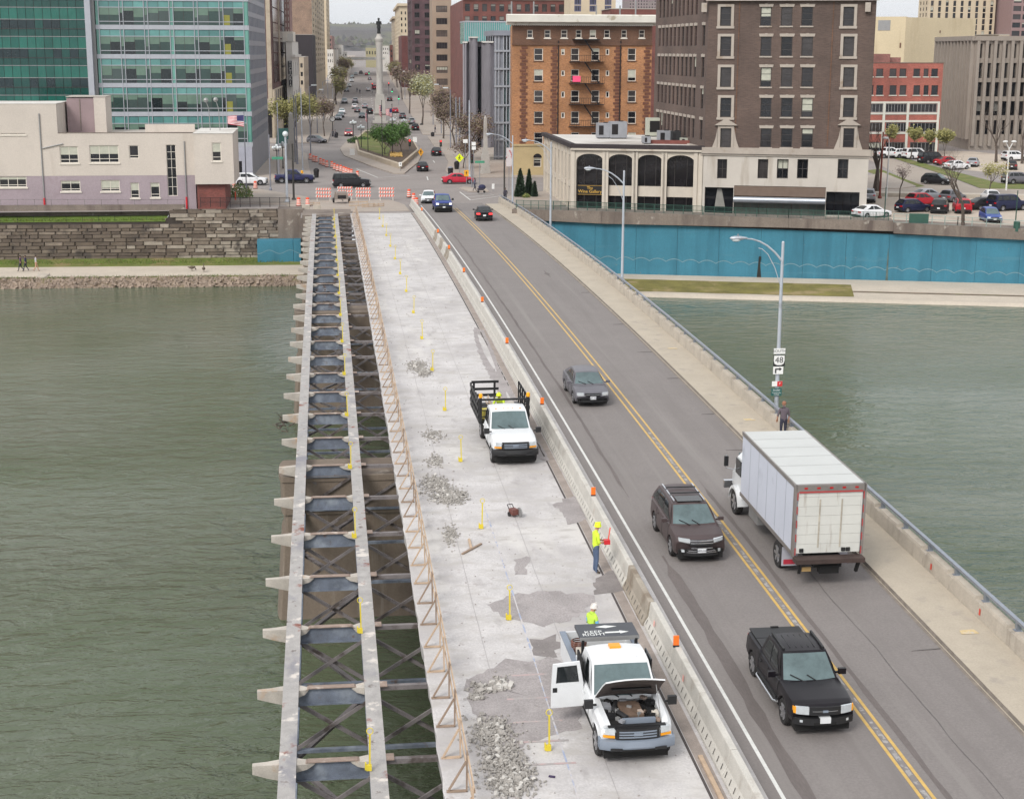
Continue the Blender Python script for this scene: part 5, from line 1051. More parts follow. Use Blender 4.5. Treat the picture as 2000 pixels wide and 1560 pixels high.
tower('art_deco_tower', 'cream tower with blue grey window bays peeking above the hotel cornice', 1112, 1200, 400, -60, M_CRM, (3, 6, -55, 24, .45, .9), None, dict(id='ad', frame=mat('blue_grey_frame', (92, 92, 120), .6, var=.1), fw=.2, nv=3, pb=.2, y=.1))
tower('mauve_tower', 'mauve grey tower far behind between the hotel and the brown tower', 1226, 1300, 460, -60, mat('mauve_concrete', (150, 138, 138), .85, var=.06, k=.85), (14, 14, -55, 30, .4, .5), None, ST_P)
tower('low_rose_block', 'low dusky red block behind the hotel roof', 1190, 1290, 330, 18, M_RBK, None, None)
# ================================================================ streets, pavements, island, hill
def pgon(name, pts, z, m_, h=.12, zf=None):
    P = [G(x, y, 0) for x, y in pts]; n = len(P); zz = [(zf(p.y) if zf else 0)+z for p in P]
    b = MB(); b.v = [(p.x, p.y, c) for p, c in zip(P, zz)]+[(p.x, p.y, c-h-.05) for p, c in zip(P, zz)]
    b.f = [tuple(range(n))]+[(i, n+i, n+(i+1) % n, (i+1) % n) for i in range(n)]; b.m = [0]*len(b.f); return b.build(name, m_)
AVL, AVR = G(652, 248), G(808, 240)                           # kerb points of the avenue
def av(side, y):                                               # world x of the avenue kerbs at depth y
    p = AVL if side < 0 else AVR; return p.x+math.tan(HEAD)*(y-p.y)
def block(name, x0f, x1f, Y0, Y1, m_):
    ys = ysteps(Y0, Y1, 50); vs = []
    for y in ys: z = street_z(y)+.12; vs += [(x0f(y), y, z), (x1f(y), y, z), (x0f(y), y, z-.3), (x1f(y), y, z-.3)]
    fs = [(4*i, 4*i+1, 4*i+5, 4*i+4) for i in range(len(ys)-1)]+[(4*i+1, 4*i+3, 4*i+7, 4*i+5) for i in range(len(ys)-1)]+[(4*i, 4*i+4, 4*i+6, 4*i+2) for i in range(len(ys)-1)]+[(2, 3, 1, 0)]
    return struct(MB().add(vs, fs).build(name, m_))
block('pavement', lambda y: av(-1, y)-14, lambda y: av(-1, y), 318, 1500, M_PAVE)
block('pavement', lambda y: av(1, y), lambda y: av(1, y)+22, 345, 1500, M_PAVE)
struct(pgon('pavement', [(380, 353), (611, 353), (604, 330), (600, 302), (575, 289), (500, 286), (380, 300)], .12, M_PAVE))
struct(pgon('pavement', [(300, 369), (503, 370), (600, 386), (604, 398), (560, 400), (300, 398)], .10, M_PAVE))
struct(pgon('pavement', [(882, 347), (870, 334), (876, 318), (866, 300), (846, 284), (833, 264), (812, 246), (930, 246), (985, 290), (1005, 340), (1110, 347)], .12, M_PAVE))
struct(pgon('pavement', [(986, 388), (1010, 379), (1110, 372), (1110, 402), (1064, 406), (1004, 402)], .12, M_PAVE))
struct(pgon('traffic_island', [(897, 369), (905, 366), (950, 370), (955, 375), (915, 375)], .12, M_PAVE))
struct(pgon('pavement', [(560, 391), (760, 390), (790, 400), (800, 412), (690, 414), (610, 414), (560, 408)], .03, M_PAVE, .3))
M_LOT = mat('car_park_concrete', (206, 192, 176), .9, var=.09, scale=.12, fine=.08, k=.72, stain=((180, 166, 152), .15, .55, .66))
struct(pgon('car_park', [(1690, 383), (2100, 392), (2100, 454), (1960, 446), (1745, 434), (1690, 426)], .02, M_LOT, .05))
struct(pgon('side_road', [(1690, 366), (1790, 366), (1720, 322), (1690, 310), (1735, 308), (1850, 345), (1910, 368), (2100, 372), (2100, 386), (1690, 380)], .006, mat('side_road_asphalt', (176, 164, 152), .9, var=.08, scale=.15, fine=.06, k=.72), .02))
struct(pgon('lawn', [(1735, 306), (1760, 308), (1850, 332), (1950, 358), (2100, 366), (2100, 371), (1915, 368), (1852, 344)], .05, M_GRASS, .05))
struct(pgon('lawn', [(1690, 334), (1718, 330), (1772, 352), (1806, 364), (1790, 366), (1740, 352)], .03, M_GRASS, .03))
struct(pgon('upper_car_park', [(1700, 300), (1760, 304), (1860, 330), (2100, 352), (2100, 318), (1900, 296), (1700, 292)], .004, M_LOT, .01))
struct(pgon('pavement', [(1690, 345), (1725, 338), (1790, 365), (1760, 369), (1690, 369)], .1, M_PAVE))
kb = pgon('kerb_wall', [(1690, 384), (1990, 389), (2100, 392), (2100, 389), (1990, 386), (1690, 381)], .5, M_PAR, .5); tag(kb, 'low whitish concrete kerb wall behind the first row of parked cars', 'kerb wall')
# markings
mk = []
def line_px(pts, w, nm='lane_line', m_=M_WHITE, z=.006):
    P = [G(*p) for p in pts]
    for a, b in zip(P, P[1:]):
        d = (b-a).normalized(); s = Vector((d.y, -d.x, 0))*w/2; za, zb = street_z(a.y)+z, street_z(b.y)+z
        struct(MB().poly([(a.x-s.x, a.y-s.y, za), (a.x+s.x, a.y+s.y, za), (b.x+s.x, b.y+s.y, zb), (b.x-s.x, b.y-s.y, zb)]).build(nm, m_))
for pts in ([(696, 330), (738, 347)], [(660, 337), (665, 345)], [(690, 305), (735, 318)], [(738, 347), (800, 343)], [(898, 375), (919, 391), (978, 383)], [(905, 379), (960, 379)], [(912, 385), (965, 381)], [(816, 405), (838, 434)], [(846, 314), (849, 318)], [(834, 345), (836, 352)]): line_px(pts, .16)
for i, off in enumerate((6.2, 9.6, 12.6, 15.6)):
    for k in range(14):
        y = 345+k*17; x = av(-1, y)+off+.3; struct(MB().poly([(x, y, street_z(y)+.006), (x+.16, y, street_z(y)+.006), (x+.16+.15, y+4, street_z(y+4)+.006), (x+.15, y+4, street_z(y+4)+.006)]).build('lane_line', M_WHITE))
for k in range(8):                                              # brick crossing at the far side of the island
    line_px([(604+11*k, 284+.3*k), (611+11*k, 284.3+.3*k)], .5, 'crossing_brick', mat('crossing_pavers', (134, 124, 122), .9, var=.2, k=.72))
# island
isl = thing('monument_island', 'triangular landscaped median island with stone planter walls and flowers', 'island')
def pg(name, pts, z, h, m_):
    o = pgon(name, pts, z, m_, h); o.parent = isl; return o
pg('island_kerb', [(664, 292), (672, 305), (720, 324), (768, 340), (790, 340), (817, 318), (824, 303), (815, 283), (770, 264), (735, 258), (700, 261), (676, 278)], .15, .15, M_PAVE)
pg('planter_wall', [(699, 304), (783, 332.5), (818, 302), (809, 284), (757, 262), (712, 262), (694, 281)], .85, .8, M_STN)
pg('planter_soil', [(702, 302), (782, 329), (815, 300), (806, 284), (757, 264), (714, 264), (697, 281)], .87, .1, mat('mulch', (96, 78, 62), .95, var=.3, scale=1, fine=.3, k=.75))
pg('planter_grass', [(704, 298), (758, 316), (762, 300), (742, 282), (712, 266), (700, 281)], .9, .1, M_GRASS)
fb = MB(); q = random.Random(3)
for i in range(220):
    p = G(775+q.uniform(-12, 10), 313+q.uniform(-3, 4)-0, 0); rock(fb, (p.x, p.y, .95+q.random()*.15), .16, q)
stuff(fb.build('flower_bed', mat('yellow_blossom', (222, 184, 110), .9, var=.3, scale=2, k=.8), isl))
# monument
MP = G(743, 266); mo = thing('monument', 'tall pale stone column with a dark standing soldier statue on top', 'monument', (MP.x, MP.y, 0)); M_MON = mat('monument_stone', (186, 182, 176), .85, var=.08, scale=.3, fine=.06, k=.85, stain=((150, 144, 138), .4, .56, .7, (1, 1, .3))); M_GRAN = mat('grey_granite', (132, 126, 124), .8, var=.14, scale=.5, k=.82)
mz = lambda py: A(743, py, MP.y).z
PXM = MP.y/FPX
for x0, zt_, zb_, m_, nm in ((20, 258, 270, M_GRAN, 'step'), (16.5, 240, 258.1, M_GRAN, 'pedestal'), (14.5, 236, 239.9, M_MON, 'pedestal_cap'), (10.5, 222, 235.9, M_MON, 'die'), (13, 219.5, 221.9, M_MON, 'die_cap'), (9.5, 194, 219.4, M_MON, 'upper_die'), (8.2, 184, 193.9, M_MON, 'column_base')):
    r_ = x0*PXM; MB().box(-r_, r_, -r_, r_, mz(zb_), mz(zt_)).build(nm, m_, mo)
cb_, ct_ = mz(184), mz(83); MB().lathe([(6.9*PXM, cb_), (6.6*PXM, cb_+2), (5.6*PXM, ct_-1.2), (6.6*PXM, ct_-.6), (6.8*PXM, ct_)], 20).build('column', M_MON, mo, True)
MB().lathe([(6.0*PXM, ct_+.01), (7.8*PXM, mz(79)), (7.8*PXM, mz(76)), (5.5*PXM, mz(73)), (3.9*PXM, mz(69)), (3.9*PXM, mz(66.5))], 20).build('capital', M_MON, mo, True)
M_BRZS = mat('dark_bronze', (52, 54, 54), .55, .5, var=.25, k=.8); s0, s1 = mz(66.5), mz(36); h = s1-s0
st = MB().lathe([(.05*h, 0), (.07*h, .02*h), (.045*h, .25*h), (.075*h, .45*h)], 8, (-.05*h, 0, s0)).lathe([(.05*h, 0), (.07*h, .02*h), (.045*h, .25*h), (.075*h, .45*h)], 8, (.055*h, .03*h, s0))
st.lathe([(.14*h, .36*h), (.115*h, .55*h), (.12*h, .70*h), (.13*h, .78*h), (.06*h, .84*h), (.045*h, .87*h)], 12, (0, 0, s0)); st.sphere((0, 0, s0+.925*h), .075*h, 10, sz=1.1); st.lathe([(.085*h, 0), (.07*h, .015*h), (.06*h, .05*h)], 10, (0, -.01*h, s0+.96*h))
st.tube([(-.12*h, 0, s0+.79*h), (-.16*h, -.03*h, s0+.62*h), (-.03*h, -.12*h, s0+.56*h)], [.045*h, .04*h, .03*h], 8); st.tube([(.12*h, 0, s0+.79*h), (.17*h, -.03*h, s0+.63*h), (.02*h, -.13*h, s0+.60*h)], [.045*h, .04*h, .03*h], 8); st.tube([(.0, -.14*h, s0+.05*h), (.0, -.13*h, s0+.66*h)], .014*h, 6)
st.build('statue', M_BRZS, mo, True)
for i, (px, yb, yt, w_) in enumerate(((570, 312, 218, 6.2), (948, 340, 225, 4.6))):
    b0 = G(px, yb); k = b0.y/FPX; t = thing('obelisk', ('slender pale stone obelisk among the poles on the left corner', 'slender grey stone obelisk on the right street corner')[i], 'obelisk', (b0.x, b0.y, 0), .1); zt_ = A(px, yt, b0.y).z; r_ = w_*k/1.25
    zs = zt_*.42; MB().add([(-r_*1.05, -r_*1.05, zs), (r_*1.05, -r_*1.05, zs), (r_*1.05, r_*1.05, zs), (-r_*1.05, r_*1.05, zs), (-r_*.72, -r_*.72, zt_*.95), (r_*.72, -r_*.72, zt_*.95), (r_*.72, r_*.72, zt_*.95), (-r_*.72, r_*.72, zt_*.95), (0, 0, zt_)], [(0, 1, 5, 4), (1, 2, 6, 5), (2, 3, 7, 6), (3, 0, 4, 7), (4, 5, 8), (5, 6, 8), (6, 7, 8), (7, 4, 8)]).build('shaft', M_MON, t)
    for s_, za, zb in ((2.3, 0, .5), (1.9, .5, zs*.8), (1.45, zs*.8, zs)): MB().box(-r_*s_, r_*s_, -r_*s_, r_*s_, za+.002, zb).build('plinth', M_MON, t)
# distant wooded ridge
q = random.Random(8); b = MB(); nx = 260; rows = [(3300, 0), (3600, .55), (4000, .8), (4500, 1.0), (5000, .7)]
from mathutils import noise as mnoise
for i in range(nx+1):
    x = -2600+6200*i/nx
    for j, (y, f_) in enumerate(rows):
        z = 20+f_*(76+14*mnoise.noise((x*.0016, y*.001, 0))+5*mnoise.noise((x*.02, y*.01, 3))+3*q.random()); b.v.append((x, y, z if f_ else 6))
s = len(rows)
for i in range(nx):
    for j in range(s-1): b.f.append((i*s+j, (i+1)*s+j, (i+1)*s+j+1, i*s+j+1)); b.m.append(0)
struct(b.build('hill', mat('bare_woodland', (112, 106, 104), .95, var=.18, scale=.012, fine=.3, k=.5, stain=((128, 128, 98), .004, .52, .6)), smooth=False))
wd_ = MB(); q = random.Random(12)
for i in range(5200):
    x = q.uniform(-900, 1500); t = q.random(); y = 3320+t*1150; f_ = min(1, .1+t*.95); z = 20+f_*62+6*mnoise.noise((x*.0016, y*.001, 0)); r_ = q.uniform(7, 15)
    a = q.uniform(0, 6.3); wd_.add([(x+r_*math.cos(a+k*1.57)*q.uniform(.6, 1), y+r_*math.sin(a+k*1.57), z+r_*.2) for k in range(4)]+[(x, y, z+r_*q.uniform(.8, 1.3))], [(0, 1, 4), (1, 2, 4), (2, 3, 4), (3, 0, 4)], q.randrange(3))
stuff(wd_.build('far_woodland', [mat('far_twigs_grey', (108, 106, 108), .95, var=.2, k=.5), mat('far_twigs_brown', (104, 96, 92), .95, var=.2, k=.5), mat('far_twigs_olive', (112, 116, 90), .95, var=.2, k=.5)]))

# ================================================================ trees and plants
M_BARK = mat('bark', (96, 84, 76), .95, var=.25, scale=3, k=.75); M_TWIG = mat('twigs', (104, 84, 78), .95, var=.2, k=.75)
LEAF = {k: mat('leaf_'+k, c_, .8, var=.25, scale=1.2, k=.8) for k, c_ in (('green', (86, 122, 52)), ('olive', (138, 136, 78)), ('brown', (136, 122, 96)), ('bloom', (196, 198, 170)), ('bud', (166, 160, 100)), ('dark', (44, 68, 42)), ('red', (124, 102, 98)))}
def tree(name, label, base, H, rad, leaves, seed=1, nleaf=900, lsize=.16, clear=.28, spread=.5, group=None, thick=None, levels=4, sparse=1.0):
    q = random.Random(seed); t = thing(name, label, 'tree', base, 0, group); tb = MB(); tips = []
    r0 = thick or H*.022
    def grow(p, d, L, r, lv):
        n = 3; pts = [p]; rr = [r]; dd = Vector(d)
        for k in range(n):
            dd = (dd+Vector((q.uniform(-.14, .14), q.uniform(-.14, .14), q.uniform(-.04, .12)))).normalized(); pts.append(pts[-1]+dd*(L/n)); rr.append(r*(1-.45*(k+1)/n))
        tb.tube(pts, rr, 5 if lv < 2 else 3, cap=False)
        if lv >= levels: tips.extend(pts[1:]); return
        for k in range(q.choice((3, 4)) if lv < 2 else q.choice((2, 3))):
            j = q.choice((2, 3, 3)) if lv else 3
            a = q.uniform(0, 6.28); s_ = spread*q.uniform(.6, 1.3); nd = (dd+Vector((math.cos(a)*s_, math.sin(a)*s_, q.uniform(-.1, .35)))).normalized()
            grow(pts[j], nd, L*q.uniform(.62, .82), rr[j]*.72, lv+1)
        if lv >= 2: tips.append(pts[-1])
    grow(Vector((0, 0, -.1)), (0, 0, 1), H*clear, r0, 0)
    zmax = max((p.z for p in tips), default=H); rmax = sorted((p.xy.length for p in tips))[int(len(tips)*.9)]
    sx, sz = rad/max(.1, rmax), H/max(.1, zmax)
    z0 = H*clear*.9
    def fit(p):
        w_ = min(1, max(0, (p[2]-z0*.3)/max(.1, z0)))
        return (p[0]*(1+(sx-1)*w_), p[1]*(1+(sx-1)*w_), p[2]*(1+(sz-1)*w_))
    tb.v = [fit(v) for v in tb.v]; tb.build('trunk', M_BARK, t)
    tips = [Vector(fit(p)) for p in tips]
    if nleaf and tips:
        lb = MB()
        for i in range(int(nleaf*2.1)):
            c = q.choice(tips)+Vector((q.gauss(0, 1), q.gauss(0, 1), q.gauss(0, 1)))*(rad*.2*sparse); s_ = lsize*.58*q.uniform(.4, 1.4)
            u_ = Vector((q.gauss(0, 1), q.gauss(0, 1), q.gauss(0, 1))).normalized(); v_ = u_.orthogonal().normalized()*s_*.6; u_ = u_*s_
            lb.add([c-u_, c+v_, c+u_, c-v_], [(0, 1, 2, 3)], q.randrange(len(leaves)))
        lb.build('crown', [LEAF[k] for k in leaves], t)
    return t
def tpx(px, yb, yt, w_px, leaves, label, seed, nleaf, lsize, **k):
    p = GS(px, yb); H = A(px, yt, p.y).z-p.z; rad = w_px/2*p.y/FPX
    return tree(k.pop('name', 'street_tree'), label, tuple(p), H, rad, leaves, seed, nleaf, lsize, **k)
tpx(578, 285, 192, 62, ('olive', 'bud'), 'yellow green tree behind the left obelisk', 1, 2600, .32)
tpx(606, 279, 190, 66, ('brown', 'olive'), 'brownish budding tree over the parked dark car on the left', 2, 2200, .3)
tpx(634, 268, 196, 56, ('brown', 'red'), 'bare reddish tree at the left kerb beside the street clock', 3, 1500, .28)
for i, (px, yb, yt, w_, lv) in enumerate(((648, 232, 150, 40, ('olive', 'brown')), (657, 205, 130, 32, ('olive', 'brown')), (668, 178, 118, 26, ('brown', 'red')), (676, 160, 112, 22, ('brown', 'olive')))):
    tpx(px, yb, yt, w_, lv, nth(i)+' tree up the left kerb of the avenue beyond the clock', 20+i, 900, .4, levels=3)
for i, (px, yb, yt, w_, lv) in enumerate(((800, 222, 140, 40, ('red', 'brown')), (786, 195, 130, 36, ('red', 'brown')), (776, 172, 124, 30, ('brown', 'olive')), (766, 158, 120, 26, ('brown', 'red')))):
    tpx(px, yb, yt, w_, lv, nth(i)+' bare brownish tree up the right kerb of the avenue behind the column', 30+i, 900, .4, levels=3)
tpx(825, 245, 150, 52, ('bloom', 'bud'), 'pale blossoming pear tree at the right kerb of the avenue', 5, 3200, .32, clear=.3)
tpx(866, 272, 178, 56, ('red', 'brown'), 'tall bare reddish tree right of the blossoming pear tree', 6, 1900, .28)
tpx(888, 286, 196, 60, ('brown', 'red'), 'dark bare tree left of the blue banner poles', 7, 1900, .28)
tpx(922, 315, 228, 76, ('red', 'brown'), 'wide bare tree in front of the ribbed building', 8, 1800, .26, clear=.3)
tpx(905, 330, 268, 46, ('red', 'brown'), 'small bare tree behind the yellow crossing sign', 9, 900, .22)
tpx(752, 312, 252, 42, ('green',), 'round fresh green tree on the left of the island planter', 10, 2600, .26, clear=.4)
tpx(784, 306, 246, 44, ('green',), 'round fresh green tree on the right of the island planter', 11, 2800, .26, clear=.4)
for i, (px, yb, yt, w_) in enumerate(((1745, 308, 246, 26), (1779, 312, 250, 28), (1811, 316, 256, 26), (1846, 318, 255, 28))):
    tpx(px, yb, yt, w_, ('bud', 'olive'), nth(i)+' yellow budding tree from the left along the upper car park', 40+i, 1300, .3, clear=.42, group='budding trees by the upper car park')
tpx(1880, 446, 282, 120, (), 'tall bare tree at the river edge of the car park', 12, 0, .2, thick=.24, spread=.6, levels=5)
tpx(1757, 390, 318, 44, ('red',), 'small bare sapling beside the curved white lamp post', 13, 200, .14, levels=4)
tpx(1712, 378, 232, 66, (), 'leaning dark bare tree beside the brown tower', 14, 0, .2, thick=.55, spread=.7, levels=4)
tpx(1931, 378, 318, 54, ('bud',), 'small budding tree on the verge by the forked lamp post', 15, 500, .2)
tpx(1945, 318, 205, 70, (), 'bare dark tree in front of the grey office', 16, 0, .2, levels=5, thick=.3)
tpx(1996, 320, 180, 50, (), 'bare tree cut by the right edge of the photo', 17, 0, .2, levels=4, thick=.3)
def conifer(px, yb, yt, w_, label, seed):
    p = G(px, yb); H = A(px, yt, p.y).z; rad = w_/2*p.y/FPX; t = thing('conifer', label, 'tree', tuple(p)); q = random.Random(seed); MB().tube([(0, 0, 0), (0, 0, H*.8)], [.09, .02], 6).build('trunk', M_BARK, t); b = MB()
    for i in range(2600):
        z = q.random()**1.3; r_ = rad*(1-z)**.75*(.55+.5*q.random()); a = q.uniform(0, 6.28); c = Vector((math.cos(a)*r_, math.sin(a)*r_, .15+z*(H-.1))); u_ = Vector((math.cos(a)*.5+q.gauss(0, .4), math.sin(a)*.5+q.gauss(0, .4), .7)).normalized()*q.uniform(.1, .22); v_ = u_.orthogonal().normalized()*.07; b.add([c-u_, c+v_, c+u_, c-v_], [(0, 1, 2, 3)], 0)
    b.build('crown', LEAF['dark'], t)
conifer(1016, 386, 331, 24, 'tall pointed dark conifer left of the arcade building', 1); conifer(1033, 384, 332, 18, 'slimmer dark conifer between the tall one and the arcade building', 2); conifer(1044, 386, 356, 12, 'smallest dark conifer nearest the arcade building', 3)
def shrub(name, label, pts, z, r_, leaves, n, ls, seed):
    q = random.Random(seed); c0 = G(*pts); t = thing(name, label, 'shrub', (c0.x, c0.y, z)); b = MB()
    for i in range(n):
        a = q.uniform(0, 6.28); rr = r_[0]*math.sqrt(q.random()); c = Vector((math.cos(a)*rr, math.sin(a)*rr*.8, r_[1]*q.random()*(1-(rr/r_[0])**2*.6))); u_ = Vector((q.gauss(0, 1), q.gauss(0, 1), q.gauss(.4, 1))).normalized()*ls*q.uniform(.6, 1.3); v_ = u_.orthogonal().normalized()*ls*.5; b.add([c-u_, c+v_, c+u_, c-v_], [(0, 1, 2, 3)], q.randrange(len(leaves)))
    b.build('foliage', [LEAF[k] for k in leaves], t); MB().tube([(0, 0, -.1), (0, 0, r_[1]*.7)], .04, 5).build('stem', M_BARK, t)
shrub('hedge', 'low green hedge on the island left of the monument', (703, 281), .3, (2.6, 1.2), ('green', 'dark'), 900, .2, 1)
shrub('shrub', 'ragged olive shrub beside the red brick base', (468, 388), .2, (1.7, 1.8), ('olive', 'green'), 900, .14, 2)
shrub('shrub', 'small yellow green bush among the conifers', (1028, 388), .1, (.5, .6), ('bud', 'green'), 300, .1, 3)
# tufts on ledge and bank so the grass has an edge
gt = MB(); q = random.Random(21)
for i in range(6500):
    r_ = q.random()
    if r_ < .4: x, y, z = q.uniform(-46, -18.5), q.uniform(181.4, 184.4), -.85
    elif r_ < .75: x, y, z = q.uniform(-46, -5), 0, 0; y = q.uniform(177, 181.2)-.028*(x+18); z = -5.3
    else: x, y, z = q.uniform(-46, -4), 0, 0; y = q.uniform(168.6, 169.6)-.028*(x+18); z = -5.65
    a = q.uniform(0, 6.3); h_ = q.uniform(.08, .28); gt.add([(x-.04*math.cos(a), y-.04*math.sin(a), z), (x+.04*math.cos(a), y+.04*math.sin(a), z), (x+q.uniform(-.1, .1), y+q.uniform(-.1, .1), z+h_)], [(0, 1, 2)], q.randrange(2))
stuff(gt.build('grass_tufts', [M_GRASS, mat('fresh_grass', (92, 124, 40), .9, var=.3, k=.75)]))

# ================================================================ lamps, poles, signs
M_LAMP = mat('painted_lamp_steel', (186, 192, 200), .5, .2, var=.08, scale=2, k=.86, stain=((150, 152, 158), 1.4, .56, .7)); M_LENS = mat('lamp_lens', (214, 220, 222), .3, var=.05, k=.85); M_POLE = mat('grey_pole', (146, 148, 158), .55, .3, var=.12, k=.85); M_DPOLE = mat('dark_pole', (66, 64, 60), .7, .1, var=.15, k=.8)
def cobra(label, base, H, arm, z0=0, side=-1, r0=.11, name='street_lamp'):
    t = thing(name, label, 'street lamp', base, 0, 'cobra head street lamps'); MB().tube([(0, 0, z0), (0, 0, H)], [r0, r0*.62], 12).sphere((0, 0, H), r0*.7, 8).build('pole', M_LAMP, t, True)
    pts = [(side*arm*u, 0, H-.9+1.12*(1-(1-u)**2.2)) for u in (0, .2, .4, .6, .8, 1)]; MB().tube(pts, [.055, .05, .045, .04, .036, .034], 8).build('arm', M_LAMP, t, True)
    pb_ = [(side*arm*u*.62, 0, H-2.2+1.95*(1-(1-u)**2.0)) for u in (0, .3, .6, .85, 1)]; MB().tube(pb_, .02, 6).build('brace', M_LAMP, t, True)
    x = side*arm; z = pts[-1][2]
    hd = MB(); prof = [(-.05, .06), (.08, .10), (.3, .16), (.55, .17), (.72, .12), (.8, .03)]
    ring = [(math.cos(a), math.sin(a)) for a in [2*math.pi*k/10 for k in range(10)]]
    hd.v = [(x+side*(p-.1), ry*w_*1.0, z+rz_*w_*.62+.02) for p, w_ in prof for ry, rz_ in ring]
    hd.f = [(i*10+k, i*10+(k+1) % 10, (i+1)*10+(k+1) % 10, (i+1)*10+k) for i in range(5) for k in range(10)]+[tuple(range(10))[::-1], tuple(50+k for k in range(10))]; hd.m = [0]*len(hd.f)
    h_ = hd.build('lamp_head', M_LAMP, t, True); MB().sphere((x+side*.38, 0, z-.06), .16, 10, sz=.6, sx=1.4).build('lens', M_LENS, h_, True); MB().lathe([(.04, 0), (.04, .1)], 8, (x+side*.3, 0, z+.12)).build('photocell', M_POLE, h_)
    MB().box(-.16, .16, -.16, .16, z0-.02, z0+.18).build('base_plate', M_LAMP, t)
    return t
LX = 21.62
def lampY(px, py, z):                                            # where the ray meets the plane of the lamp row
    d = ray(px, py); k = LX/d.x; return CAM+d*k
for i, (px, yt, ph, lb) in enumerate(((1529, 474, 1425, 'nearest tall street lamp on the bridge, carrying the route signs'), (1216.5, 335, 1140, 'second street lamp along the bridge rail, before the blue wall'), (1075, 279, 1020, 'third street lamp along the bridge, in front of the arcade building'), (1003, 266, 953, 'farthest street lamp of the bridge row, at the street corner'))):
    Y = (72.0, 110.5, 148.5, 178)[i]; x = A(px, 500, Y).x if i else LX; top_ = A(px, yt, Y).z; arm = (px-ph)*Y/FPX*.98; z = deck(Y)
    cobra(lb, (A((1516, 1215, 1075, 1001)[i], {0: 795, 1: 545, 2: 440, 3: 400}[i], Y).x, Y, z), top_-z, arm-.5, -.4 if i < 3 else 0)
# signs on the nearest lamp
Yl = 72.0; xl_ = A(1519, 700, Yl).x
M_SGW = mat('white_sign_face', (236, 236, 234), .5, var=.03, k=.9); M_SGK = mat('black_sign_ink', (26, 26, 28), .5, var=.05, k=.8); M_SGG = mat('green_sign_face', (32, 92, 88), .5, var=.05, k=.9); M_SGR = mat('red_sign_face', (206, 40, 46), .5, var=.05, k=.9); M_BACK = mat('sign_back', (150, 152, 156), .5, .4, var=.1, k=.85)
def sign(label, x, y, z, w_, h_, face, txt=(), cat='sign', thick=.02, group=None):
    """flat plate facing the camera side (-Y); txt=[(string,size,dx,dz,mat)]"""
    t = thing('road_sign', label, cat, (x, y, z), 0, group); MB().box(-w_/2, w_/2, 0, thick, -h_/2, h_/2).build('plate', [face], t); MB().box(-w_*.3, w_*.3, thick, thick+.06, -.03, .03).build('bracket', M_BACK, t)
    for s_, sz, dx, dz, m_ in txt:
        o = link('lettering', text_mesh(s_, sz, m_, .002), t, (dx, -.004, dz)); o.rotation_euler = (R(90), 0, 0)
    return t
def zl(py): return A(1520, py, Yl).z
zS = [zl(684), zl(703), zl(722), zl(748), zl(764)]
sign('white SOUTH plate at the top of the lamp signs', xl_+.03, Yl-.16, zl(684.5), .58, .27, M_SGW, [('SOUTH', .2, 0, 0, M_SGK)])
t = sign('white route 48 shield plate on the lamp post', xl_+.03, Yl-.16, zl(703), .58, .55, M_SGK, [])
o = MB().add([(-.26, -.003, .25), (.26, -.003, .25), (.27, -.003, 0), (.22, -.003, -.16), (.1, -.003, -.22), (-.1, -.003, -.22), (-.22, -.003, -.16), (-.27, -.003, 0)], [tuple(range(8))]).build('shield', M_SGW, t); o = link('lettering', text_mesh('48', .42, M_SGK, .002), t, (0, -.008, .02)); o.rotation_euler = (R(90), 0, 0)
t = sign('white right turn arrow plate below the route shield', xl_+.0, Yl-.16, zl(722), .5, .37, M_SGW); MB().add([(-.16, -.004, -.14), (-.09, -.004, -.14), (-.09, -.004, .03), (.06, -.004, .03), (.06, -.004, -.03), (.18, -.004, .065), (.06, -.004, .16), (.06, -.004, .10), (-.16, -.004, .10)], [tuple(range(9))]).build('arrow', M_SGK, t)
t = sign('small plate half white and half red on the lamp post', xl_-.02, Yl-.16, zl(748), .52, .25, M_SGW); MB().box(0, .258, -.004, 0, -.124, .124).build('red_half', M_SGR, t); o = link('lettering', text_mesh('P', .16, M_SGW, .002), t, (.13, -.007, 0)); o.rotation_euler = (R(90), 0, 0)
sign('dark green college direction plate lowest on the lamp post', xl_-.04, Yl-.16, zl(764), .52, .38, M_SGG, [('Sinclair', .13, 0, .1, M_SGW), ('Community', .09, 0, -.03, M_SGW), ('College', .09, 0, -.12, M_SGW)])
def pole(label, px, yb, yt, r_, m_, top=None, name='utility_pole', lean=0):
    p = G(px, yb); H = A(px, yt, p.y).z; t = thing(name, label, 'pole', tuple(p), 0); MB().tube([(0, 0, 0), (lean, 0, H)], [r_, r_*.7], 10).build('shaft', m_, t, True); MB().lathe([(r_*2, 0), (r_*1.8, .25), (r_*1.05, .4)], 10).build('base', m_, t); return t, p, H
pole('pale slim pole beside the dark blue pickup on the left', 528.5, 372, 263, .10, M_POLE); t, p, H = pole('thick pale grey pole just right of the dark blue pickup', 561, 396, 262, .17, M_LAMP); MB().sphere((0, 0, H), .36, 10).build('globe', M_LENS, t, True)
pole('dark timber coloured pole at the left end of the bridge', 574, 392, 281, .14, M_DPOLE); pole('thin grey signal pole behind the left street sign', 545.5, 345, 200, .10, M_POLE); pole('left of the twin blue grey poles by the left obelisk', 577, 318, 186, .13, M_POLE); pole('right of the twin blue grey poles by the left obelisk', 581, 322, 188, .13, M_POLE); pole('tall pale pole over the left street corner', 591.5, 334, 172, .12, M_LAMP)
pole('tall pale pole behind the right signal pole', 917, 346, 196, .13, M_LAMP); pole('dark pole beside the walking person at the bridge end', 985, 391, 272, .12, M_DPOLE)
pole('left of the two blue grey banner poles by the dark bare tree', 891, 292, 190, .16, M_POLE); pole('right of the two blue grey banner poles by the dark bare tree', 898, 292, 190, .16, M_POLE)
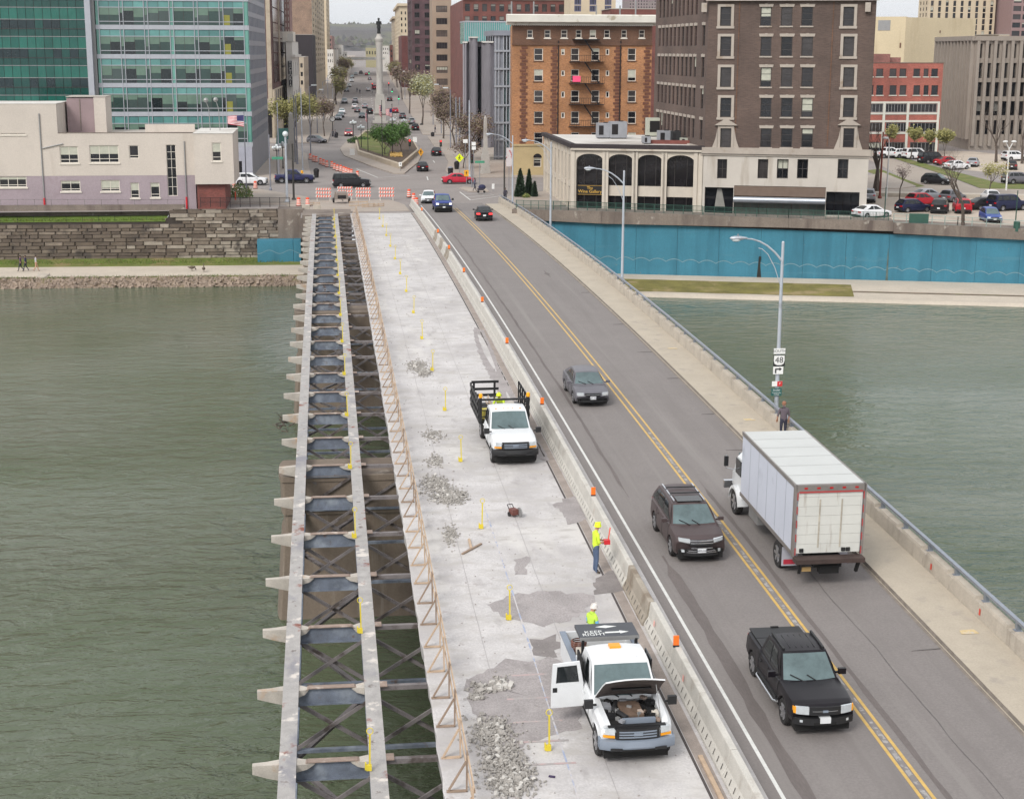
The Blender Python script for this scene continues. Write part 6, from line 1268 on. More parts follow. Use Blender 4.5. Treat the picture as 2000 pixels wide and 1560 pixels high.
pole('thin rust red pole beside the brown tower', 1718, 388, 258, .14, mat('rust_red_pole', (134, 62, 50), .7, var=.15, k=.85)); pole('slim dark green pole at the tower corner', 1727, 430, 366, .07, mat('dark_green_paint', (34, 72, 60), .5, var=.1, k=.85)); pole('slim dark pole with a litter bin at the right railing', 1983, 440, 372, .07, mat('dark_green_paint', (34, 72, 60)))
def curvelamp(label, px, yb, yt, dx, two=False):
    p = G(px, yb); H = A(px, yt, p.y).z; k = p.y/FPX; t = thing('street_lamp', label, 'street lamp', tuple(p), 0); m_ = mat('white_lamp_paint', (226, 226, 224), .5, var=.05, k=.87); MB().tube([(0, 0, 0), (0, 0, H*.86)], [.12, .08], 10).build('pole', m_, t, True)
    for sx in ((-1, 1) if two else (-1,)):
        a = dx*k*sx; pts = [(0, 0, H*.84), (a*.15, 0, H*.95), (a*.5, 0, H), (a, 0, H*.985)] if not two else [(0, 0, H*.85), (a*.5, 0, H*.92), (a, 0, H)]
        MB().tube(pts, .06, 8).build('arm', m_, t, True); MB().sphere((a*1.12, 0, pts[-1][2]), .28, 10, sx=1.4, sz=.6).build('lamp_head', m_, t, True)
curvelamp('white curved lamp post left of the small sapling', 1731, 388, 268, 8); curvelamp('white forked lamp post at the right verge', 1965, 372, 277, 8, True)
def sgl(label, px, yb, yt, side, arm_px):
    p = GS(px, yb); H = A(px, yt, p.y).z-p.z; t = thing('avenue_lamp', label, 'street lamp', tuple(p), 0, 'avenue lamps'); MB().tube([(0, 0, 0), (0, 0, H), (side*arm_px*p.y/FPX, 0, H+.3)], [.12, .08, .06], 8).build('pole', M_POLE, t, True); x = side*arm_px*p.y/FPX; MB().box(x-.5, x+.5, -.2, .2, H+.2, H+.42).build('lamp_head', M_LENS, t)
for i, (px, yb, yt) in enumerate(((607, 300, 170), (620, 262, 178), (632, 235, 160), (641, 212, 148), (650, 195, 140), (657, 180, 134))): sgl(nth(i)+' avenue lamp up the left kerb counted from the bridge', px, yb, yt, 1, 9)
for i, (px, yb, yt) in enumerate(((880, 290, 175), (862, 262, 168), (846, 245, 160), (800, 215, 142), (791, 195, 138), (783, 182, 133), (776, 170, 130))): sgl(nth(i)+' avenue lamp up the right kerb counted from the bridge', px, yb, yt, -1, 9)
def globe_lamp(label, px, yb, yt, n=5):
    p = G(px, yb); H = A(px, yt, p.y).z; t = thing('globe_lamp', label, 'street lamp', tuple(p), 0, 'cluster globe lamps'); MB().tube([(0, 0, 0), (0, 0, .6), (0, 0, H-.7)], [.17, .08, .06], 8).build('post', M_BLKM, t, True)
    for k in range(n-1):
        a = k*2*math.pi/(n-1)+.4; x, y = .55*math.cos(a), .55*math.sin(a); MB().tube([(0, 0, H-1.0), (x, y, H-.9), (x, y, H-.7)], .035, 6).build('bracket', M_BLKM, t); MB().sphere((x, y, H-.48), .24, 10).build('globe', M_LENS, t, True)
    MB().sphere((0, 0, H-.2), .24, 10).build('globe', M_LENS, t, True)
globe_lamp('five globe lamp under the green street name sign', 542, 346, 282); globe_lamp('five globe lamp right of the green street name sign', 553, 331, 277); globe_lamp('globe lamp left of the island hedge', 690.5, 280, 235); globe_lamp('globe lamp at the planter wall of the island', 706, 298, 244); globe_lamp('globe lamp in front of the monument pedestal on the right', 768, 262, 230); globe_lamp('globe lamp right of the green island trees', 789, 262, 232)
def clock(px, yb, yt):
    p = G(px, yb); H = A(px, yt, p.y).z; t = thing('street_clock', 'black post clock at the left kerb', 'clock', tuple(p)); MB().tube([(0, 0, 0), (0, 0, .8), (0, 0, H-1)], [.25, .1, .08], 8).build('post', M_BLKM, t); o = MB().lathe([(.62, -.15), (.62, .15)], 20, (0, 0, 0)).tf(Matrix.Translation((0, 0, H-.6)) @ Matrix.Rotation(R(90), 4, 'X')).build('case', M_BLKM, t); MB().lathe([(.5, 0), (.5, .02)], 20).tf(Matrix.Translation((0, -.16, H-.6)) @ Matrix.Rotation(R(90), 4, 'X')).build('dial', M_SGW, o)
clock(650, 268, 227)
def signpost(label, px, yb, yc, w_, h_, m_, shape='rect', icon=None, txt=None):
    p = G(px, yb); k = p.y/FPX; zc_ = A(px, yc, p.y).z; W_, H_ = w_*k, h_*k; t = thing('road_sign', label, 'sign', tuple(p)); MB().tube([(0, 0, 0), (0, 0, zc_+H_/2)], .045, 6).build('post', M_BACK, t)
    pts = [(-W_/2, 0), (0, -H_/2), (W_/2, 0), (0, H_/2)] if shape == 'diamond' else [(-W_/2, -H_/2), (W_/2, -H_/2), (W_/2, H_/2), (-W_/2, H_/2)]
    b = MB(); b.v = [(x, -.08, zc_+z) for x, z in pts]+[(x, -.055, zc_+z) for x, z in pts]; b.f = [(0, 1, 2, 3), (7, 6, 5, 4), (0, 4, 5, 1), (1, 5, 6, 2), (2, 6, 7, 3), (3, 7, 4, 0)]; b.m = [0]*6; b.build('plate', m_, t)
    if icon == 'walk':
        i_ = MB().sphere((.02, -.085, zc_+H_*.20), W_*.055, 8, sy=.2)
        for a, c in (((.0, .15), (-.02, -.02)), ((-.02, -.02), (-.12, -.22)), ((-.02, -.02), (.1, -.22)), ((0, .1), (-.12, -.02)), ((0, .1), (.12, .0))): i_.bar((a[0]*W_, -.086, zc_+a[1]*H_), (c[0]*W_, -.086, zc_+c[1]*H_), W_*.055, .008, (0, 1, 0))
        i_.build('walking_figure', M_SGK, t)
    if icon == 'arrow': MB().add([(-W_*.06, -.086, zc_-H_*.25), (W_*.06, -.086, zc_-H_*.25), (W_*.06, -.086, zc_+H_*.05), (W_*.2, -.086, zc_+H_*.05), (0, -.086, zc_+H_*.3), (-W_*.2, -.086, zc_+H_*.05), (-W_*.06, -.086, zc_+H_*.05)], [tuple(range(7))]).build('arrow', M_SGK, t)
    if txt: o = link('lettering', text_mesh(txt, H_*.55, M_SGK if m_ is M_SGW else M_SGW, .002), t, (0, -.086, zc_)); o.rotation_euler = (R(90), 0, 0)
    return t
M_FYG = mat('fluorescent_yellow_sign', (226, 240, 30), .5, var=.03, k=.95); M_SYO = mat('amber_sign', (240, 170, 30), .5, var=.04, k=.9); M_SGN = mat('street_green', (70, 150, 120), .5, var=.05, k=.85)
signpost('fluorescent yellow diamond pedestrian sign on the right corner', 897.5, 347, 308.5, 17, 17, M_FYG, 'diamond', 'walk'); signpost('small amber arrow sign above the red car', 911, 362, 338.5, 9, 12, M_SYO, 'rect', 'arrow'); signpost('amber diamond arrow sign at the island edge', 822, 308, 297.5, 11, 16, M_SYO, 'diamond', 'arrow')
signpost('white notice on the right of the green island trees', 810.5, 285, 273, 8, 10, M_SGW); signpost('white sign at the tip of the median island', 782, 336, 321, 6, 8, M_SGW, 'rect', 'arrow'); signpost('yellow sign far up the avenue on a right kerb post', 801, 224, 217, 7, 8, M_FYG, 'diamond'); signpost('leaning white board on the left of the island', 688, 305, 297, 9, 12, M_SGW); signpost('white route plate left of the right signal pole', 909, 348, 276, 9, 7, M_SGW)
signpost('small white ground board right of the island kerb by the stroller', 963, 374, 364, 5, 10, M_SGW); signpost('white and red banner beside the dark pole at the bridge end', 994, 374, 307, 11, 36, mat('banner_fabric', (214, 206, 206), .7, var=.1, k=.87, stain=((190, 110, 110), 1.2, .55, .6)))
signpost('upper white route shield on the right signal pole', 925.2, 368.5, 281, 8, 7, M_SGW); signpost('lower white route shield on the right signal pole', 925.4, 368.7, 289.5, 8, 6.5, M_SGW); signpost('green street name blade on the left corner', 543, 347.5, 309, 21, 5, M_SGN); signpost('green street name blade on the right corner pole', 937, 369, 316.5, 19, 4.5, M_SGN)
def signal(label, px, yb, yc, lit, name='traffic_signal'):
    p = GS(px, yb); zc_ = A(px, yc, p.y).z-p.z; t = thing(name, label, 'traffic signal', tuple(p)); MB().tube([(0, .2, 0), (0, .2, zc_)], .09, 8).build('post', M_POLE, t); MB().box(-.2, .2, -.12, .18, zc_-.6, zc_+.6).build('housing', M_SGK, t)
    for k, c_ in enumerate(((255, 40, 40), (240, 170, 30), (40, 230, 150))):
        on = (lit == 'rag'[k]); MB().sphere((0, -.13, zc_+.38-.38*k), .14, 10, sy=.4).build('lamp', mat('signal_%s_%s' % ('rag'[k], 'on' if on else 'off'), c_ if on else tuple(v//4 for v in c_), .3, var=0, emit=2.5 if on else 0), t)
signal('red signal at the right edge of the island trees', 800.5, 302, 279, 'r'); signal('red signal on the right kerb of the right roadway', 861, 296, 280, 'r'); signal('far red signal left of the column shaft', 727.5, 182, 166, 'r'); signal('far red signal right of the column shaft', 759.5, 184, 165, 'r'); signal('far green signal right of the column', 766, 192, 177, 'g'); signal('far green signal near the right pavement bins', 779, 205, 191, 'g'); signal('far green signal above the middle of the avenue', 721, 162, 142, 'g'); signal('signal with an orange hand on the right corner pole', 922, 368, 310, 'x')
def flagpole(label, px, yb, yt, fl, fw_, fh_, kind='us', droop=.35, name='flagpole'):
    p = G(px, yb); H = A(px, yt, p.y).z; k = p.y/FPX; t = thing(name, label, 'flagpole', tuple(p)); MB().tube([(0, 0, 0), (0, 0, H)], [.08, .05], 8).sphere((0, 0, H), .1, 6).build('pole', M_DPOLE if kind != 'us' else M_POLE, t)
    z1 = A(px, fl, p.y).z; W_, Hf = fw_*k, fh_*k; nx, nz = 14, 13; b = MB()
    for i in range(nx+1):
        for j in range(nz+1):
            u_, v_ = i/nx, j/nz; b.v.append((-W_*u_, .22*math.sin(u_*7+v_*1.5)*u_, z1-Hf*(1-v_)*(1-.35*u_)-droop*Hf*(1-v_)*0 - (.10*u_*Hf) + .25*Hf*(u_*(0))))
    for i in range(nx):
        for j in range(nz):
            c = 2 if (i < nx*.42 and j >= 6) else j % 2; b.f.append((i*(nz+1)+j, (i+1)*(nz+1)+j, (i+1)*(nz+1)+j+1, i*(nz+1)+j+1)); b.m.append(c)
    b.build('flag', [mat('flag_red', (196, 62, 76), .8, var=.08, k=.85), mat('flag_white', (232, 226, 226), .8, var=.05, k=.85), mat('flag_blue', (62, 58, 110), .8, var=.08, k=.85)], t, True)
flagpole('flagpole with a striped flag beside the beige building', 482, 388, 220, 225, 31, 22); flagpole('dark flagpole in front of the monument on its right', 747, 316, 197, 205, 5, 24, 'd'); flagpole('dark flagpole right of the monument with a drooping flag', 767, 312, 204, 212, 12, 16, 'd'); flagpole('dark flagpole left of the monument pedestal', 719, 306, 212, 220, 4, 20, 'd')
# green and black railings
M_GRN = mat('green_rail_paint', (44, 84, 72), .5, var=.1, k=.85); M_PALE = mat('pale_rail_paint', (150, 166, 160), .5, var=.1, k=.85)
def railing(name, label, pts, h, n, m_, pick=0, rails=(.97, .5), r_=.025):
    t = thing(name, label, 'railing')
    for a, b in zip(pts, pts[1:]):
        a, b = Vector(a), Vector(b)
        for f_ in rails: MB().bar(a+Vector((0, 0, h*f_)), b+Vector((0, 0, h*f_)), r_*1.6, r_*1.6).build('rail', m_, t)
        for i in range(n+1): p = a.lerp(b, i/n); MB().box(p.x-r_, p.x+r_, p.y-r_, p.y+r_, p.z, p.z+h).build('post', m_, t)
        if pick:
            pk = MB()
            for i in range(pick): p = a.lerp(b, (i+.5)/pick); pk.box(p.x-.012, p.x+.012, p.y-.012, p.y+.012, p.z+.05, p.z+h*.95)
            stuff(pk.build('pickets', m_, t))
def onl(px, py): p = hit(px, py, wp(0, .1), nW); return p
railing('picket_fence', 'black picket fence on top of the stone wall near the bridge', [A(392, 405, 182.2), A(566, 405, 180.9)], 1.15, 9, M_BLKM, 90)
railing('post_rail', 'thin rusty posts along the top of the upper river wall', [A(2, 403, 184.9), A(360, 403, 184.7)], .8, 11, M_BRACE, 0, (.97,), .02)
railing('low_fence', 'thin low fence on the grass ledge', [A(2, 434, 181.6), A(350, 434, 181.4)], .8, 11, M_BLKM, 0, (.9,), .015)
lq = lambda px, py: tuple(hit(px, py, wp(0, .0), nW))
railing('terrace_railing', 'dark green railing in front of the arcade building and the conifers', [lq(1008, 409), lq(1110, 412), lq(1240, 416), lq(1372, 421)], 1.05, 7, M_GRN, 60, r_=.03)
railing('river_railing', 'dark railing in front of the brown tower base', [lq(1374, 421), lq(1540, 427), lq(1735, 433)], 1.0, 8, M_GRN, 70, r_=.025)
railing('car_park_railing', 'green and pale panel railing along the car park edge', [lq(1745, 437), lq(1870, 443), lq(2010, 452)], 1.1, 5, M_PALE, 0, (.97, .55, .15), r_=.035)
p0, p1 = hit(1775, 436, wp(0, .05), nW), hit(1813, 437, wp(0, .05), nW); tag(MB().bar(p0+Vector((0, 0, .55)), p1+Vector((0, 0, .55)), .12, 1.0).build('green_box', M_GRN), 'dark green utility box on the car park railing', 'utility box')
p0 = hit(1985, 452, wp(0, .2), nW); tag(MB().lathe([(.35, 0), (.36, 1.0), (.3, 1.05)], 8, tuple(p0)).build('litter_bin', M_GRN), 'dark green litter bin at the right railing', 'litter bin')
for i, (px, yb, h_, c_) in enumerate(((880, 345, 1.3, 'black'), (892, 332, 1.2, 'black'), (618, 347, 1.2, 'black'), (657, 270, 1.1, 'black'), (845, 268, .9, 'black'), (823, 250, .9, 'black'), (804, 236, .9, 'black'))):
    p = G(px, yb); t = thing('litter_bin', 'black bin or planter, '+nth(i)+' counted along the kerbs from the right corner', 'litter bin', tuple(p), 0, 'kerbside bins'); MB().lathe([(.32, 0), (.42, h_*.85), (.38, h_)], 10).build('drum', M_BLKM, t); MB().lathe([(.42, 0), (.15, .18)], 10, (0, 0, h_)).build('lid', M_POLE if i == 0 else M_BLKM, t)
p = G(590, 344); t = thing('hydrant', 'yellow fire hydrant near the left street corner', 'hydrant', tuple(p)); MB().lathe([(.2, 0), (.15, .1), (.14, .6), (.2, .62), (.18, .75), (.05, .85)], 10).build('barrel', M_SYO, t); MB().tube([(-.25, 0, .45), (.25, 0, .45)], .07, 8).build('outlets', M_SYO, t)
# dark green awning and arched canopy on the left
p = A(551, 262, 300); t = thing('awning', 'dark green awning over the left pavement', 'awning', (p.x, 300, 0)); q0 = A(541, 282, 300).z; q1 = A(551, 252, 300).z
MB().add([(-1.2, 0, q0), (1.3, 0, q0), (1.1, 2.5, q1), (-1.0, 2.5, q1), (-1.2, 0, q0-.4), (1.3, 0, q0-.4)], [(0, 1, 2, 3), (4, 5, 1, 0)]).build('canvas', mat('green_canvas', (20, 70, 66), .8, var=.15, k=.8), t); MB().tube([(-1, 0, q0-.4), (-1, 0, 0)], .04, 6).build('post', M_POLE, t)
# ================================================================ vehicles
M_TYRE = mat('tyre_rubber', (44, 42, 42), .85, var=.15, k=.8, coord='obj'); M_RIM = mat('alloy_rim', (176, 176, 180), .35, .7, var=.15, k=.9, coord='obj'); M_UNDER = mat('underbody', (26, 25, 25), .9, var=.1, k=.7); M_CHR = mat('chrome', (206, 208, 212), .2, .9, var=.05, k=1.0); M_BLKP = mat('black_trim', (34, 34, 36), .5, var=.1, k=.8, coord='obj'); M_GRYP = mat('grey_bumper', (134, 144, 158), .55, var=.08, k=.8, coord='obj')
M_HL = mat('headlamp_lens', (214, 220, 224), .12, .3, var=.1, scale=8, k=.85, coord='obj'); M_TL = mat('tail_lamp', (190, 26, 30), .25, var=.1, k=.8, coord='obj'); M_AMB = mat('amber_lens', (240, 160, 30), .3, var=.08, k=.9, coord='obj'); M_PLATE = mat('licence_plate', (222, 224, 226), .5, var=.04, k=.85, coord='obj'); M_INK = mat('plate_ink', (70, 72, 92), .6, var=0)
def vglass(n_, c_): return mat(n_, c_, .07, 0, var=.35, scale=1.1, spec=.5, k=.9, coord='obj')
M_WS = vglass('windscreen', (92, 108, 110)); M_SG = vglass('side_glass', (34, 38, 40))
PAINTS = {}
def paint(n_, c_, metal=.0, rough=.3):
    if n_ not in PAINTS: PAINTS[n_] = mat('paint_'+n_, c_, rough+.08, metal, var=.05, scale=2, k=.86, coat=.06, spec=.25 if sum(c_) < 300 else .45, coord='obj')
    return PAINTS[n_]
M_ON = mat('lit_headlamp', (255, 240, 220), .2, var=0, emit=.9); M_ONR = mat('lit_brake_lamp', (255, 50, 50), .2, var=0, emit=1.6)
def interp(tb, y):
    if y <= tb[0][0]: return tb[0][1]
    for (a, za), (b, zb) in zip(tb, tb[1:]):
        if y <= b: t = (y-a)/(b-a) if b > a else 1; return za+(zb-za)*t
    return tb[-1][1]
WHEELS = {}
def wheel_mesh(r, w_, rim):
    k = (r, w_, rim.name)
    if k not in WHEELS:
        t = MB().lathe([(r*.66, -w_/2+.02), (r*.93, -w_/2), (r, -w_/2+.045), (r, w_/2-.045), (r*.93, w_/2), (r*.66, w_/2-.02)], 22, axis='x', cap=False)
        m_ = MB().lathe([(r*.68, -.02+w_/2), (r*.62, w_/2-.012), (r*.58, w_/2-.05), (.02, w_/2-.06)], 22, axis='x', cap=False, mi=1)
        for i in range(6):
            a = i*math.pi/3; d = Vector((0, math.cos(a), math.sin(a))); m_.bar(d*.05+Vector((w_/2-.03, 0, 0)), d*r*.62+Vector((w_/2-.02, 0, 0)), .085, .05, (1, 0, 0))
        m_.lathe([(.09, w_/2-.03), (.07, w_/2-.005), (.02, w_/2)], 10, axis='x')
        m_.lathe([(r*.67, -w_/2+.03), (.02, -w_/2+.06)], 14, axis='x', cap=False, mi=1)
        WHEELS[k] = (t.mesh('tyre', M_TYRE, True), m_.mesh('rim', [rim, M_BLKP], True))
    return WHEELS[k]
def add_wheels(root, S, rim=None):
    r, w_ = S['r'], S.get('tw', .22); tm, rm = wheel_mesh(r, w_, rim or S.get('rim', M_RIM))
    for y in S['axles']:
        for sx in (-1, 1):
            o = link('wheel', None, root, (sx*(S['W']/2-w_/2-.015), y, r)); o.rotation_euler = (0, 0, 0 if sx > 0 else math.pi); link('tyre', tm, o); link('rim', rm, o)
def car(name, label, S, pm, loc, rz, group=None, rx=0.0, cat='car', detail=True, lights=None):
    """S: L,W,sill,r,axles,top[(y,z)],cab(yrb,yrt,ywt,ywb),zb,zr,wb,wt + options. Front is +y."""
    t = thing(name, label, cat, loc, 0, group); t.rotation_euler = (rx, 0, rz)
    L, W, sill = S['L'], S['W'], S['sill']; hf = L/2; pf, pr = S.get('pf', .22), S.get('pr', .16); lean = S.get('lean', .12)
    def warp(v):
        x, y, z = v; s = max(0, (y-(hf-.95))/.95); s2 = max(0, (-y-(hf-.8))/.8); u_ = min(1.2, abs(x)/(W/2))
        y -= s*s*(pf*u_**2.4 + lean*max(0, z-.5)); y += s2*s2*(pr*u_**2.6+.10*max(0, z-.55)); x *= 1-.055*s*s-.04*s2*s2; return (x, y, z)
    ra = S['r']*1.17
    def zlow(y):
        z = sill+(S.get('fl', .06)*max(0, (abs(y)-(hf-.5))/.5))
        for a in S['axles']:
            if abs(y-a) < ra: z = max(z, S['r']+math.sqrt(ra*ra-(y-a)**2)-.02)
        return z
    def ring(y):
        zt, zl = interp(S['top'], y), zlow(y); zm = min(zt-.06, max(zl+.02, sill+.30*(zt-sill))); zu = max(zm+.01, zt-.13); w_ = W/2
        return [(w_-.05, zl), (w_-.004, max(zl+.012, min(zm, zl+.14))), (w_, max(zm, zl+.02)), (w_-.018, max(zu, zl+.03)), (w_-.055, zt-.035), (w_-.12, zt-.005), (w_*.5, zt+.012), (0, zt+.022)]
    ys = [-hf+L*i/46 for i in range(47)]
    for a in S['axles']: ys += [a+ra*math.cos(math.pi*k/10) for k in range(11)]
    ys += [y for y, _ in S['top']]; ys = sorted({round(max(-hf, min(hf, y)), 3) for y in ys}); b = MB(); n = 15
    for y in ys:
        rg = ring(y); b.v += [warp((x, y, z)) for x, z in rg]+[warp((-x, y, z)) for x, z in rg[-2::-1]]
    for i in range(len(ys)-1):
        for k in range(n-1): b.f.append((i*n+k, (i+1)*n+k, (i+1)*n+k+1, i*n+k+1)); b.m.append(0)
    b.f += [tuple(range(n)), tuple((len(ys)-1)*n+k for k in range(n))[::-1]]; b.m += [0, 0]
    bod = b.build('body', pm, t, True, angle=40)
    MB().box(-W/2+.14, W/2-.14, -hf+.14, hf-.2, .17, sill+.2).build('underbody', M_UNDER, t)  # black box made wide and low to deepen the shade under the car
    add_wheels(t, S)
    # cabin
    yrb, yrt, ywt, ywb = S['cab']; zb, zr, wb, wt = S['zb'], S['zr'], S['wb'], S['wt']; cr = S.get('crown', .05); bowf, bowr = S.get('bow', .14), S.get('bowr', .06)
    zbr = S.get('zbr', zb)
    def ws(u_, v_): return Vector((u_*(wb+(wt-wb)*v_), ywb+(ywt-ywb)*v_+bowf*(1-u_*u_)*(1-.5*v_), zb+(zr-zb)*v_+cr*(1-u_*u_)*v_))
    def rw(u_, v_): return Vector((u_*(wb+(wt-wb)*v_), yrb+(yrt-yrb)*v_-bowr*(1-u_*u_)*(1-.5*v_), zbr+(zr-zbr)*v_+cr*(1-u_*u_)*v_))
    def rf(u_, v_):
        a, c = rw(u_, 1), ws(u_, 1); p = a.lerp(c, v_); p.z += .035*math.sin(math.pi*v_)*S.get('arch', 1); return p
    def sd(sx, s, v_): a, c = rw(sx, v_), ws(sx, v_); p = a.lerp(c, s); p.x += sx*.03*math.sin(math.pi*v_); p.z += .035*math.sin(math.pi*s)*S.get('arch', 1)*v_; return p
    def patch(fn, u0, u1, v0, v1, nu, nv, off=0.0, dirv=None, flip=False):
        m_ = MB(); m_.v = [tuple(fn(u0+(u1-u0)*i/nu, v0+(v1-v0)*j/nv)) for i in range(nu+1) for j in range(nv+1)]
        m_.f = [((i*(nv+1)+j), ((i+1)*(nv+1)+j), ((i+1)*(nv+1)+j+1), (i*(nv+1)+j+1)) for i in range(nu) for j in range(nv)]; m_.m = [0]*len(m_.f)
        if dirv: m_.v = [(x+dirv[0]*off, y+dirv[1]*off, z+dirv[2]*off) for x, y, z in m_.v]
        return m_
    c = MB()
    for m_ in (patch(ws, -1, 1, -.06, 1, 8, 4), patch(rw, -1, 1, -.06, 1, 8, 4), patch(rf, -1, 1, 0, 1, 8, 8), patch(lambda s, v_: sd(1, s, v_), 0, 1, -.06, 1, 8, 4), patch(lambda s, v_: sd(-1, s, v_), 0, 1, -.06, 1, 8, 4)): c.add(m_.v, m_.f)
    cab = c.build('cabin', S.get('roofm', pm), t, True, angle=30)
    dl = (zr-zb); fwn = Vector((0, dl, ywb-ywt)).normalized(); rwn = Vector((0, -dl, abs(yrt-yrb)+.01)).normalized()
    patch(ws, -.93, .93, .05, .92, 8, 4, .008, fwn).build('windscreen', M_WS, t, True)
    if S.get('rearwin', True): patch(rw, -.86, .86, .18, .9, 6, 3, .008, rwn).build('rear_window', M_SG, t, True)
    for sx in (-1, 1):
        for s0, s1, sk0, sk1 in S['win']:
            def fn(s, v_, s0=s0, s1=s1, sk0=sk0, sk1=sk1):
                k = (v_-.12)/.76; a, e = s0+(sk0-s0)*k, s1+(sk1-s1)*k; return sd(sx, a+(e-a)*s, v_)
            patch(fn, 0, 1, .12, .88, 4, 3, .01, (sx, 0, .15)).build('side_window', M_SG, t, True)
    # seams, handles, mirrors
    if detail:
        for sx in (-1, 1):
            for y in S.get('doors', ()):
                m_ = MB(); rg = ring(y); pts = [Vector(warp((sx*(x+.004), y, z))) for x, z in rg[:5]]
                for a, e in zip(pts, pts[1:]): m_.bar(a, e, .016, .008, (sx, 0, 0))
                m_.build('door_seam', M_BLKP, t)
            for y in S.get('handles', ()):
                zt = interp(S['top'], y); p = warp((sx*(W/2+.012), y, zt-.16)); MB().box(p[0]-.015, p[0]+.015, p[1]-.1, p[1]+.1, p[2]-.02, p[2]+.02).build('door_handle', S.get('hm', pm), t)
            mx, my, mz_ = S.get('mir', (.0, ywb-.28, zb+.10)); MW, MH = S.get('mirs', (.2, .13)); x0 = W/2-.04
            m_ = MB(); m_.obox((sx*(x0+MW*.75), my, mz_), (MW, .10, MH)); m_.obox((sx*(x0+.03), my, mz_-.03), (.14, .05, .05)); m_.build('mirror', S.get('mirm', pm), t)
    # front and rear fittings: (name, x0,x1,z0,z1, depth, mat, mirror)
    def fit(nm, x0, x1, z0, z1, d, m_, front=True, nn=4, sh=0):
        b_ = MB(); sg = 1 if front else -1
        for k in range(nn+1):
            x = x0+(x1-x0)*k/nn
            for y_, zz in ((hf+d, z0), (hf+d, z1), (hf-.12, z1), (hf-.12, z0)): b_.v.append(warp((x, sg*(y_), zz+sh*(abs(x)-abs(x0)))))
        for k in range(nn):
            for j in range(4): q_ = (k*4+j, (k+1)*4+j, (k+1)*4+(j+1) % 4, k*4+(j+1) % 4); b_.f.append(q_ if sg > 0 else q_[::-1]); b_.m.append(0)
        b_.f += [(0, 1, 2, 3), (nn*4+3, nn*4+2, nn*4+1, nn*4)]; b_.m += [0, 0]; return b_.build(nm, m_, t)
    for e in S['front']:
        nm, x0, x1, z0, z1, d, m_ = e[:7]; sh = e[7] if len(e) > 7 else 0
        if lights and nm == 'headlight': m_ = lights
        if x0 > 0:
            fit(nm, x0, x1, z0, z1, d, m_, sh=sh); fit(nm, -x1, -x0, z0, z1, d, m_, sh=0) if not sh else fit(nm, -x0, -x1, z0, z1, d, m_, sh=sh)
        else: fit(nm, x0, x1, z0, z1, d, m_, nn=8)
    for e in S.get('rear', ()):
        nm, x0, x1, z0, z1, d, m_ = e[:7]
        if nm == 'tail_light' and S.get('brk'): m_ = M_ONR
        if x0 > 0: fit(nm, x0, x1, z0, z1, d, m_, False); fit(nm, -x1, -x0, z0, z1, d, m_, False)
        else: fit(nm, x0, x1, z0, z1, d, m_, False, 8)
    if detail and 'plate' in S:
        pz = S['plate']; o = link('plate_lettering', text_mesh(S.get('ptx', 'EKF 7492'), .085, M_INK, .001), t, (0, hf+.032, pz)); o.rotation_euler = (R(90), 0, R(180))
    if detail:
        for x in (-.32, .3):
            a = ws(x*.6/wb if wb else x, 0)+fwn*.03; e = ws((x+.42)/wb*.8, .22)+fwn*.03; MB().bar(a, e, .03, .02).build('wiper', M_BLKP, t)
    return t, dict(ring=ring, warp=warp, ws=ws, rw=rw, rf=rf, sd=sd, hf=hf)
def plate(z): return ('licence_plate', -.16, .16, z-.075, z+.075, .028, M_PLATE)
SEDAN = dict(L=4.85, W=1.80, sill=.24, r=.32, axles=(-1.37, 1.42), top=[(-2.43, .86), (-2.3, .97), (-1.9, 1.0), (-1.2, .97), (.4, .93), (.95, .92), (1.7, .83), (2.15, .74), (2.36, .64), (2.43, .55)], cab=(-1.95, -1.05, .35, 1.12), zb=.93, zr=1.40, wb=.80, wt=.60, zbr=.98, win=[(.18, .50, .30, .50), (.53, .93, .53, .78)], doors=(-.95, .02, 1.02), handles=(-.72, .26),
    front=[('headlight', .50, .84, .60, .74, .012, M_HL), ('grille', -.42, .42, .60, .72, .015, M_BLKP), ('grille_bar', -.40, .40, .655, .668, .025, M_CHR), ('intake', -.62, .62, .28, .38, .012, M_BLKP), ('bumper_line', -.86, .86, .43, .455, .015, M_BLKP), plate(.50)], rear=[('tail_light', .48, .86, .70, .86, .012, M_TL), plate(.62), ('bumper_shadow', -.8, .8, .3, .4, .01, M_BLKP)], plate=.50, mir=(0, .92, 1.0))
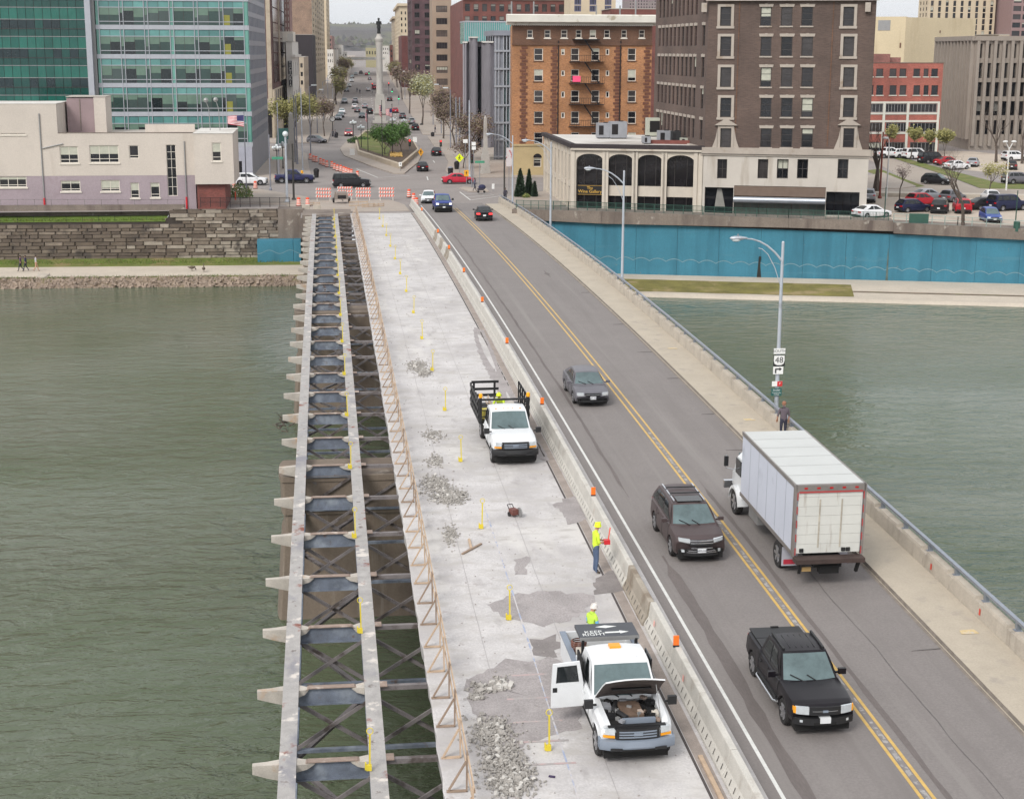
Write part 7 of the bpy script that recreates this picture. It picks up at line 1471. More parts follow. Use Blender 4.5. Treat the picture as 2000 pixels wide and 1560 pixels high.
SUV = dict(L=4.85, W=1.93, sill=.30, r=.37, axles=(-1.42, 1.37), tw=.24, top=[(-2.43, .98), (-2.3, 1.12), (-1.6, 1.12), (.2, 1.08), (.9, 1.09), (1.5, 1.04), (2.1, .97), (2.35, .90), (2.43, .80)], cab=(-2.28, -1.95, .28, 1.08), zb=1.08, zr=1.64, wb=.86, wt=.67, zbr=1.12, rearwin=True, win=[(.04, .26, .10, .26), (.29, .58, .29, .58), (.61, .95, .61, .80)], doors=(-1.05, -.02, .98), handles=(-.8, .22), crown=.04, pf=.3,
    front=[('headlight', .46, .86, .80, .92, .012, M_HL, .08), ('headlight_trim', .46, .86, .775, .797, .02, M_CHR, .08), ('grille', -.44, .44, .70, .90, .012, M_BLKP), ('chrome_bar', -.46, .46, .86, .90, .03, M_CHR), ('chrome_bar', -.44, .44, .78, .81, .03, M_CHR), ('chrome_bar', -.42, .42, .60, .625, .028, M_CHR), ('chrome_bar', -.52, .52, .50, .52, .028, M_CHR), ('chrome_bar', -.58, .58, .44, .46, .028, M_CHR), ('intake', -.66, .66, .32, .42, .012, M_BLKP), ('fog_lamp', .66, .76, .44, .52, .015, M_HL), plate(.53)], rear=[('tail_light', .62, .92, .92, 1.08, .012, M_TL), plate(.7), ('bumper', -.85, .85, .4, .55, .03, M_BLKP)], plate=.53, ptx='HZT 1140')
TRAC = dict(L=5.2, W=1.83, sill=.40, r=.38, axles=(-1.62, 1.58), tw=.25, top=[(-2.6, 1.06), (-2.5, 1.12), (-1.05, 1.12), (-.9, 1.07), (.85, 1.05), (1.0, 1.09), (1.7, 1.06), (2.3, 1.02), (2.52, .97), (2.6, .88)], cab=(-1.02, -.78, .42, 1.08), zb=1.06, zr=1.68, wb=.82, wt=.66, rearwin=True, win=[(.08, .46, .16, .46), (.50, .93, .50, .78)], doors=(-.95, -.02, 1.02), handles=(-.72, .22), crown=.03, pf=.18, lean=.05,
    front=[('headlight', .48, .84, .72, .94, .02, M_HL), ('indicator', .84, .9, .74, .92, .02, M_AMB), ('grille', -.46, .46, .70, .94, .02, M_BLKP), ('grille_bar', -.38, .38, .815, .825, .035, M_FRM), ('badge', -.08, .08, .79, .85, .04, M_GRYP), ('bumper', -.90, .90, .42, .62, .05, M_BLKP), ('fog_lamp', .66, .74, .5, .57, .055, M_HL), ('intake', -.34, .34, .43, .5, .055, M_UNDER), ('licence_plate', -.16, .16, .49, .65, .075, M_PLATE)], rear=[('tail_light', .72, .88, .72, 1.04, .015, M_TL), ('bumper', -.88, .88, .45, .6, .08, M_CHR), plate(.75)], mirs=(.22, .17), mir=(0, .82, 1.18), hm=M_BLKP)
BIGPK = dict(L=5.7, W=2.03, sill=.50, r=.41, axles=(-1.75, 1.72), tw=.26, top=[(-2.85, 1.22), (.95, 1.20), (1.1, 1.24), (1.9, 1.2), (2.5, 1.15), (2.74, 1.10), (2.85, .98)], cab=(-1.35, -1.2, .38, 1.02), zb=1.2, zr=1.86, wb=.92, wt=.76, win=[(.05, .46, .08, .46), (.5, .94, .5, .76)], doors=(-1.3, -.1, 1.05), handles=(-1.0, .1), pf=.16, lean=.04,
    front=[('headlight', .62, .94, .88, 1.06, .02, M_HL), ('grille', -.60, .60, .80, 1.08, .02, M_BLKP), ('grille_bar', -.58, .58, .92, .96, .035, M_GRYP), ('badge', -.12, .12, .9, .98, .05, M_GRYP), ('bumper', -1.0, 1.0, .5, .74, .06, M_BLKP), ('licence_plate', -.16, .16, .54, .7, .085, M_PLATE)], rear=[('tail_light', .84, 1.0, .8, 1.15, .015, M_TL), ('bumper', -.98, .98, .5, .66, .08, M_CHR)], mirs=(.24, .24), mir=(0, .8, 1.36), mirm=M_BLKP)
HATCH = dict(SEDAN); HATCH.update(L=4.4, axles=(-1.3, 1.35), top=[(-2.2, .9), (-2.05, 1.0), (.4, .95), (1.0, .93), (1.7, .84), (2.1, .74), (2.2, .6)], cab=(-2.0, -1.55, .2, 1.05), zr=1.5, win=[(.05, .28, .12, .28), (.31, .6, .31, .6), (.63, .94, .63, .8)], doors=(-.9, .0, 1.0))
BIGSUV = dict(SUV); BIGSUV.update(L=5.3, W=2.02, axles=(-1.5, 1.5), zr=1.9, zb=1.2, zbr=1.24, top=[(-2.65, 1.1), (-2.5, 1.24), (.4, 1.2), (1.1, 1.2), (1.8, 1.15), (2.4, 1.08), (2.65, .95)], cab=(-2.55, -2.35, .5, 1.15), wb=.9, wt=.76)
H180 = math.pi
def slope(Y): return math.atan(.05198-.00044*Y)
def on_deck(x, y): return (x, y, deck(y))
# ---- traffic on the bridge (coming towards the camera unless said otherwise)
car('sedan', 'dark grey sedan in the oncoming lane beside the stake truck', SEDAN, paint('graphite', (112, 110, 116), .3), on_deck(13.15, 77.3), H180, rx=-slope(78))
t, h = car('suv', 'brown grey SUV with roof bars beside the box truck', SUV, paint('taupe', (88, 76, 76), .3), on_deck(13.2, 54.4), H180, rx=-slope(55), cat='SUV')
for u_ in (-.86, .86):
    a, c = h['rf'](u_, .04), h['rf'](u_, .96); MB().bar(a+Vector((0, 0, .05)), c+Vector((0, 0, .05)), .05, .06).build('roof_rail', M_CHR, t)
for v_ in (.30, .62): MB().bar(h['rf'](-.86, v_)+Vector((0, 0, .09)), h['rf'](.86, v_)+Vector((0, 0, .09)), .06, .035).build('crossbar', M_BLKP, t)
MB().box(-.48, .48, -.3, .35, 1.725, 1.735).build('sunroof', M_SG, t)
t, h = car('crew_pickup', 'black crew cab pickup with a covered bed in the oncoming lane', TRAC, paint('black', (26, 23, 28), .0, .22), on_deck(13.35, 40.9), H180, rx=-slope(42), cat='pickup')
for u_ in (-.88, .88): MB().bar(h['rf'](u_, .02)+Vector((0, 0, .05)), h['rf'](u_, .98)+Vector((0, 0, .04)), .06, .07).build('roof_rail', M_BLKP, t)
for k in range(5): x = -.36+.18*k; MB().bar((x, -.6, 1.732), (x, .3, 1.732), .02, .012).build('roof_rib', M_BLKP, t)
MB().box(-.78, .78, -2.48, -1.72, 1.135, 1.175).build('bed_cover', M_BLKP, t); MB().box(-.78, .78, -1.70, -1.06, 1.135, 1.17).build('bed_cover', M_BLKP, t); MB().box(-.12, .12, -2.5, -2.42, 1.17, 1.2).build('cover_latch', M_UNDER, t)
for sx in (-1, 1): MB().tube([(sx*.86, 1.05, .42), (sx*.98, .9, .40), (sx*.98, -.85, .40), (sx*.86, -1.0, .42)], .035, 8).build('side_step', M_CHR, t, True); MB().box(sx*.92-.02, sx*.92+.02, -1.0, 1.0, .46, .58).build('side_cladding', M_BLKP, t)
car('pickup', 'bright blue full-size pickup with lit headlamps far along the bridge', BIGPK, paint('blue', (34, 62, 150), .3), on_deck(13.2, 177.2), H180, rx=-slope(177), cat='pickup', detail=True, lights=M_ON)
car('sedan', 'white sedan behind the blue pickup at the bridge end', SEDAN, paint('white', (232, 232, 234)), (12.6, 191.5, 0), H180-.1)
BLK = dict(SEDAN); BLK['brk'] = True
car('sedan', 'black sedan with lit brake lamps driving away from the camera', BLK, paint('black2', (38, 37, 41), .1), on_deck(16.7, 164.8), -.05, rx=slope(164))
# ---- crossing the junction
def gcar(name, label, S, pm, px, yb, rz, **k):
    p = GS(px, yb); p.z += k.pop('dz', 0); return car(name, label, S, pm, tuple(p), rz, **k)
gcar('suv', 'black SUV crossing the junction behind the barricades', BIGSUV, paint('black2', (38, 37, 41)), 687, 366, -R(90)+.05, cat='SUV')
gcar('suv', 'white SUV at the left end of the cross street', SUV, paint('white', (232, 232, 234)), 489, 361.5, -R(88), cat='SUV')
gcar('pickup', 'dark navy pickup on the cross street behind the pale poles', BIGPK, paint('navy', (44, 46, 84)), 575, 357.5, -R(90), cat='pickup')
gcar('sedan', 'red sedan crossing on the right of the junction', SEDAN, paint('red', (190, 44, 64)), 896, 358.5, -R(89))
# ---- avenue traffic
for i, (nm, lb, S, c_, px, yb, dr) in enumerate((
    ('sedan', 'black sedan waiting beside the tip of the median island', SEDAN, 'black2', 825, 335, 1), ('sedan', 'black sedan further up the right roadway past the island', SEDAN, 'black2', 852, 305, 1), ('hatchback', 'dark car parked up the right kerb behind the globe lamps', HATCH, 'black2', 811, 256, 1), ('hatchback', 'pale car parked ahead of the dark one on the right kerb', HATCH, 'silver', 804, 244, 1),
    ('hatchback', 'dark hatchback turning at the left plaza under the trees', HATCH, 'graphite', 619, 281, -1), ('hatchback', 'red hatchback coming down the avenue left of the island', HATCH, 'red', 681, 267, -1), ('sedan', 'silver sedan parked at the left kerb beyond the clock', SEDAN, 'silver', 661, 236, -1), ('sedan', 'grey sedan parked next up the left kerb', SEDAN, 'graphite', 666, 231, -1),
    ('sedan', 'white car with a dark bonnet parked at the left kerb', SEDAN, 'white', 668, 224, -1), ('suv', 'silver SUV farthest of the left kerb parked row', SUV, 'silver', 673, 204, -1), ('hatchback', 'white car leading the middle lane of the avenue', HATCH, 'white', 693, 214, 1), ('sedan', 'grey car at the rear of the middle lane of the avenue', SEDAN, 'graphite', 698, 221, 1), ('suv', 'pale SUV behind the white car in the middle lane', SUV, 'silver', 694, 203, 1), ('sedan', 'pale sedan beside the dark signal box left of the column', SEDAN, 'silver', 713, 213, 1),
    ('sedan', 'dark sedan in the left lane abreast of the monument', SEDAN, 'graphite', 707, 232, -1), ('suv', 'dark SUV waiting left of the monument pedestal', SUV, 'black2', 722, 224, 1), ('sedan', 'white sedan far up the left kerb lane', SEDAN, 'white', 682, 172, -1), ('sedan', 'silver sedan far up near the skywalk in the left lane', SEDAN, 'silver', 695, 148, -1), ('suv', 'dark SUV far up near the skywalk in the middle', SUV, 'graphite', 705, 146, 1), ('sedan', 'red sedan far up near the skywalk on the right', SEDAN, 'red', 716, 149, 1), ('sedan', 'white sedan right under the skywalk', SEDAN, 'white', 710, 138, 1), ('hatchback', 'grey hatchback parked right of the column up the right kerb', HATCH, 'graphite', 786, 233, 1),
    ('suv', 'dark SUV parked far up the left kerb by the green trees', SUV, 'graphite', 677, 181, -1), ('sedan', 'white sedan far up the middle of the avenue', SEDAN, 'white', 687, 162, -1), ('suv', 'dark car far up the avenue in the left lane', SUV, 'black2', 688, 155, -1), ('sedan', 'white car beside the yellow sign far up the avenue', SEDAN, 'white', 719, 180, 1), ('suv', 'red van stopped left of the column shaft', BIGSUV, 'red', 731, 177, 1), ('sedan', 'dark car far up the right lane beside the red signal', SEDAN, 'graphite', 722, 158, 1), ('sedan', 'brown car parked just right of the column', SEDAN, 'taupe', 761, 199, 1), ('sedan', 'red car right of the monument behind the flags', SEDAN, 'red', 772, 222, 1))):
    PAINTS.get(c_) or paint(c_, (176, 178, 184), .4); gcar(nm, lb, S, PAINTS[c_], px, yb-1.5, (0 if dr > 0 else H180)-HEAD+(.9 if i == 4 else 0), cat='SUV' if nm == 'suv' else 'car', detail=False, lights=M_ON if i in (5,) else None)
# ---- parked cars on the right
paint('silver', (176, 178, 184), .4); paint('crimson', (176, 30, 44)); paint('midblue', (60, 86, 160), .3); paint('darknavy', (40, 44, 72), .3)
for i, (nm, lb, S, c_, px, yb, rz) in enumerate((
    ('hatchback', 'dark blue hatchback at the left end of the front parked row', HATCH, 'darknavy', 1783, 417, -1.35), ('suv', 'black SUV right of the dark blue hatchback in the front row', SUV, 'black2', 1835, 418, -.45), ('suv', 'red SUV beside the tall bare tree in the front row', SUV, 'crimson', 1878, 418, -.3), ('hatchback', 'red car half hidden behind the dark blue hatchback', HATCH, 'crimson', 1800, 404, -1.2), ('sedan', 'silver car behind the black SUV by the kerb wall', SEDAN, 'silver', 1812, 394, -1.3), ('hatchback', 'grey car behind the red SUV by the kerb wall', HATCH, 'graphite', 1860, 397, -.9), ('sedan', 'black sedan right of the tall bare tree', SEDAN, 'black2', 1925, 412, -1.35), ('suv', 'dark blue SUV at the right end of the front row', BIGSUV, 'darknavy', 1968, 414, -1.3), ('sedan', 'white car behind the dark blue SUV', SEDAN, 'white', 1934, 396, -.2), ('hatchback', 'bright blue hatchback alone near the river railing', HATCH, 'midblue', 1934, 436, 2.95), ('suv', 'silver SUV seen just right of the brown tower corner', SUV, 'silver', 1695, 397, -.35), ('sedan', 'pale car at the tower corner behind the railing', SEDAN, 'white', 1702, 428, -1.2), ('hatchback', 'black hatchback driving on the side road past the lawn', HATCH, 'black2', 1829, 363, 3.9),
    ('pickup', 'white pickup in the upper car park nearest the brown tower', BIGPK, 'white', 1738, 312, -1.4), ('suv', 'white SUV parked left of the upper car park row', SUV, 'white', 1765, 312, -1.4), ('suv', 'white van like car in the middle of the upper row', BIGSUV, 'white', 1790, 314, -1.4), ('suv', 'dark pickup like SUV in the upper row', BIGSUV, 'black2', 1822, 322, -1.4), ('sedan', 'red car in the upper row right of the dark SUV', SEDAN, 'crimson', 1850, 326, -1.3), ('sedan', 'white sedan nearest in the upper row', SEDAN, 'white', 1868, 334, -1.2), ('sedan', 'grey car right of the white sedan in the upper row', SEDAN, 'silver', 1900, 328, -.5), ('suv', 'white pickup like SUV near the forked lamp post', SUV, 'white', 1982, 317, -1.4), ('hatchback', 'maroon car near the forked lamp post', HATCH, 'taupe', 1975, 334, -.4), ('suv', 'dark green SUV right of the forked lamp post', SUV, 'graphite', 1988, 362, -1.4))):
    gcar(nm, lb, S, PAINTS[c_], px, yb-3, rz, cat='SUV' if nm == 'suv' else 'pickup' if nm == 'pickup' else 'car', detail=False)
# ---------------------------------------------------------------- box truck driving away
M_BOXW = mat('box_panel', (206, 210, 222), .5, var=.04, scale=.5, k=.84, coord='obj', stain=((182, 186, 198), .8, .58, .72)); M_BOXR = mat('box_roof', (206, 208, 206), .6, var=.05, scale=.6, k=.78, coord='obj'); M_DOORW = mat('roll_door', (216, 216, 210), .6, var=.06, scale=1, k=.8, coord='obj', stain=[((168, 158, 146), 1.4, .58, .72, (4, 1, .35)), ((150, 142, 134), 2.5, .66, .74)]); M_ALU = mat('aluminium_rail', (150, 144, 140), .5, .5, var=.15, k=.85); M_RW1 = mat('red_reflective', (176, 66, 66), .5, var=.06, k=.85)
bt_ = thing('box_truck', 'white box truck driving away beside the pavement', 'box truck', on_deck(17.02, 49.5)); bt_.rotation_euler = (slope(57), 0, 0)
BW, BL_, z0, z1 = 1.23, 6.95, 1.12, 3.72                          # local origin at the rear, on the ground
MB().box(-BW, BW, 0.03, BL_, z0+.12, z1-.1).build('box_body', M_BOXW, bt_); MB().box(-BW+.02, BW-.02, .03, BL_-.02, z1-.1, z1-.03).build('box_roof', M_BOXR, bt_)
for sx in (-1, 1):
    MB().box(sx*BW-.03, sx*BW+.03, 0, BL_+.02, z1-.16, z1-.02).build('roof_rail', M_ALU, bt_); MB().box(sx*BW-.03, sx*BW+.03, 0, BL_+.02, z0, z0+.14).build('bottom_rail', M_ALU, bt_); MB().box(sx*BW-.06, sx*BW+.035, -.05, .1, z0, z1-.02).build('corner_post', M_ALU, bt_)
    r_ = MB()
    for k in range(5): r_.box(sx*(BW-.055)-.02, sx*(BW-.055)+.02, -.056, -.052, z0+.05+k*.5, z0+.32+k*.5)
    stuff(r_.build('reflective_tape', M_RW1, bt_)); MB().box(sx*BW*1.03-.02 if sx > 0 else sx*BW*1.03, sx*BW*1.03 if sx > 0 else sx*BW*1.03+.02, 1.0, 1.03, 1, 1.01).build('clip', M_ALU, bt_)
for k in range(1, 6):
    for sx in (-1, 1): MB().box(sx*BW-.004, sx*BW+.004, BL_*k/6-.02, BL_*k/6+.02, z0+.14, z1-.17).build('panel_seam', mat('seam_strip', (176, 180, 190), .5, .2, var=.1, k=.8), bt_)
    MB().box(-BW+.05, BW-.05, BL_*k/6-.03, BL_*k/6+.03, z1-.03, z1-.024).build('roof_bow', mat('roof_bow_line', (186, 188, 186), .6, var=.1, k=.76), bt_)
MB().box(-BW, BW, -.05, .1, z1-.28, z1-.02).build('header', M_ALU, bt_); MB().box(-BW+.1, BW-.1, -.056, -.05, z1-.30, z1-.24).build('header_tape', M_RW1, bt_)
for k in range(5): x = -.9+.45*k; MB().box(x-.06, x+.06, -.065, -.05, z1-.16, z1-.1).build('marker_light', M_TL, bt_)
dr = MB()
for k in range(7): zz = z0+.1+k*.34; dr.box(-BW+.09, BW-.09, -.012-(k % 2)*.002, .02, zz+.004, zz+.336)
dr.build('roll_up_door', M_DOORW, bt_)
for x in (-.36, .42): MB().box(x-.025, x+.025, -.03, -.012, z0+.3, z1-.55).build('door_track', mat('rusty_streak', (186, 178, 164), .8, var=.3, scale=3, k=.8, coord='obj'), bt_)
for x in (-.95, .55, .72): MB().box(x-.07, x+.07, -.06, -.012, z0+.15, z0+.28).build('door_latch', M_BLKP, bt_)
MB().box(-BW, BW, -.42, .02, z0-.16, z0+.0).build('rear_step', mat('rusty_bumper', (76, 62, 58), .8, .2, var=.25, scale=3, k=.8, coord='obj'), bt_)
for x in (-1.05, 1.05): MB().bar((x, -.3, z0-.1), (x*.97, -.12, .55), .1, .1).build('bumper_leg', M_UNDER, bt_)
MB().box(-.95, -.62, -.2, -.17, .62, .78).build('licence_plate', mat('tan_plate', (170, 140, 90), .6, var=.2, k=.8), bt_); MB().box(-.5, .5, -.1, 7, .72, z0-.02).build('chassis', M_UNDER, bt_); MB().box(-.3, .4, -.15, .1, .5, .8).build('hitch', M_UNDER, bt_)
BTS = dict(W=2.4, r=.50, tw=.28, axles=(2.0, 8.05), rim=M_RIM); add_wheels(bt_, BTS)
for sx in (-1, 1):
    MB().box(sx*.92-.28, sx*.92+.28, 1.32, 1.36, .28, .98).build('mud_flap', mat('white_flap', (186, 186, 196), .7, var=.08, k=.8), bt_); o = MB().box(sx*.92-.22, sx*.92+.22, 1.31, 1.318, .34, .52).build('flap_print', mat('red_print', (190, 50, 70), .7, var=.2, k=.85), bt_)
    MB().box(sx*.88-.2, sx*.88+.2, 5.0, 6.2, .55, .95).build('fuel_tank', M_FRM, bt_)
wp_ = paint('truck_white', (218, 220, 222)); cb2 = MB()             # conventional cab with a sloping bonnet
def slab_cab(sec, m_, nm, sm=True):
    b = MB(); n = len(sec[0][1])
    for y, rg in sec: b.v += [(x, y, z) for x, z in rg]
    for i in range(len(sec)-1):
        for k in range(n-1): b.f.append((i*n+k, i*n+k+1, (i+1)*n+k+1, (i+1)*n+k)); b.m.append(0)
    b.f += [tuple(range(n))[::-1], tuple((len(sec)-1)*n+k for k in range(n))]; b.m += [0, 0]; return b.build(nm, m_, bt_, sm)
def hoop(w_, zb, zt, r_): return [(-w_, zb), (-w_, zt-r_), (-w_+r_, zt), (0, zt+.03), (w_-r_, zt), (w_, zt-r_), (w_, zb)]
slab_cab([(7.4, hoop(1.05, .75, 2.55, .2)), (8.3, hoop(1.03, .75, 2.5, .2)), (8.9, hoop(.98, .75, 1.75, .12))], wp_, 'cab'); slab_cab([(8.85, hoop(.95, .8, 1.72, .2)), (9.6, hoop(.85, .8, 1.55, .25)), (9.95, hoop(.7, .8, 1.3, .25))], wp_, 'bonnet')
for sx in (-1, 1):
    fe = MB(); n = 9
    for k in range(n): a = math.pi*(k/(n-1)); yy, zz = 8.05+.66*math.cos(a)*1.05, .5+.66*math.sin(a); fe.v += [(sx*.78, yy, zz), (sx*1.22, yy, zz), (sx*1.22, yy, zz-.12)]
    fe.f = [q_ for k in range(n-1) for q_ in ((k*3, k*3+1, k*3+4, k*3+3), (k*3+1, k*3+2, k*3+5, k*3+4))]; fe.m = [0]*len(fe.f); fe.build('front_fender', wp_, bt_, True)
    MB().box(sx*1.06-.02, sx*1.06+.02, 7.6, 8.35, 1.65, 2.25).build('side_window', M_SG, bt_); MB().tube([(sx*1.05, 8.5, 1.7), (sx*1.42, 8.55, 1.75), (sx*1.42, 8.55, 2.3)], .025, 6).build('mirror_arm', M_CHR, bt_); MB().box(sx*1.42-.08, sx*1.42+.08, 8.5, 8.6, 1.85, 2.25).build('mirror', M_BLKP, bt_)
MB().box(-.9, .9, 8.6, 8.62, 1.8, 2.35).build('windscreen', M_WS, bt_); MB().box(-1.1, 1.1, 9.9, 10.1, .5, .8).build('front_bumper', M_CHR, bt_)
# ---------------------------------------------------------------- work pickups: cab and bonnet from the car builder, own beds
WP = paint('fleet_white', (226, 228, 230)); LY = 2.9
WCAB = dict(BIGPK); WCAB.update(L=3.7, axles=(1.05,), sill=.52, top=[(-1.85, 1.22), (-.05, 1.2), (.1, 1.24), (.9, 1.21), (1.5, 1.16), (1.72, 1.10), (1.85, .98)], cab=(-1.78, -1.7, -.62, .02), zr=1.92, wt=.80, win=[(.04, .44, .05, .44), (.5, .94, .5, .74)], doors=(-1.75, -.85, .05), handles=(-1.5, -.6), pr=.02,
    front=[('headlight', .66, .92, .90, 1.07, .02, M_HL), ('indicator', .66, .98, .82, .89, .025, M_AMB), ('grille', -.62, .62, .78, 1.08, .03, M_BLKP)]+[('grille_bar', -.54, .54, .83+.075*k, .865+.075*k, .045, M_GRYP) for k in range(3)]+[('badge', -.13, .13, .895, .975, .06, M_GRYP), ('licence_plate', -.16, .16, .5, .66, .115, M_PLATE)], rear=(), plate=None)
WCAB.pop('plate')
def work_cab(name, label, x, y, bumper, S):
    t, h = car(name, label, S, WP, on_deck(x, y), H180+.02, rx=-slope(y), cat='truck'); hf = S['L']/2
    b = MB(); n = 8
    for k in range(n+1):
        xx = -1.02+2.04*k/n; cy = hf+.10-.20*(abs(xx)/1.02)**3
        b.v += [(xx, cy, .50), (xx, cy+.04, .60), (xx, cy, .76), (xx, cy-.25, .78), (xx, cy-.25, .5)]
    b.f = [(k*5+j, (k+1)*5+j, (k+1)*5+(j+1) % 5, k*5+(j+1) % 5) for k in range(n) for j in range(5)]; b.m = [0]*len(b.f); b.build('front_bumper', bumper, t, True); MB().box(-.45, .45, hf+.09, hf+.125, .50, .55).build('bumper_intake', M_UNDER, t)
    for sx in (-.6, .6): MB().box(sx-.16, sx+.16, hf+.08, hf+.13, .53, .60).build('tow_opening', M_BLKP, t)
    o = link('plate_lettering', text_mesh('PG1 93A', .085, M_INK, .001), t, (0, hf+.118, .58)); o.rotation_euler = (R(90), 0, R(180))
    MB().box(-.45, .45, -1.85-LY+.4, hf-.4, .42, .72).build('chassis', M_UNDER, t); tm, rm = wheel_mesh(S['r'], S['tw'], S.get('rim', M_RIM))
    for sx in (-1, 1): o = link('wheel', None, t, (sx*(S['W']/2-S['tw']/2-.03), -1.85-1.15, S['r'])); o.rotation_euler = (0, 0, 0 if sx > 0 else H180); link('tyre', tm, o); link('rim', rm, o)
    return t, h
# --- stake truck
M_YS_ = mat('yellow_case_plastic', (232, 214, 90), .5, var=.1, k=.85)
t, h = work_cab('stake_truck', 'white flatbed truck with black stake sides parked on the bare deck', 7.95, 66.7, M_BLKP, WCAB)
for k, x in enumerate((-.55, -.2, 0, .2, .55)): MB().sphere((x, -.72, 1.965), .04, 6).build('cab_light', M_AMB, t)
yb0, yb1 = -1.98, -1.98-3.5; MB().box(-1.18, 1.18, yb1, yb0, .98, 1.08).build('bed_floor', M_BLKP, t); MB().box(-1.0, 1.0, yb1, yb0, .74, .97).build('bed_sills', M_UNDER, t)
for sx in (-1, 1):
    r_ = MB()
    for k in range(6): yy = yb0-.1-k*.65; MB().box(sx*1.15-.03, sx*1.15+.03, yy-.05, yy+.05, 1.08, 2.12).build('stake', M_BLKP, t)
    for z in (1.3, 1.65, 2.02): MB().bar((sx*1.19, yb0-.05, z), (sx*1.19, yb1+.05, z), .03, .14).build('side_board', M_BLKP, t)
    MB().box(sx*1.1-.06, sx*1.1+.06, yb0, yb0+.1, .98, 2.2).build('front_post', M_BLKP, t); MB().lathe([(.085, 0), (.085, .14), (.05, .19)], 10, (sx*1.1, yb0+.05, 2.21)).build('beacon', mat('lit_amber_beacon', (255, 170, 20), .3, var=0, k=.95), t)
MB().bar((-1.1, yb0+.05, 2.1), (1.1, yb0+.05, 2.1), .07, .09).build('bulkhead_rail', M_BLKP, t)
for z in (1.3, 1.6, 1.85): MB().bar((-1.1, yb0+.05, z), (1.1, yb0+.05, z), .03, .05).build('bulkhead_bar', M_BLKP, t)
for z in (1.45, 1.75, 2.1): MB().bar((-.2, yb1, z), (1.12, yb1, z), .04, .12).build('tail_gate_board', M_BLKP, t)
for x in (0, 1.0): MB().box(x-.05, x+.05, yb1-.03, yb1+.03, 1.08, 2.15).build('tail_gate_post', M_BLKP, t)
STK = (t, yb0, yb1)
q = random.Random(6)
for k, (x, y, z, sx_, sy_, sz_, m_, nm) in enumerate(((.75, -2.5, 1.3, .4, .5, .42, M_YS_, 'yellow_tool_case'), (-.5, -3.4, 1.22, .9, .6, .28, M_TIM2, 'crate'), (-.2, -4.3, 1.2, 1.2, .8, .22, M_ROOFG, 'tarp_bundle'), (.7, -3.6, 1.25, .5, .7, .3, M_BLKP, 'generator'), (-.75, -2.6, 1.2, .4, .4, .25, M_AC, 'bucket'))): MB().obox((x, y, z), (sx_, sy_, sz_), Matrix.Rotation(q.uniform(-.4, .4), 3, 'Z')).build(nm, m_, t)
for k in range(5): x = q.uniform(-.9, .9); MB().tube([(x, yb0-.4, 1.15+.1*k), (x+q.uniform(-.3, .3), yb1+.3, 1.3+.1*k)], .025, 6).build('tool_shaft', M_TIM, t)
MB().bar((.55, -2.9, 2.0), (.0, -2.9, 2.05), .06, .06).build('broom_head', M_DPOLE, t); MB().tube([(.3, -2.9, 2.0), (.35, -2.7, 1.1)], .02, 6).build('broom_handle', M_TIM, t)
# --- pickup with raised bonnet, open rear door and sign board
S2 = dict(WCAB); S2['top'] = [(-1.85, 1.22), (-.05, 1.2), (.02, 1.22), (.06, 1.02), (1.5, .98), (1.72, 1.03), (1.85, .98)]; S2['win'] = [(.5, .94, .5, .74)]
PKX, PKY = 7.86, 39.15; t, h = work_cab('work_pickup', 'white work pickup with raised bonnet and open side door', PKX, PKY, M_GRYP, S2)
# cab fenders flank the sunk engine bay
for sx in (-1, 1):
    f_ = MB(); pts = [(.03, 1.24), (.9, 1.21), (1.5, 1.16), (1.7, 1.10)]
    for y, z in pts: wv_ = h['warp']((1.0, y, z)); f_.v += [(sx*(wv_[0]-.26), wv_[1], z), (sx*(wv_[0]-.10), wv_[1], z+.015), (sx*wv_[0]*.995, wv_[1], z-.08), (sx*wv_[0]*1.0, wv_[1], z-.24), (sx*(wv_[0]-.26), wv_[1], z-.2)]
    n = 5; f_.f = [(i*n+k, (i+1)*n+k, (i+1)*n+(k+1) % n, i*n+(k+1) % n) for i in range(3) for k in range(n)]+[tuple(range(n)), tuple(15+k for k in range(n))]; f_.m = [0]*len(f_.f); f_.build('front_fender', WP, t, True)
q = random.Random(4); MB().box(-.76, .76, .08, 1.66, .985, 1.05).build('engine_bay', M_UNDER, t)
MB().box(-.3, .3, .35, 1.2, 1.05, 1.17).build('engine_cover', mat('brown_engine_cover', (120, 100, 86), .7, var=.3, scale=6, k=.8, coord='obj'), t); MB().tube([(.3, .3, 1.14), (.45, .8, 1.17), (.2, 1.3, 1.15)], .07, 8).build('intake_hose', M_DARKP, t, True); MB().tube([(-.3, .5, 1.12), (-.5, .9, 1.13), (-.45, 1.4, 1.1)], .05, 8).build('coolant_hose', M_BLKP, t, True)
for x, y, sx, sy, m_ in ((-.6, .4, .2, .26, M_BLKP), (.6, .5, .22, .3, M_AC), (.58, 1.1, .24, .2, M_BLKP), (-.62, 1.05, .18, .2, M_FRW), (-.1, 1.42, .9, .1, M_GRYP), (.1, .25, .2, .12, M_AC)): MB().obox((x, y, 1.11), (sx, sy, .14)).build('engine_unit', m_, t)
for k in range(34):
    x, y = q.uniform(-.7, .7), q.uniform(.15, 1.5); MB().obox((x, y, 1.07+q.uniform(0, .12)), (q.uniform(.04, .16), q.uniform(.04, .2), q.uniform(.05, .12)), Matrix.Rotation(q.uniform(-.8, .8), 3, 'Z')).build('engine_fitting', q.choice((M_BLKP, M_UNDER, M_FRM, M_AC, M_DARKP, M_RUST)), t)
MB().box(-.78, .78, 1.58, 1.70, 1.0, 1.10).build('radiator_support', M_BLKP, t)
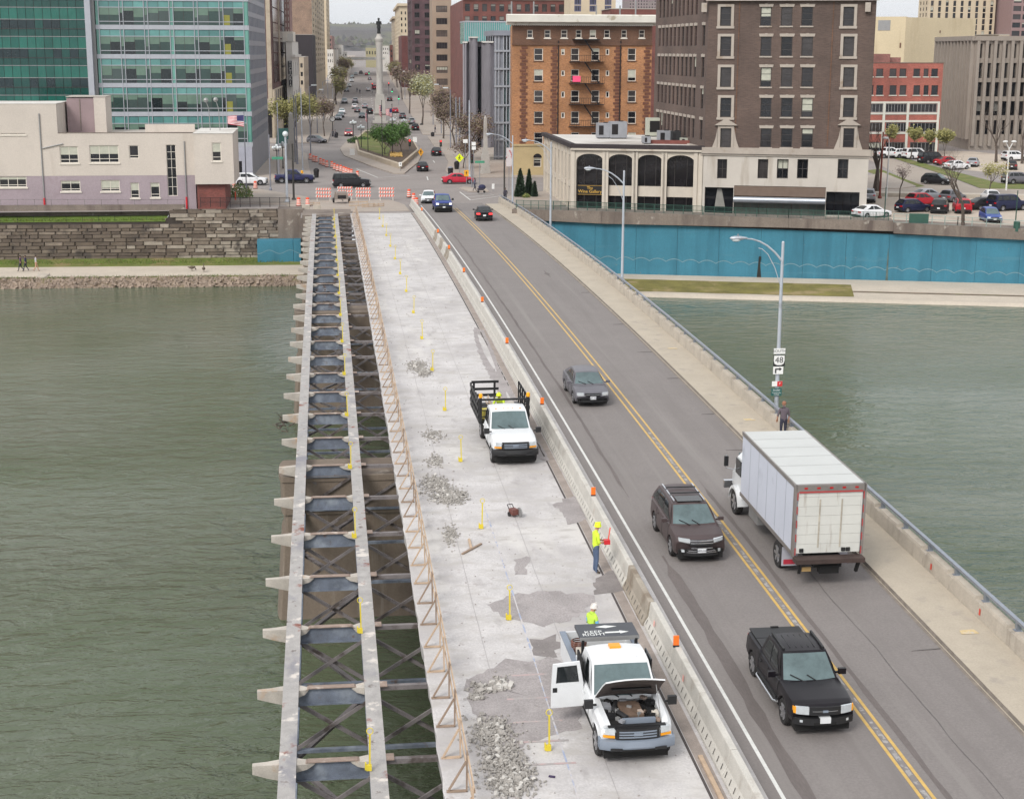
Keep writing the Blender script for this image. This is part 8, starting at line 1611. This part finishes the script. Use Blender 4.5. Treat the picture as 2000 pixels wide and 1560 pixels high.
# raised bonnet: hinged at the windscreen, front edge up
hd = MB(); ca, sa = math.cos(R(40)), math.sin(R(40)); n = 6
for i in range(5):
    s_ = 1.55*i/4
    for k in range(n+1):
        x = -.86+1.72*k/n; bul = .06*(1-(x/.86)**2)-.03*(i == 4); x *= (1-.06*i/4)
        hd.v.append((x, .12+s_*ca-bul*sa, 1.25+s_*sa+bul*ca))
lo = len(hd.v); hd.v += [(x, y+.03*sa+(.0), z-.035) for x, y, z in hd.v]
for i in range(4):
    for k in range(n):
        a, b_, c_, d_ = i*(n+1)+k, i*(n+1)+k+1, (i+1)*(n+1)+k+1, (i+1)*(n+1)+k; hd.f.append((a, b_, c_, d_)); hd.m.append(0); hd.f.append((lo+a, lo+d_, lo+c_, lo+b_)); hd.m.append(1)
for k in range(n): a = 4*(n+1)+k; hd.f.append((a, a+1, lo+a+1, lo+a)); hd.m.append(0)
for i in range(4):
    for k in (0, n): a, d_ = i*(n+1)+k, (i+1)*(n+1)+k; hd.f.append((a, d_, lo+d_, lo+a)); hd.m.append(0)
hd.build('bonnet', [WP, mat('bonnet_lining', (92, 82, 78), .9, var=.3, scale=5, k=.8, coord='obj')], t, True)
MB().tube([(-.7, 1.5, 1.08), (-.62, 1.1, 1.98)], .012, 6).build('bonnet_stay', M_FRM, t); MB().bar((-.55, .85, 1.78), (.55, .85, 1.78), .1, .03).build('bonnet_brace', M_BLKP, t)
# open rear side door on the passenger side (left in the picture), hinged at the centre pillar
dx = 1.0; dy = -.86; dm = MB(); W_ = .92
door = [(0, .55), (W_, .55), (W_, 1.22), (W_-.04, 1.86), (.12, 1.90), (0, 1.25)]; inn = [(.12, 1.28), (W_-.13, 1.28), (W_-.16, 1.78), (.2, 1.80)]
def D3(a, z, off): return (dx+a, dy+.06+off+a*.06, z)
o_ = MB(); o_.v = [D3(a, z, .03) for a, z in door]+[D3(a, z, .03) for a, z in inn]+[D3(a, z, -.04) for a, z in door]+[D3(a, z, -.04) for a, z in inn]
fr_ = [(0, 1, 2, 7, 6, 5), (2, 3, 8, 7), (3, 4, 9, 8), (4, 5, 6, 9)]
o_.f = [f_[::-1] for f_ in fr_]+[tuple(10+i for i in f_) for f_ in fr_]+[(i, (i+1) % 6, 10+(i+1) % 6, 10+i) for i in range(6)]+[(6+i, 16+i, 16+(i+1) % 4, 6+(i+1) % 4) for i in range(4)]; o_.m = [0]*len(o_.f); dd = o_.build('side_door', WP, t)
MB().add([D3(a, z, -.01) for a, z in inn], [(0, 1, 2, 3)]).build('door_glass', M_SG, dd); MB().add([D3(a, z, .036) for a, z in ((W_-.17, 1.02), (W_-.04, 1.02), (W_-.04, 1.16), (W_-.17, 1.16))], [(0, 1, 2, 3)]).build('door_handle', M_BLKP, dd)
MB().box(.97, 1.02, -1.7, -.88, .6, 1.85).build('door_opening', M_UNDER, t)
MB().box(-.98, -.94, -1.68, -.9, 1.28, 1.8).build('side_window', M_SG, t)
MB().box(-.16, .16, -1.55, -1.3, 1.975, 2.06).build('light_bar', M_AMB, t); MB().box(-.2, .2, -1.57, -1.28, 1.955, 1.975).build('light_bar_base', M_BLKP, t)
for k in range(5): x = -.5+.25*k; MB().bar((x, -1.6, 1.975), (x, -.75, 1.975), .02, .01).build('roof_rib', WP, t)
y0, y1 = -1.92, -1.85-LY+.5
for sx in (-1, 1): MB().box(sx*1.0-.05, sx*1.0+.05, y1, y0, .55, 1.28).build('bed_side', WP, t); MB().box(sx*1.0-.09, sx*1.0+.09, y1, y0, 1.28, 1.32).build('bed_rail', M_GRYP, t)
MB().box(-.95, .95, y1, y0, .7, .75).build('bed_floor', M_BLKP, t); MB().box(-1.0, 1.0, y1-.06, y1, .6, 1.28).build('tailgate', WP, t); MB().box(-.95, .95, y0-.35, y0-.06, 1.1, 1.42).build('tool_box', WP, t); MB().box(.5, .85, y0-.9, y0-.45, .9, 1.42).build('drum_tank', M_FRW, t); MB().obox((.35, -2.35, 1.5), (.5, .3, .18)).build('yellow_case', mat('yellow_plastic', (236, 214, 90), .5, var=.1, k=.88), t); MB().obox((-.05, -2.4, 1.48), (.3, .25, .16)).build('yellow_case', mat('yellow_plastic', (0, 0, 0)), t)
co = MB()
for k in range(5): co.lathe([(.2, .02), (.24, .04), (.2, .06)], 14, (.72, -3.1+.02*k, 1.2+.07*k), cap=False)
co.build('hose_coil', mat('rust_hose', (126, 84, 70), .8, var=.2, k=.8), t)
for sx in (-.78, .78): MB().box(sx-.04, sx+.04, -2.16, -2.08, 1.28, 1.94).build('board_post', M_BLKP, t)
bd = MB().obox((0, -2.58, 1.98), (1.72, .95, .09)).build('message_board', mat('board_face', (74, 76, 82), .55, var=.08, k=.85, coord='obj'), t); MB().obox((0, -2.10, 1.96), (1.74, .03, .12)).build('board_edge', M_FRM, bd)
M_BL = mat('board_lettering', (214, 216, 214), .6, var=0)
for s_, yy in (('KEEP', -2.45), ('RIGHT', -2.27)): o = link('lettering', text_mesh(s_, .24, M_BL, .002), bd, (.42, yy, 2.03)); o.rotation_euler = (0, 0, H180)
MB().add([(x, y, 2.029) for x, y in ((.08, -2.33), (.08, -2.43), (-.35, -2.43), (-.35, -2.49), (-.62, -2.38), (-.35, -2.27), (-.35, -2.33))], [tuple(range(7))]).build('arrow', M_BL, bd); MB().add([(x, y, 2.029) for x, y in ((.3, -2.8), (0, -2.7), (-.35, -2.8), (0, -2.9))], [(0, 1, 2, 3)]).build('diamond', M_BL, bd)
# ================================================================ people
SKIN = mat('skin', (196, 148, 122), .6, var=.06, scale=6, k=.85, coord='obj'); HAIRM = mat('dark_hair', (58, 46, 40), .8, var=.2, k=.8, coord='obj'); SHOE = mat('work_boots', (84, 70, 58), .8, var=.2, k=.8, coord='obj')
def cloth(n_, c_): return mat('cloth_'+n_, c_, .85, var=.14, scale=5, k=.85, bump=.3, bscale=14, coord='obj')
BASE = dict(pel=(0, 0, .95), spi=(0, 0, 1.13), che=(0, .01, 1.33), nb=(0, 0, 1.47), nk=(0, .01, 1.55), hd=(0, .025, 1.65), tp=(0, .015, 1.735),
    ls=(-.19, 0, 1.41), le=(-.25, -.02, 1.13), lw=(-.26, .06, .89), rs=(.19, 0, 1.41), re=(.25, -.02, 1.13), rw=(.26, .06, .89),
    lh=(-.095, 0, .90), lk=(-.10, .02, .50), la=(-.10, -.02, .09), lt=(-.11, .15, .04), rh=(.095, 0, .90), rk=(.10, .02, .50), ra=(.10, -.02, .09), rt=(.11, .15, .04))
RADI = dict(pel=(.155, .115), spi=(.145, .105), che=(.17, .115), nb=(.085, .075), nk=(.055, .055), hd=(.078, .098), tp=(.062, .078), ls=(.068,)*2, le=(.046,)*2, lw=(.033,)*2, rs=(.068,)*2, re=(.046,)*2, rw=(.033,)*2, lh=(.095,)*2, lk=(.066,)*2, la=(.046,)*2, lt=(.036,)*2, rh=(.095,)*2, rk=(.066,)*2, ra=(.046,)*2, rt=(.036,)*2)
BONES = [('pel', 'spi', 'S'), ('spi', 'che', 'S'), ('che', 'nb', 'S'), ('nb', 'nk', 'K'), ('nk', 'hd', 'K'), ('hd', 'tp', 'K'), ('che', 'ls', 'S'), ('ls', 'le', 'A'), ('le', 'lw', 'F'), ('che', 'rs', 'S'), ('rs', 're', 'A'), ('re', 'rw', 'F'), ('pel', 'lh', 'P'), ('lh', 'lk', 'P'), ('lk', 'la', 'P'), ('la', 'lt', 'B'), ('pel', 'rh', 'P'), ('rh', 'rk', 'P'), ('rk', 'ra', 'P'), ('ra', 'rt', 'B')]
def person(label, loc, rz, shirt, pants, pose=None, hat=None, hair=HAIRM, sleeve='A', name='person', s=1.0, group=None, parent_off=None, vest=None, fine=True):
    J = dict(BASE); J.update(pose or {}); ks = list(J); bm = bmesh.new(); sk = bm.verts.layers.skin.verify(); vs = {k: bm.verts.new(J[k]) for k in ks}; bm.verts.index_update()
    for a, b, _ in BONES: bm.edges.new((vs[a], vs[b]))
    for k in ks: vs[k][sk].radius = RADI[k]; vs[k][sk].use_root = (k == 'pel')
    me = bpy.data.meshes.new('body'); bm.to_mesh(me); bm.free(); o = bpy.data.objects.new('tmp', me); col.objects.link(o)
    o.modifiers.new('s', 'SKIN').use_smooth_shade = True; o.modifiers.new('d', 'SUBSURF').levels = 1
    dg = bpy.context.evaluated_depsgraph_get(); m2 = bpy.data.meshes.new_from_object(o.evaluated_get(dg)); bpy.data.objects.remove(o)
    arm = shirt if sleeve == 'F' else (vest or shirt); m2.materials.clear()
    for m_ in (shirt, arm, pants, SHOE, SKIN): m2.materials.append(m_)
    code = {'S': 0, 'A': 1, 'F': 1 if sleeve == 'F' else 4, 'P': 2, 'B': 3, 'K': 4}; seg = [(Vector(J[a]), Vector(J[b]), code[c], max(RADI[a]+RADI[b])) for a, b, c in BONES]
    for p in m2.polygons:
        c = p.center; best = None
        for a, b, k, r_ in seg:
            t_ = max(0, min(1, (c-a).dot(b-a)/(b-a).length_squared)); d_ = (c-(a+(b-a)*t_)).length-r_*.8
            if best is None or d_ < best[0]: best = (d_, k)
        p.material_index = best[1]; p.use_smooth = True
    t = thing(name, label, 'person', loc, rz, group); t.scale = (s, s, s); link('body', m2, t)
    hc = Vector(J['hd'])
    if fine:
        f_ = MB(); f_.sphere(hc+Vector((0, .1, -.01)), .016, 6, sz=1.6)
        for sx in (-1, 1): f_.sphere(hc+Vector((sx*.083, 0, -.005)), .022, 6, sx=.5, sz=1.4)
        f_.build('nose_and_ears', SKIN, t, True); e_ = MB()
        for sx in (-.032, .032): e_.sphere(hc+Vector((sx, .088, .02)), .011, 6)
        e_.box(-.025, .025, hc.y+.088, hc.y+.096, hc.z-.055, hc.z-.045); e_.build('eyes_and_mouth', HAIRM, t)
        for el, wr in (('le', 'lw'), ('re', 'rw')):
            w_ = Vector(J[wr]); d_ = (w_-Vector(J[el])).normalized(); n_ = d_.orthogonal().normalized() if abs(d_.x) > .9 else d_.cross(Vector((1, 0, 0))).normalized(); x_ = d_.cross(n_); hb_ = MB(); hb_.bar(w_-d_*.01, w_+d_*.09, .075, .032, n_)
            for k in range(4): o0 = w_+d_*.085+x_*(-.03+.02*k); hb_.tube([o0, o0+d_*(.04+.008*(k in (1, 2))), o0+d_*.06+n_*.025], [.010, .009, .007], 5)
            o0 = w_+d_*.02+x_*.035; hb_.tube([o0, o0+d_*.03+x_*.025, o0+d_*.06+x_*.028], [.012, .011, .008], 5); hb_.build('hand', SKIN, t)
    if hat: MB().lathe([(.128, 0), (.13, .01), (.116, .018), (.114, .06), (.09, .115), (.04, .14), (.005, .145)], 14, hc+Vector((0, .01, .035)), cap=False).box(-.012, .012, hc.y-.1, hc.y+.11, hc.z+.155, hc.z+.19).build('hard_hat', hat, t, True)
    else: MB().sphere(hc+Vector((0, -.018, .035)), .102, 12, sx=.92, sz=.95).build('hair', hair, t, True)
    return t
HV = cloth('lime', (214, 240, 66)); HV2 = cloth('lime_vest', (196, 232, 84)); JEAN = cloth('jeans', (84, 100, 128)); DKT = cloth('charcoal', (64, 60, 72)); GRT = cloth('grey_shirt', (98, 88, 96)); DKP = cloth('dark_trousers', (48, 50, 66)); SKY = cloth('sky_blue', (118, 186, 226)); WHT = cloth('white_shirt', (206, 204, 210)); PUR = cloth('purple_shirt', (92, 70, 96)); BLU = cloth('navy_shirt', (46, 48, 80))
H_LIME = mat('lime_hard_hat', (226, 244, 40), .4, var=.03, k=.92); H_WHITE = mat('white_hard_hat', (228, 222, 216), .4, var=.04, k=.87)
M_STRIPE = mat('reflective_stripe', (206, 210, 206), .4, .2, var=.05, k=.9)
w1 = person('worker in a lime shirt and jeans standing at the barriers holding a red tool', on_deck(9.22, 51.5), -R(80), HV, JEAN, dict(le=(-.26, .02, 1.14), lw=(-.12, .28, 1.12), re=(.26, .02, 1.14), rw=(.10, .30, 1.15), hd=(0, .05, 1.63), tp=(0, .06, 1.72), rt=(.14, .14, .04)), H_LIME, s=1.04)
tool = thing('cut_off_saw', 'red hand tool with a red blade held by the worker at the barriers', 'tool', (9.60, 51.45, deck(51.5)+1.17)); MB().obox((0, 0, 0), (.22, .2, .16)).build('housing', mat('red_tool', (206, 40, 48), .4, var=.08, k=.88), tool); MB().bar((.05, 0, .05), (.12, .02, .52), .05, .02).build('blade', mat('red_orange_blade', (240, 92, 76), .5, var=.08, k=.9), tool); MB().tube([(-.1, -.08, 0), (-.16, 0, .06), (-.1, .08, 0)], .015, 6).build('handle', M_BLKP, tool)
q0 = D(1160, 1182, 1.74); w2 = person('worker in a white hard hat and lime vest behind the sign board pickup', (q0.x-.05, q0.y, deck(q0.y)), -R(62), HV2, JEAN, dict(hd=(0, .06, 1.62), tp=(0, .07, 1.71), le=(-.27, .03, 1.14), lw=(-.2, .24, 1.05), re=(.27, .02, 1.13), rw=(.2, .26, 1.04)), H_WHITE, vest=SKY)
for t_, w_ in ((w2, .19),): MB().lathe([(.178, 1.14), (.178, 1.20)], 16, cap=False).build('vest_band', M_STRIPE, t_)
st_, yb0, yb1 = STK
w3 = person('worker in lime hard hat and vest crouching on the stake truck bed', tuple(Matrix.Translation(st_.location) @ Matrix.Rotation(st_.rotation_euler.z, 4, 'Z') @ Vector((.12, yb0-.55, 1.05))), H180-.4, HV, JEAN, dict(pel=(0, -.2, .55), spi=(0, -.1, .72), che=(0, .06, .88), nb=(0, .12, .99), nk=(0, .15, 1.06), hd=(0, .19, 1.13), tp=(0, .2, 1.21), ls=(-.19, .08, .95), le=(-.26, .2, .75), lw=(-.2, .38, .65), rs=(.19, .08, .95), re=(.26, .2, .75), rw=(.2, .38, .65), lh=(-.1, -.18, .5), lk=(-.13, .22, .45), la=(-.12, .02, .09), lt=(-.12, .17, .04), rh=(.1, -.18, .5), rk=(.13, .22, .45), ra=(.12, .02, .09), rt=(.12, .17, .04)), H_LIME)
person('pedestrian in a grey shirt seen from behind at the bridge rail', (20.75, 67.3, deck(67.3)+.165), .1, GRT, DKP, dict(le=(-.27, .02, 1.14), lw=(-.24, .14, .93), la=(-.1, -.1, .09), lt=(-.11, .07, .05)), hair=mat('sandy_hair', (150, 104, 80), .8, var=.15, k=.85, coord='obj'), s=1.05)
WALK = dict(lk=(-.1, .16, .52), la=(-.1, .22, .1), lt=(-.1, .38, .06), rk=(.1, -.02, .5), ra=(.1, -.28, .16), rt=(.1, -.16, .06), lw=(-.26, -.08, .92), rw=(.26, .18, .94))
for px, yb, sh, pa, lb, rz in ((41, 530, PUR, DKP, 'leftmost walker in purple on the riverside path', 1.5), (51, 530, BLU, DKP, 'taller walker in navy on the riverside path', 1.4), (71, 530, WHT, cloth('bare_legs', (200, 156, 132)), 'walker in a white shirt and shorts on the riverside path', -1.5)):
    p = G(px, yb, -5.53); person(lb, tuple(p), rz, sh, pa, WALK, fine=False, s=1.0)
p = G(987, 395, .15); person('person in dark clothes walking at the end of the bridge pavement', tuple(p), .2, DKT, DKP, WALK, fine=False, sleeve='F')
p = G(927, 374, .12); person('person pushing a loaded stroller across the small traffic island', tuple(p), -1.4, cloth('slate', (92, 92, 112)), DKP, WALK, fine=False, sleeve='F')
for i, (px, yb, c_) in enumerate(((703, 184, DKT), (697.5, 181, BLU), (650.5, 271, DKP), (655, 271, GRT), (850, 262, DKT))):
    p = GS(px, yb); p.z += (.12 if i > 1 else 0); person(('pedestrian crossing the avenue on the right of the pair', 'pedestrian crossing the avenue on the left of the pair', 'left pedestrian of the pair under the street clock', 'right pedestrian of the pair under the street clock', 'pedestrian on the right pavement under the blossoming tree')[i], tuple(p), .5*i, c_, DKP, WALK, fine=False, sleeve='F')
p = G(940, 377, .12); t = thing('stroller', 'blue and black loaded stroller on the small traffic island', 'stroller', tuple(p)); MB().sphere((.1, 0, .75), .5, 10, sz=.75, sy=.7).build('hood', BLU, t, True); MB().box(-.5, .3, -.3, .3, .35, .6).build('basket', DKT, t)
for x in (-.4, .4): MB().lathe([(.16, -.03), (.16, .03)], 12, (0, 0, 0)).tf(Matrix.Translation((x, 0, .16)) @ Matrix.Rotation(R(90), 4, 'X')).build('wheel', M_TYRE, t)
for px, yb, rz, lb in ((375, 529, .4, 'left goose grazing on the riverside path'), (398, 531, 1.6, 'right goose with raised neck on the riverside path')):
    p = G(px, yb, -5.53); t = thing('goose', lb, 'goose', tuple(p), rz); b = MB(); b.sphere((0, 0, .38), .2, 10, sx=1.7, sz=.85); up_ = 'raised' in lb; b.tube([(.24, 0, .45), (.36, 0, .6 if up_ else .42), (.38, 0, .85 if up_ else .2)], [.09, .05, .045], 8); b.sphere((.42, 0, .87 if up_ else .17), .07, 8, sx=1.5); b.tube([(-.28, 0, .42), (-.5, 0, .46)], [.1, .02], 6); b.tube([(0, .06, .3), (0, .06, 0), (.1, .06, 0)], .02, 5); b.tube([(0, -.06, .3), (0, -.06, 0), (.1, -.06, 0)], .02, 5); b.build('body', mat('goose_feathers', (110, 98, 84), .9, var=.3, scale=5, k=.8, coord='obj'), t, True)
# ================================================================ work zone
M_YS = mat('safety_yellow', (228, 206, 60), .5, var=.08, scale=4, k=.8)
sp_ = MB().box(-.022, .022, -.022, .022, 0, 1.02).mesh('post', M_YS); rg_ = MB().tube([(.085*math.cos(a), 0, 1.11+.09*math.sin(a)) for a in [2*math.pi*k/16 for k in range(17)]], .013, 6, cap=False).mesh('ring', M_YS, True); bs_ = MB().box(-.09, .05, -.05, .05, .0, .16).box(-.13, -.09, -.04, .04, .02, .22).mesh('clamp', M_YS)
def stanchion(lb, loc, g, rz=0):
    t = thing('stanchion', lb, 'stanchion', loc, rz, g); link('post', sp_, t); link('ring', rg_, t); link('clamp', bs_, t); t.rotation_euler = (.02*math.sin(loc[1]), .02*math.cos(loc[1]*3), rz)
for k in range(15): y = 38.41+9.14*k; stanchion('yellow ring topped safety post, '+nth(k)+' from the near end of the deck row', (5.68, y, deck(y)+.008), 'yellow posts on the deck')
for k in range(15): y = 37.8+9.14*k; stanchion('yellow ring topped safety post, '+nth(k)+' from the near end along the girder', (.80, y, deck(y)+.01), 'yellow posts along the girder')
ch = [[rock(MB(), (0, 0, 0), 1.0, random.Random(50+i)).mesh('concrete_chunk', m_) for i in range(8)] for m_ in (mat('rubble_pale', (212, 208, 202), .9, var=.14, scale=5, k=.72), mat('rubble_grey', (176, 171, 165), .9, var=.2, scale=5, k=.72))]
def pile(label, spots, n, rmin, rmax, nb_, seed, hh=.25):
    q = random.Random(seed); c = D(*spots[0][:2]); t = thing('rubble_pile', label, 'rubble', (c.x, c.y, deck(c.y))); small = MB()
    for i in range(n+nb_):
        sx, sy, rx_, ry_ = q.choice(spots); p = D(sx+q.gauss(0, rx_*.45), sy+q.gauss(0, ry_*.45)); r_ = q.uniform(rmin, rmax)**1 if i < n else q.uniform(.015, .05); g_ = math.exp(-((p-D(sx, sy)).length/1.3)**2)
        z = deck(p.y)+r_*.4+(q.random()*hh*g_); v = (p.x-c.x, p.y-c.y, z-deck(c.y))
        if i < n: o = link('concrete_chunk', q.choice(q.choice(ch)), t, v); o.scale = (r_*q.uniform(.8, 1.8), r_, r_*.8); o.rotation_euler = (q.uniform(-.6, .6), q.uniform(-.6, .6), q.uniform(0, 6.3))
        else: rock(small, v, r_, q)
    stuff(small.build('rubble_crumbs', mat('rubble_grey', (0, 0, 0)), t))
pile('largest heap of broken concrete at the bottom left of the deck', ((985, 1490, 52, 46), (962, 1432, 44, 34), (1000, 1530, 52, 30)), 150, .025, .08, 2000, 1, .08)
pile('heap of broken concrete beside the deck posts below the stake truck', ((868, 965, 36, 18), (850, 945, 32, 16), (885, 972, 28, 14)), 90, .025, .075, 1300, 2, .07)
pile('small scatter of rubble far up the deck', ((815, 715, 22, 12), (830, 728, 14, 8)), 60, .03, .08, 700, 3, .08)
pile('scattered concrete lumps just above the largest heap', ((945, 1345, 28, 10), (975, 1335, 20, 14), (930, 1362, 16, 6)), 26, .04, .11, 400, 4, .05)
pile('thin scatter of debris at mid deck near the guard', ((880, 1045, 16, 20), (850, 900, 18, 14), (845, 850, 22, 14)), 20, .03, .07, 500, 5, .03)
def board(name, label, p0, p1, w_, h_, m_=M_TIM2):
    a, b = D(*p0), D(*p1); tag(MB().bar(a+Vector((0, 0, h_*.7)), b+Vector((0, 0, h_*.7)), w_, h_).build(name, m_), label, 'board')
board('wood_scrap', 'loose timber lying on the deck near the near pier', (903, 1083), (940, 1063), .09, .05, M_TIM2); board('wood_scrap', 'short pale timber propped against the loose one', (920, 1071), (916, 1054), .09, .05, M_TIM); board('concrete_sliver', 'long white concrete sliver above the largest heap', (977, 1350), (981, 1330), .14, .08, ch[0][0].materials[0]); board('dark_strip', 'small dark strap on the deck at the bottom', (1072, 1516), (1084, 1518), .07, .03, mat('dark_purple', (54, 40, 74), .7, var=.1))
p = D(1003, 1008); t = thing('concrete_saw', 'small red and black power saw standing alone on the deck', 'saw', tuple(p), .4); MB().obox((0, 0, .2), (.26, .34, .22)).build('engine', mat('red_brown_engine', (116, 70, 62), .6, var=.25, scale=8, k=.8, coord='obj'), t); MB().lathe([(.19, -.02), (.19, .02)], 18, axis='x', c=(.16, -.2, .2)).build('blade_disc', M_FRM, t); MB().tube([(-.12, .15, .28), (-.12, .3, .42), (.1, .3, .42), (.1, .15, .28)], .02, 6).build('handle', M_BLKP, t)
for sx in (-.14, .14): MB().lathe([(.09, -.03), (.09, .03)], 12, axis='x', c=(sx, .1, .09)).build('wheel', M_TYRE, t)
# drums
M_DRO = mat('drum_orange', (232, 92, 58), .5, var=.08, scale=2, k=.9); M_DRW = mat('drum_white', (232, 222, 214), .4, var=.06, k=.87)
pd = MB().lathe([(.28, .06), (.275, .3), (.25, .32), (.25, .56), (.235, .58), (.23, .80), (.21, .82), (.2, .98), (.1, 1.02)], 14).mesh('drum_body', M_DRO, True); pbnd = [MB().lathe([(r_+.006, z), (r_+.004, z+.13)], 14, cap=False).mesh('white_band', M_DRW) for r_, z in ((.276, .14), (.25, .40), (.232, .64))]; pbase = MB().lathe([(.36, 0), (.36, .06), (.28, .07)], 10).mesh('rubber_base', M_DARKP)
def drum(lb, px, yb, g='orange work drums', dz=0):
    p = G(px, yb); t = thing('traffic_drum', lb, 'traffic drum', (p.x, p.y, dz), 0, g); link('drum_body', pd, t); link('rubber_base', pbase, t)
    for b in pbnd: link('white_band', b, t)
for i, (x, y) in enumerate(((815, 860), (865, 890), (905, 900), (970, 930), (1015, 950), (1065, 970), (1140, 980), (1180, 1010), (1225, 1030), (1275, 1040), (1320, 1060), (1355, 1075), (1395, 1090), (1435, 1105), (1525, 1135))): drum('orange drum, '+nth(i)+' from the left of the row across the closed lane', 500+x/7.69, 200+y/7.69)
for i, (px, yb, lb) in enumerate(((799, 386, 'farthest of the three orange drums at the barrier end'), (808, 394, 'middle of the three orange drums at the barrier end'), (813.5, 403, 'nearest of the three orange drums at the barrier end'), (457.5, 370, 'orange drum left of the white SUV on the cross street'), (499, 370, 'orange drum in front of the white SUV on the cross street'), (583.5, 404, 'left orange drum beside the dark pole at the left bridge end'), (601, 404, 'right orange drum beside the dark pole at the left bridge end'))): drum(lb, px, yb, dz=.1 if i > 2 else .05)
p = G(460, 392); tag(MB().lathe([(.14, 0), (.09, .06), (.075, 1.1), (.05, 1.14)], 10, tuple(p)).build('tube_marker', M_DRO), 'tall orange tube post beside the red brick base', 'marker post')
# striped barricades
def striped(w_, h_, n):
    b = MB(); s_ = w_/n
    for k in range(n+1):
        a, c = -w_/2+s_*(k-.5), -w_/2+s_*(k+.5); P = [(max(-w_/2, min(w_/2, x)), z) for x, z in ((a, 0), (c, 0), (c+s_*.5, h_), (a+s_*.5, h_))] if k else [(-w_/2, 0), (-w_/2+s_*.5, 0), (-w_/2+s_, h_), (-w_/2, h_)]
        if P[1][0]-P[0][0] < .01 and P[2][0]-P[3][0] < .01: continue
        b.add([(x, -.02, z) for x, z in P], [(0, 1, 2, 3)], k % 2)
    b.add([(-w_/2, .02, 0), (w_/2, .02, 0), (w_/2, .02, h_), (-w_/2, .02, h_), (-w_/2, -.019, h_), (w_/2, -.019, h_)], [(1, 0, 3, 2), (4, 5, 2, 3)], 0); return b.mesh('striped_board', [M_DRW, mat('barricade_red', (228, 84, 64), .5, var=.06, k=.9)])
sb_ = striped(1.9, .26, 12)
for i, (px, yb, w_) in enumerate(((632, 392, 1), (674, 389, 1), (709.5, 391, 1), (755, 391, 1))):
    p = G(px, yb, .03); t = thing('barricade', nth(i)+' red and white striped barricade from the left across the bridge end', 'barricade', (p.x, p.y, .03), 0, 'striped barricades')
    for z in (.42, .86, 1.3): link('striped_board', sb_, t, (0, 0, z))
    for sx in (-.8, .8): MB().box(sx-.03, sx+.03, .025, .08, 0, 1.6).build('upright', M_FRW, t); MB().box(sx-.04, sx+.04, -.7, .7, 0, .05).build('foot', M_FRW, t)
# compressor and loose lumber at the far end of the works
p = G(667, 396, .1); t = thing('air_compressor', 'grey towable compressor in front of the barricades', 'compressor', tuple(p), .1); MB().add([(-.85, -.6, .45), (.85, -.6, .45), (.85, .9, .45), (-.85, .9, .45), (-.7, -.5, 1.25), (.7, -.5, 1.25), (.7, .8, 1.35), (-.7, .8, 1.35)], [(0, 3, 2, 1), (4, 5, 6, 7), (0, 1, 5, 4), (1, 2, 6, 5), (2, 3, 7, 6), (3, 0, 4, 7)]).build('casing', mat('dusty_grey_casing', (134, 122, 114), .6, var=.15, scale=2, k=.85), t); MB().box(-.5, .5, -.62, -.56, .55, .95).build('grille', M_BLKM, t); MB().tube([(0, -.6, .4), (0, -1.6, .4)], .05, 6).build('drawbar', M_BLKM, t)
for sx in (-.95, .95): MB().lathe([(.3, -.1), (.3, .1)], 14, axis='x', c=(sx, .2, .3)).build('wheel', M_TYRE, t)
for i, (px, yb, w_, h_) in enumerate(((613, 401, 1.4, .3), (700, 402, 2.2, .5), (720, 404, 1.6, .35), (740, 403, 1.4, .3))):
    p = G(px, yb, .1); t = thing('lumber_frame', nth(i)+' pale lumber form piece from the left at the far end of the works', 'lumber', (p.x, p.y, .05), .15*i, 'lumber forms')
    for z in (.1, h_): MB().bar((-w_/2, 0, z), (w_/2, 0, z), .05, .1).build('plank', M_TIM, t)
    for x in (-w_/2, 0, w_/2): MB().box(x-.03, x+.03, .02, .07, 0, h_+.15).build('stud', M_TIM, t)
for i, px in enumerate((590, 612)): 
    p = G(px, 408, .3); tag(MB().bar(p, p+Vector((.9, 0, 0)), .4, .9).build('concrete_block', M_PAR), ('left', 'right')[i]+' pale concrete block at the broken left bridge corner', 'block')
# fine debris and grit over the stripped deck, drift caught on a bracket stub
q = random.Random(77); db = MB()
for i in range(900):
    y = 34+138*q.random()**1.5; x = 3.4+6*q.random()**(1.5 if q.random() < .6 else .8); rock(db, (x, y, deck(y)+.01), q.uniform(.006, .022)*(1+y/140), q)
stuff(db.build('deck_grit', mat('grit', (186, 180, 175), .9, var=.25, scale=4, k=.66), slab))
dw = thing('driftwood', 'tangle of drift branches caught on a bracket stub above the river', 'driftwood', (-2.35, 75.2, deck(75.2)-.5))
for i in range(16): a = Vector((q.uniform(-.5, .3), q.uniform(-.5, .5), q.uniform(-.5, .2))); MB().tube([a, a+Vector((q.uniform(-.6, .6), q.uniform(-.5, .5), q.uniform(-.2, .6)))], [.035, .012], 5).build('branch', M_BARK, dw)
p = G(83, 546, -5.9); tag(rock(MB(), (p.x, p.y, -5.75), 1.0, random.Random(3)).build('concrete_slab', M_PAR), 'pale broken concrete slab lying on the left riverbank', 'slab').scale = (1, 1, 1)
# ================================================================ air
hz = MB().box(-5200, 5200, -70, 8600, -8.6, 128).build('haze', bpy.data.materials.new('haze_air')); stuff(hz)
hm = hz.data.materials[0]; hm.use_nodes = True; hm.node_tree.nodes.clear(); pv = hm.node_tree.nodes.new('ShaderNodeVolumePrincipled'); mo_ = hm.node_tree.nodes.new('ShaderNodeOutputMaterial')
pv.inputs['Color'].default_value = (.86, .90, .97, 1); pv.inputs['Density'].default_value = .00006; pv.inputs['Anisotropy'].default_value = .2
hm.node_tree.links.new(pv.outputs[0], mo_.inputs['Volume'])
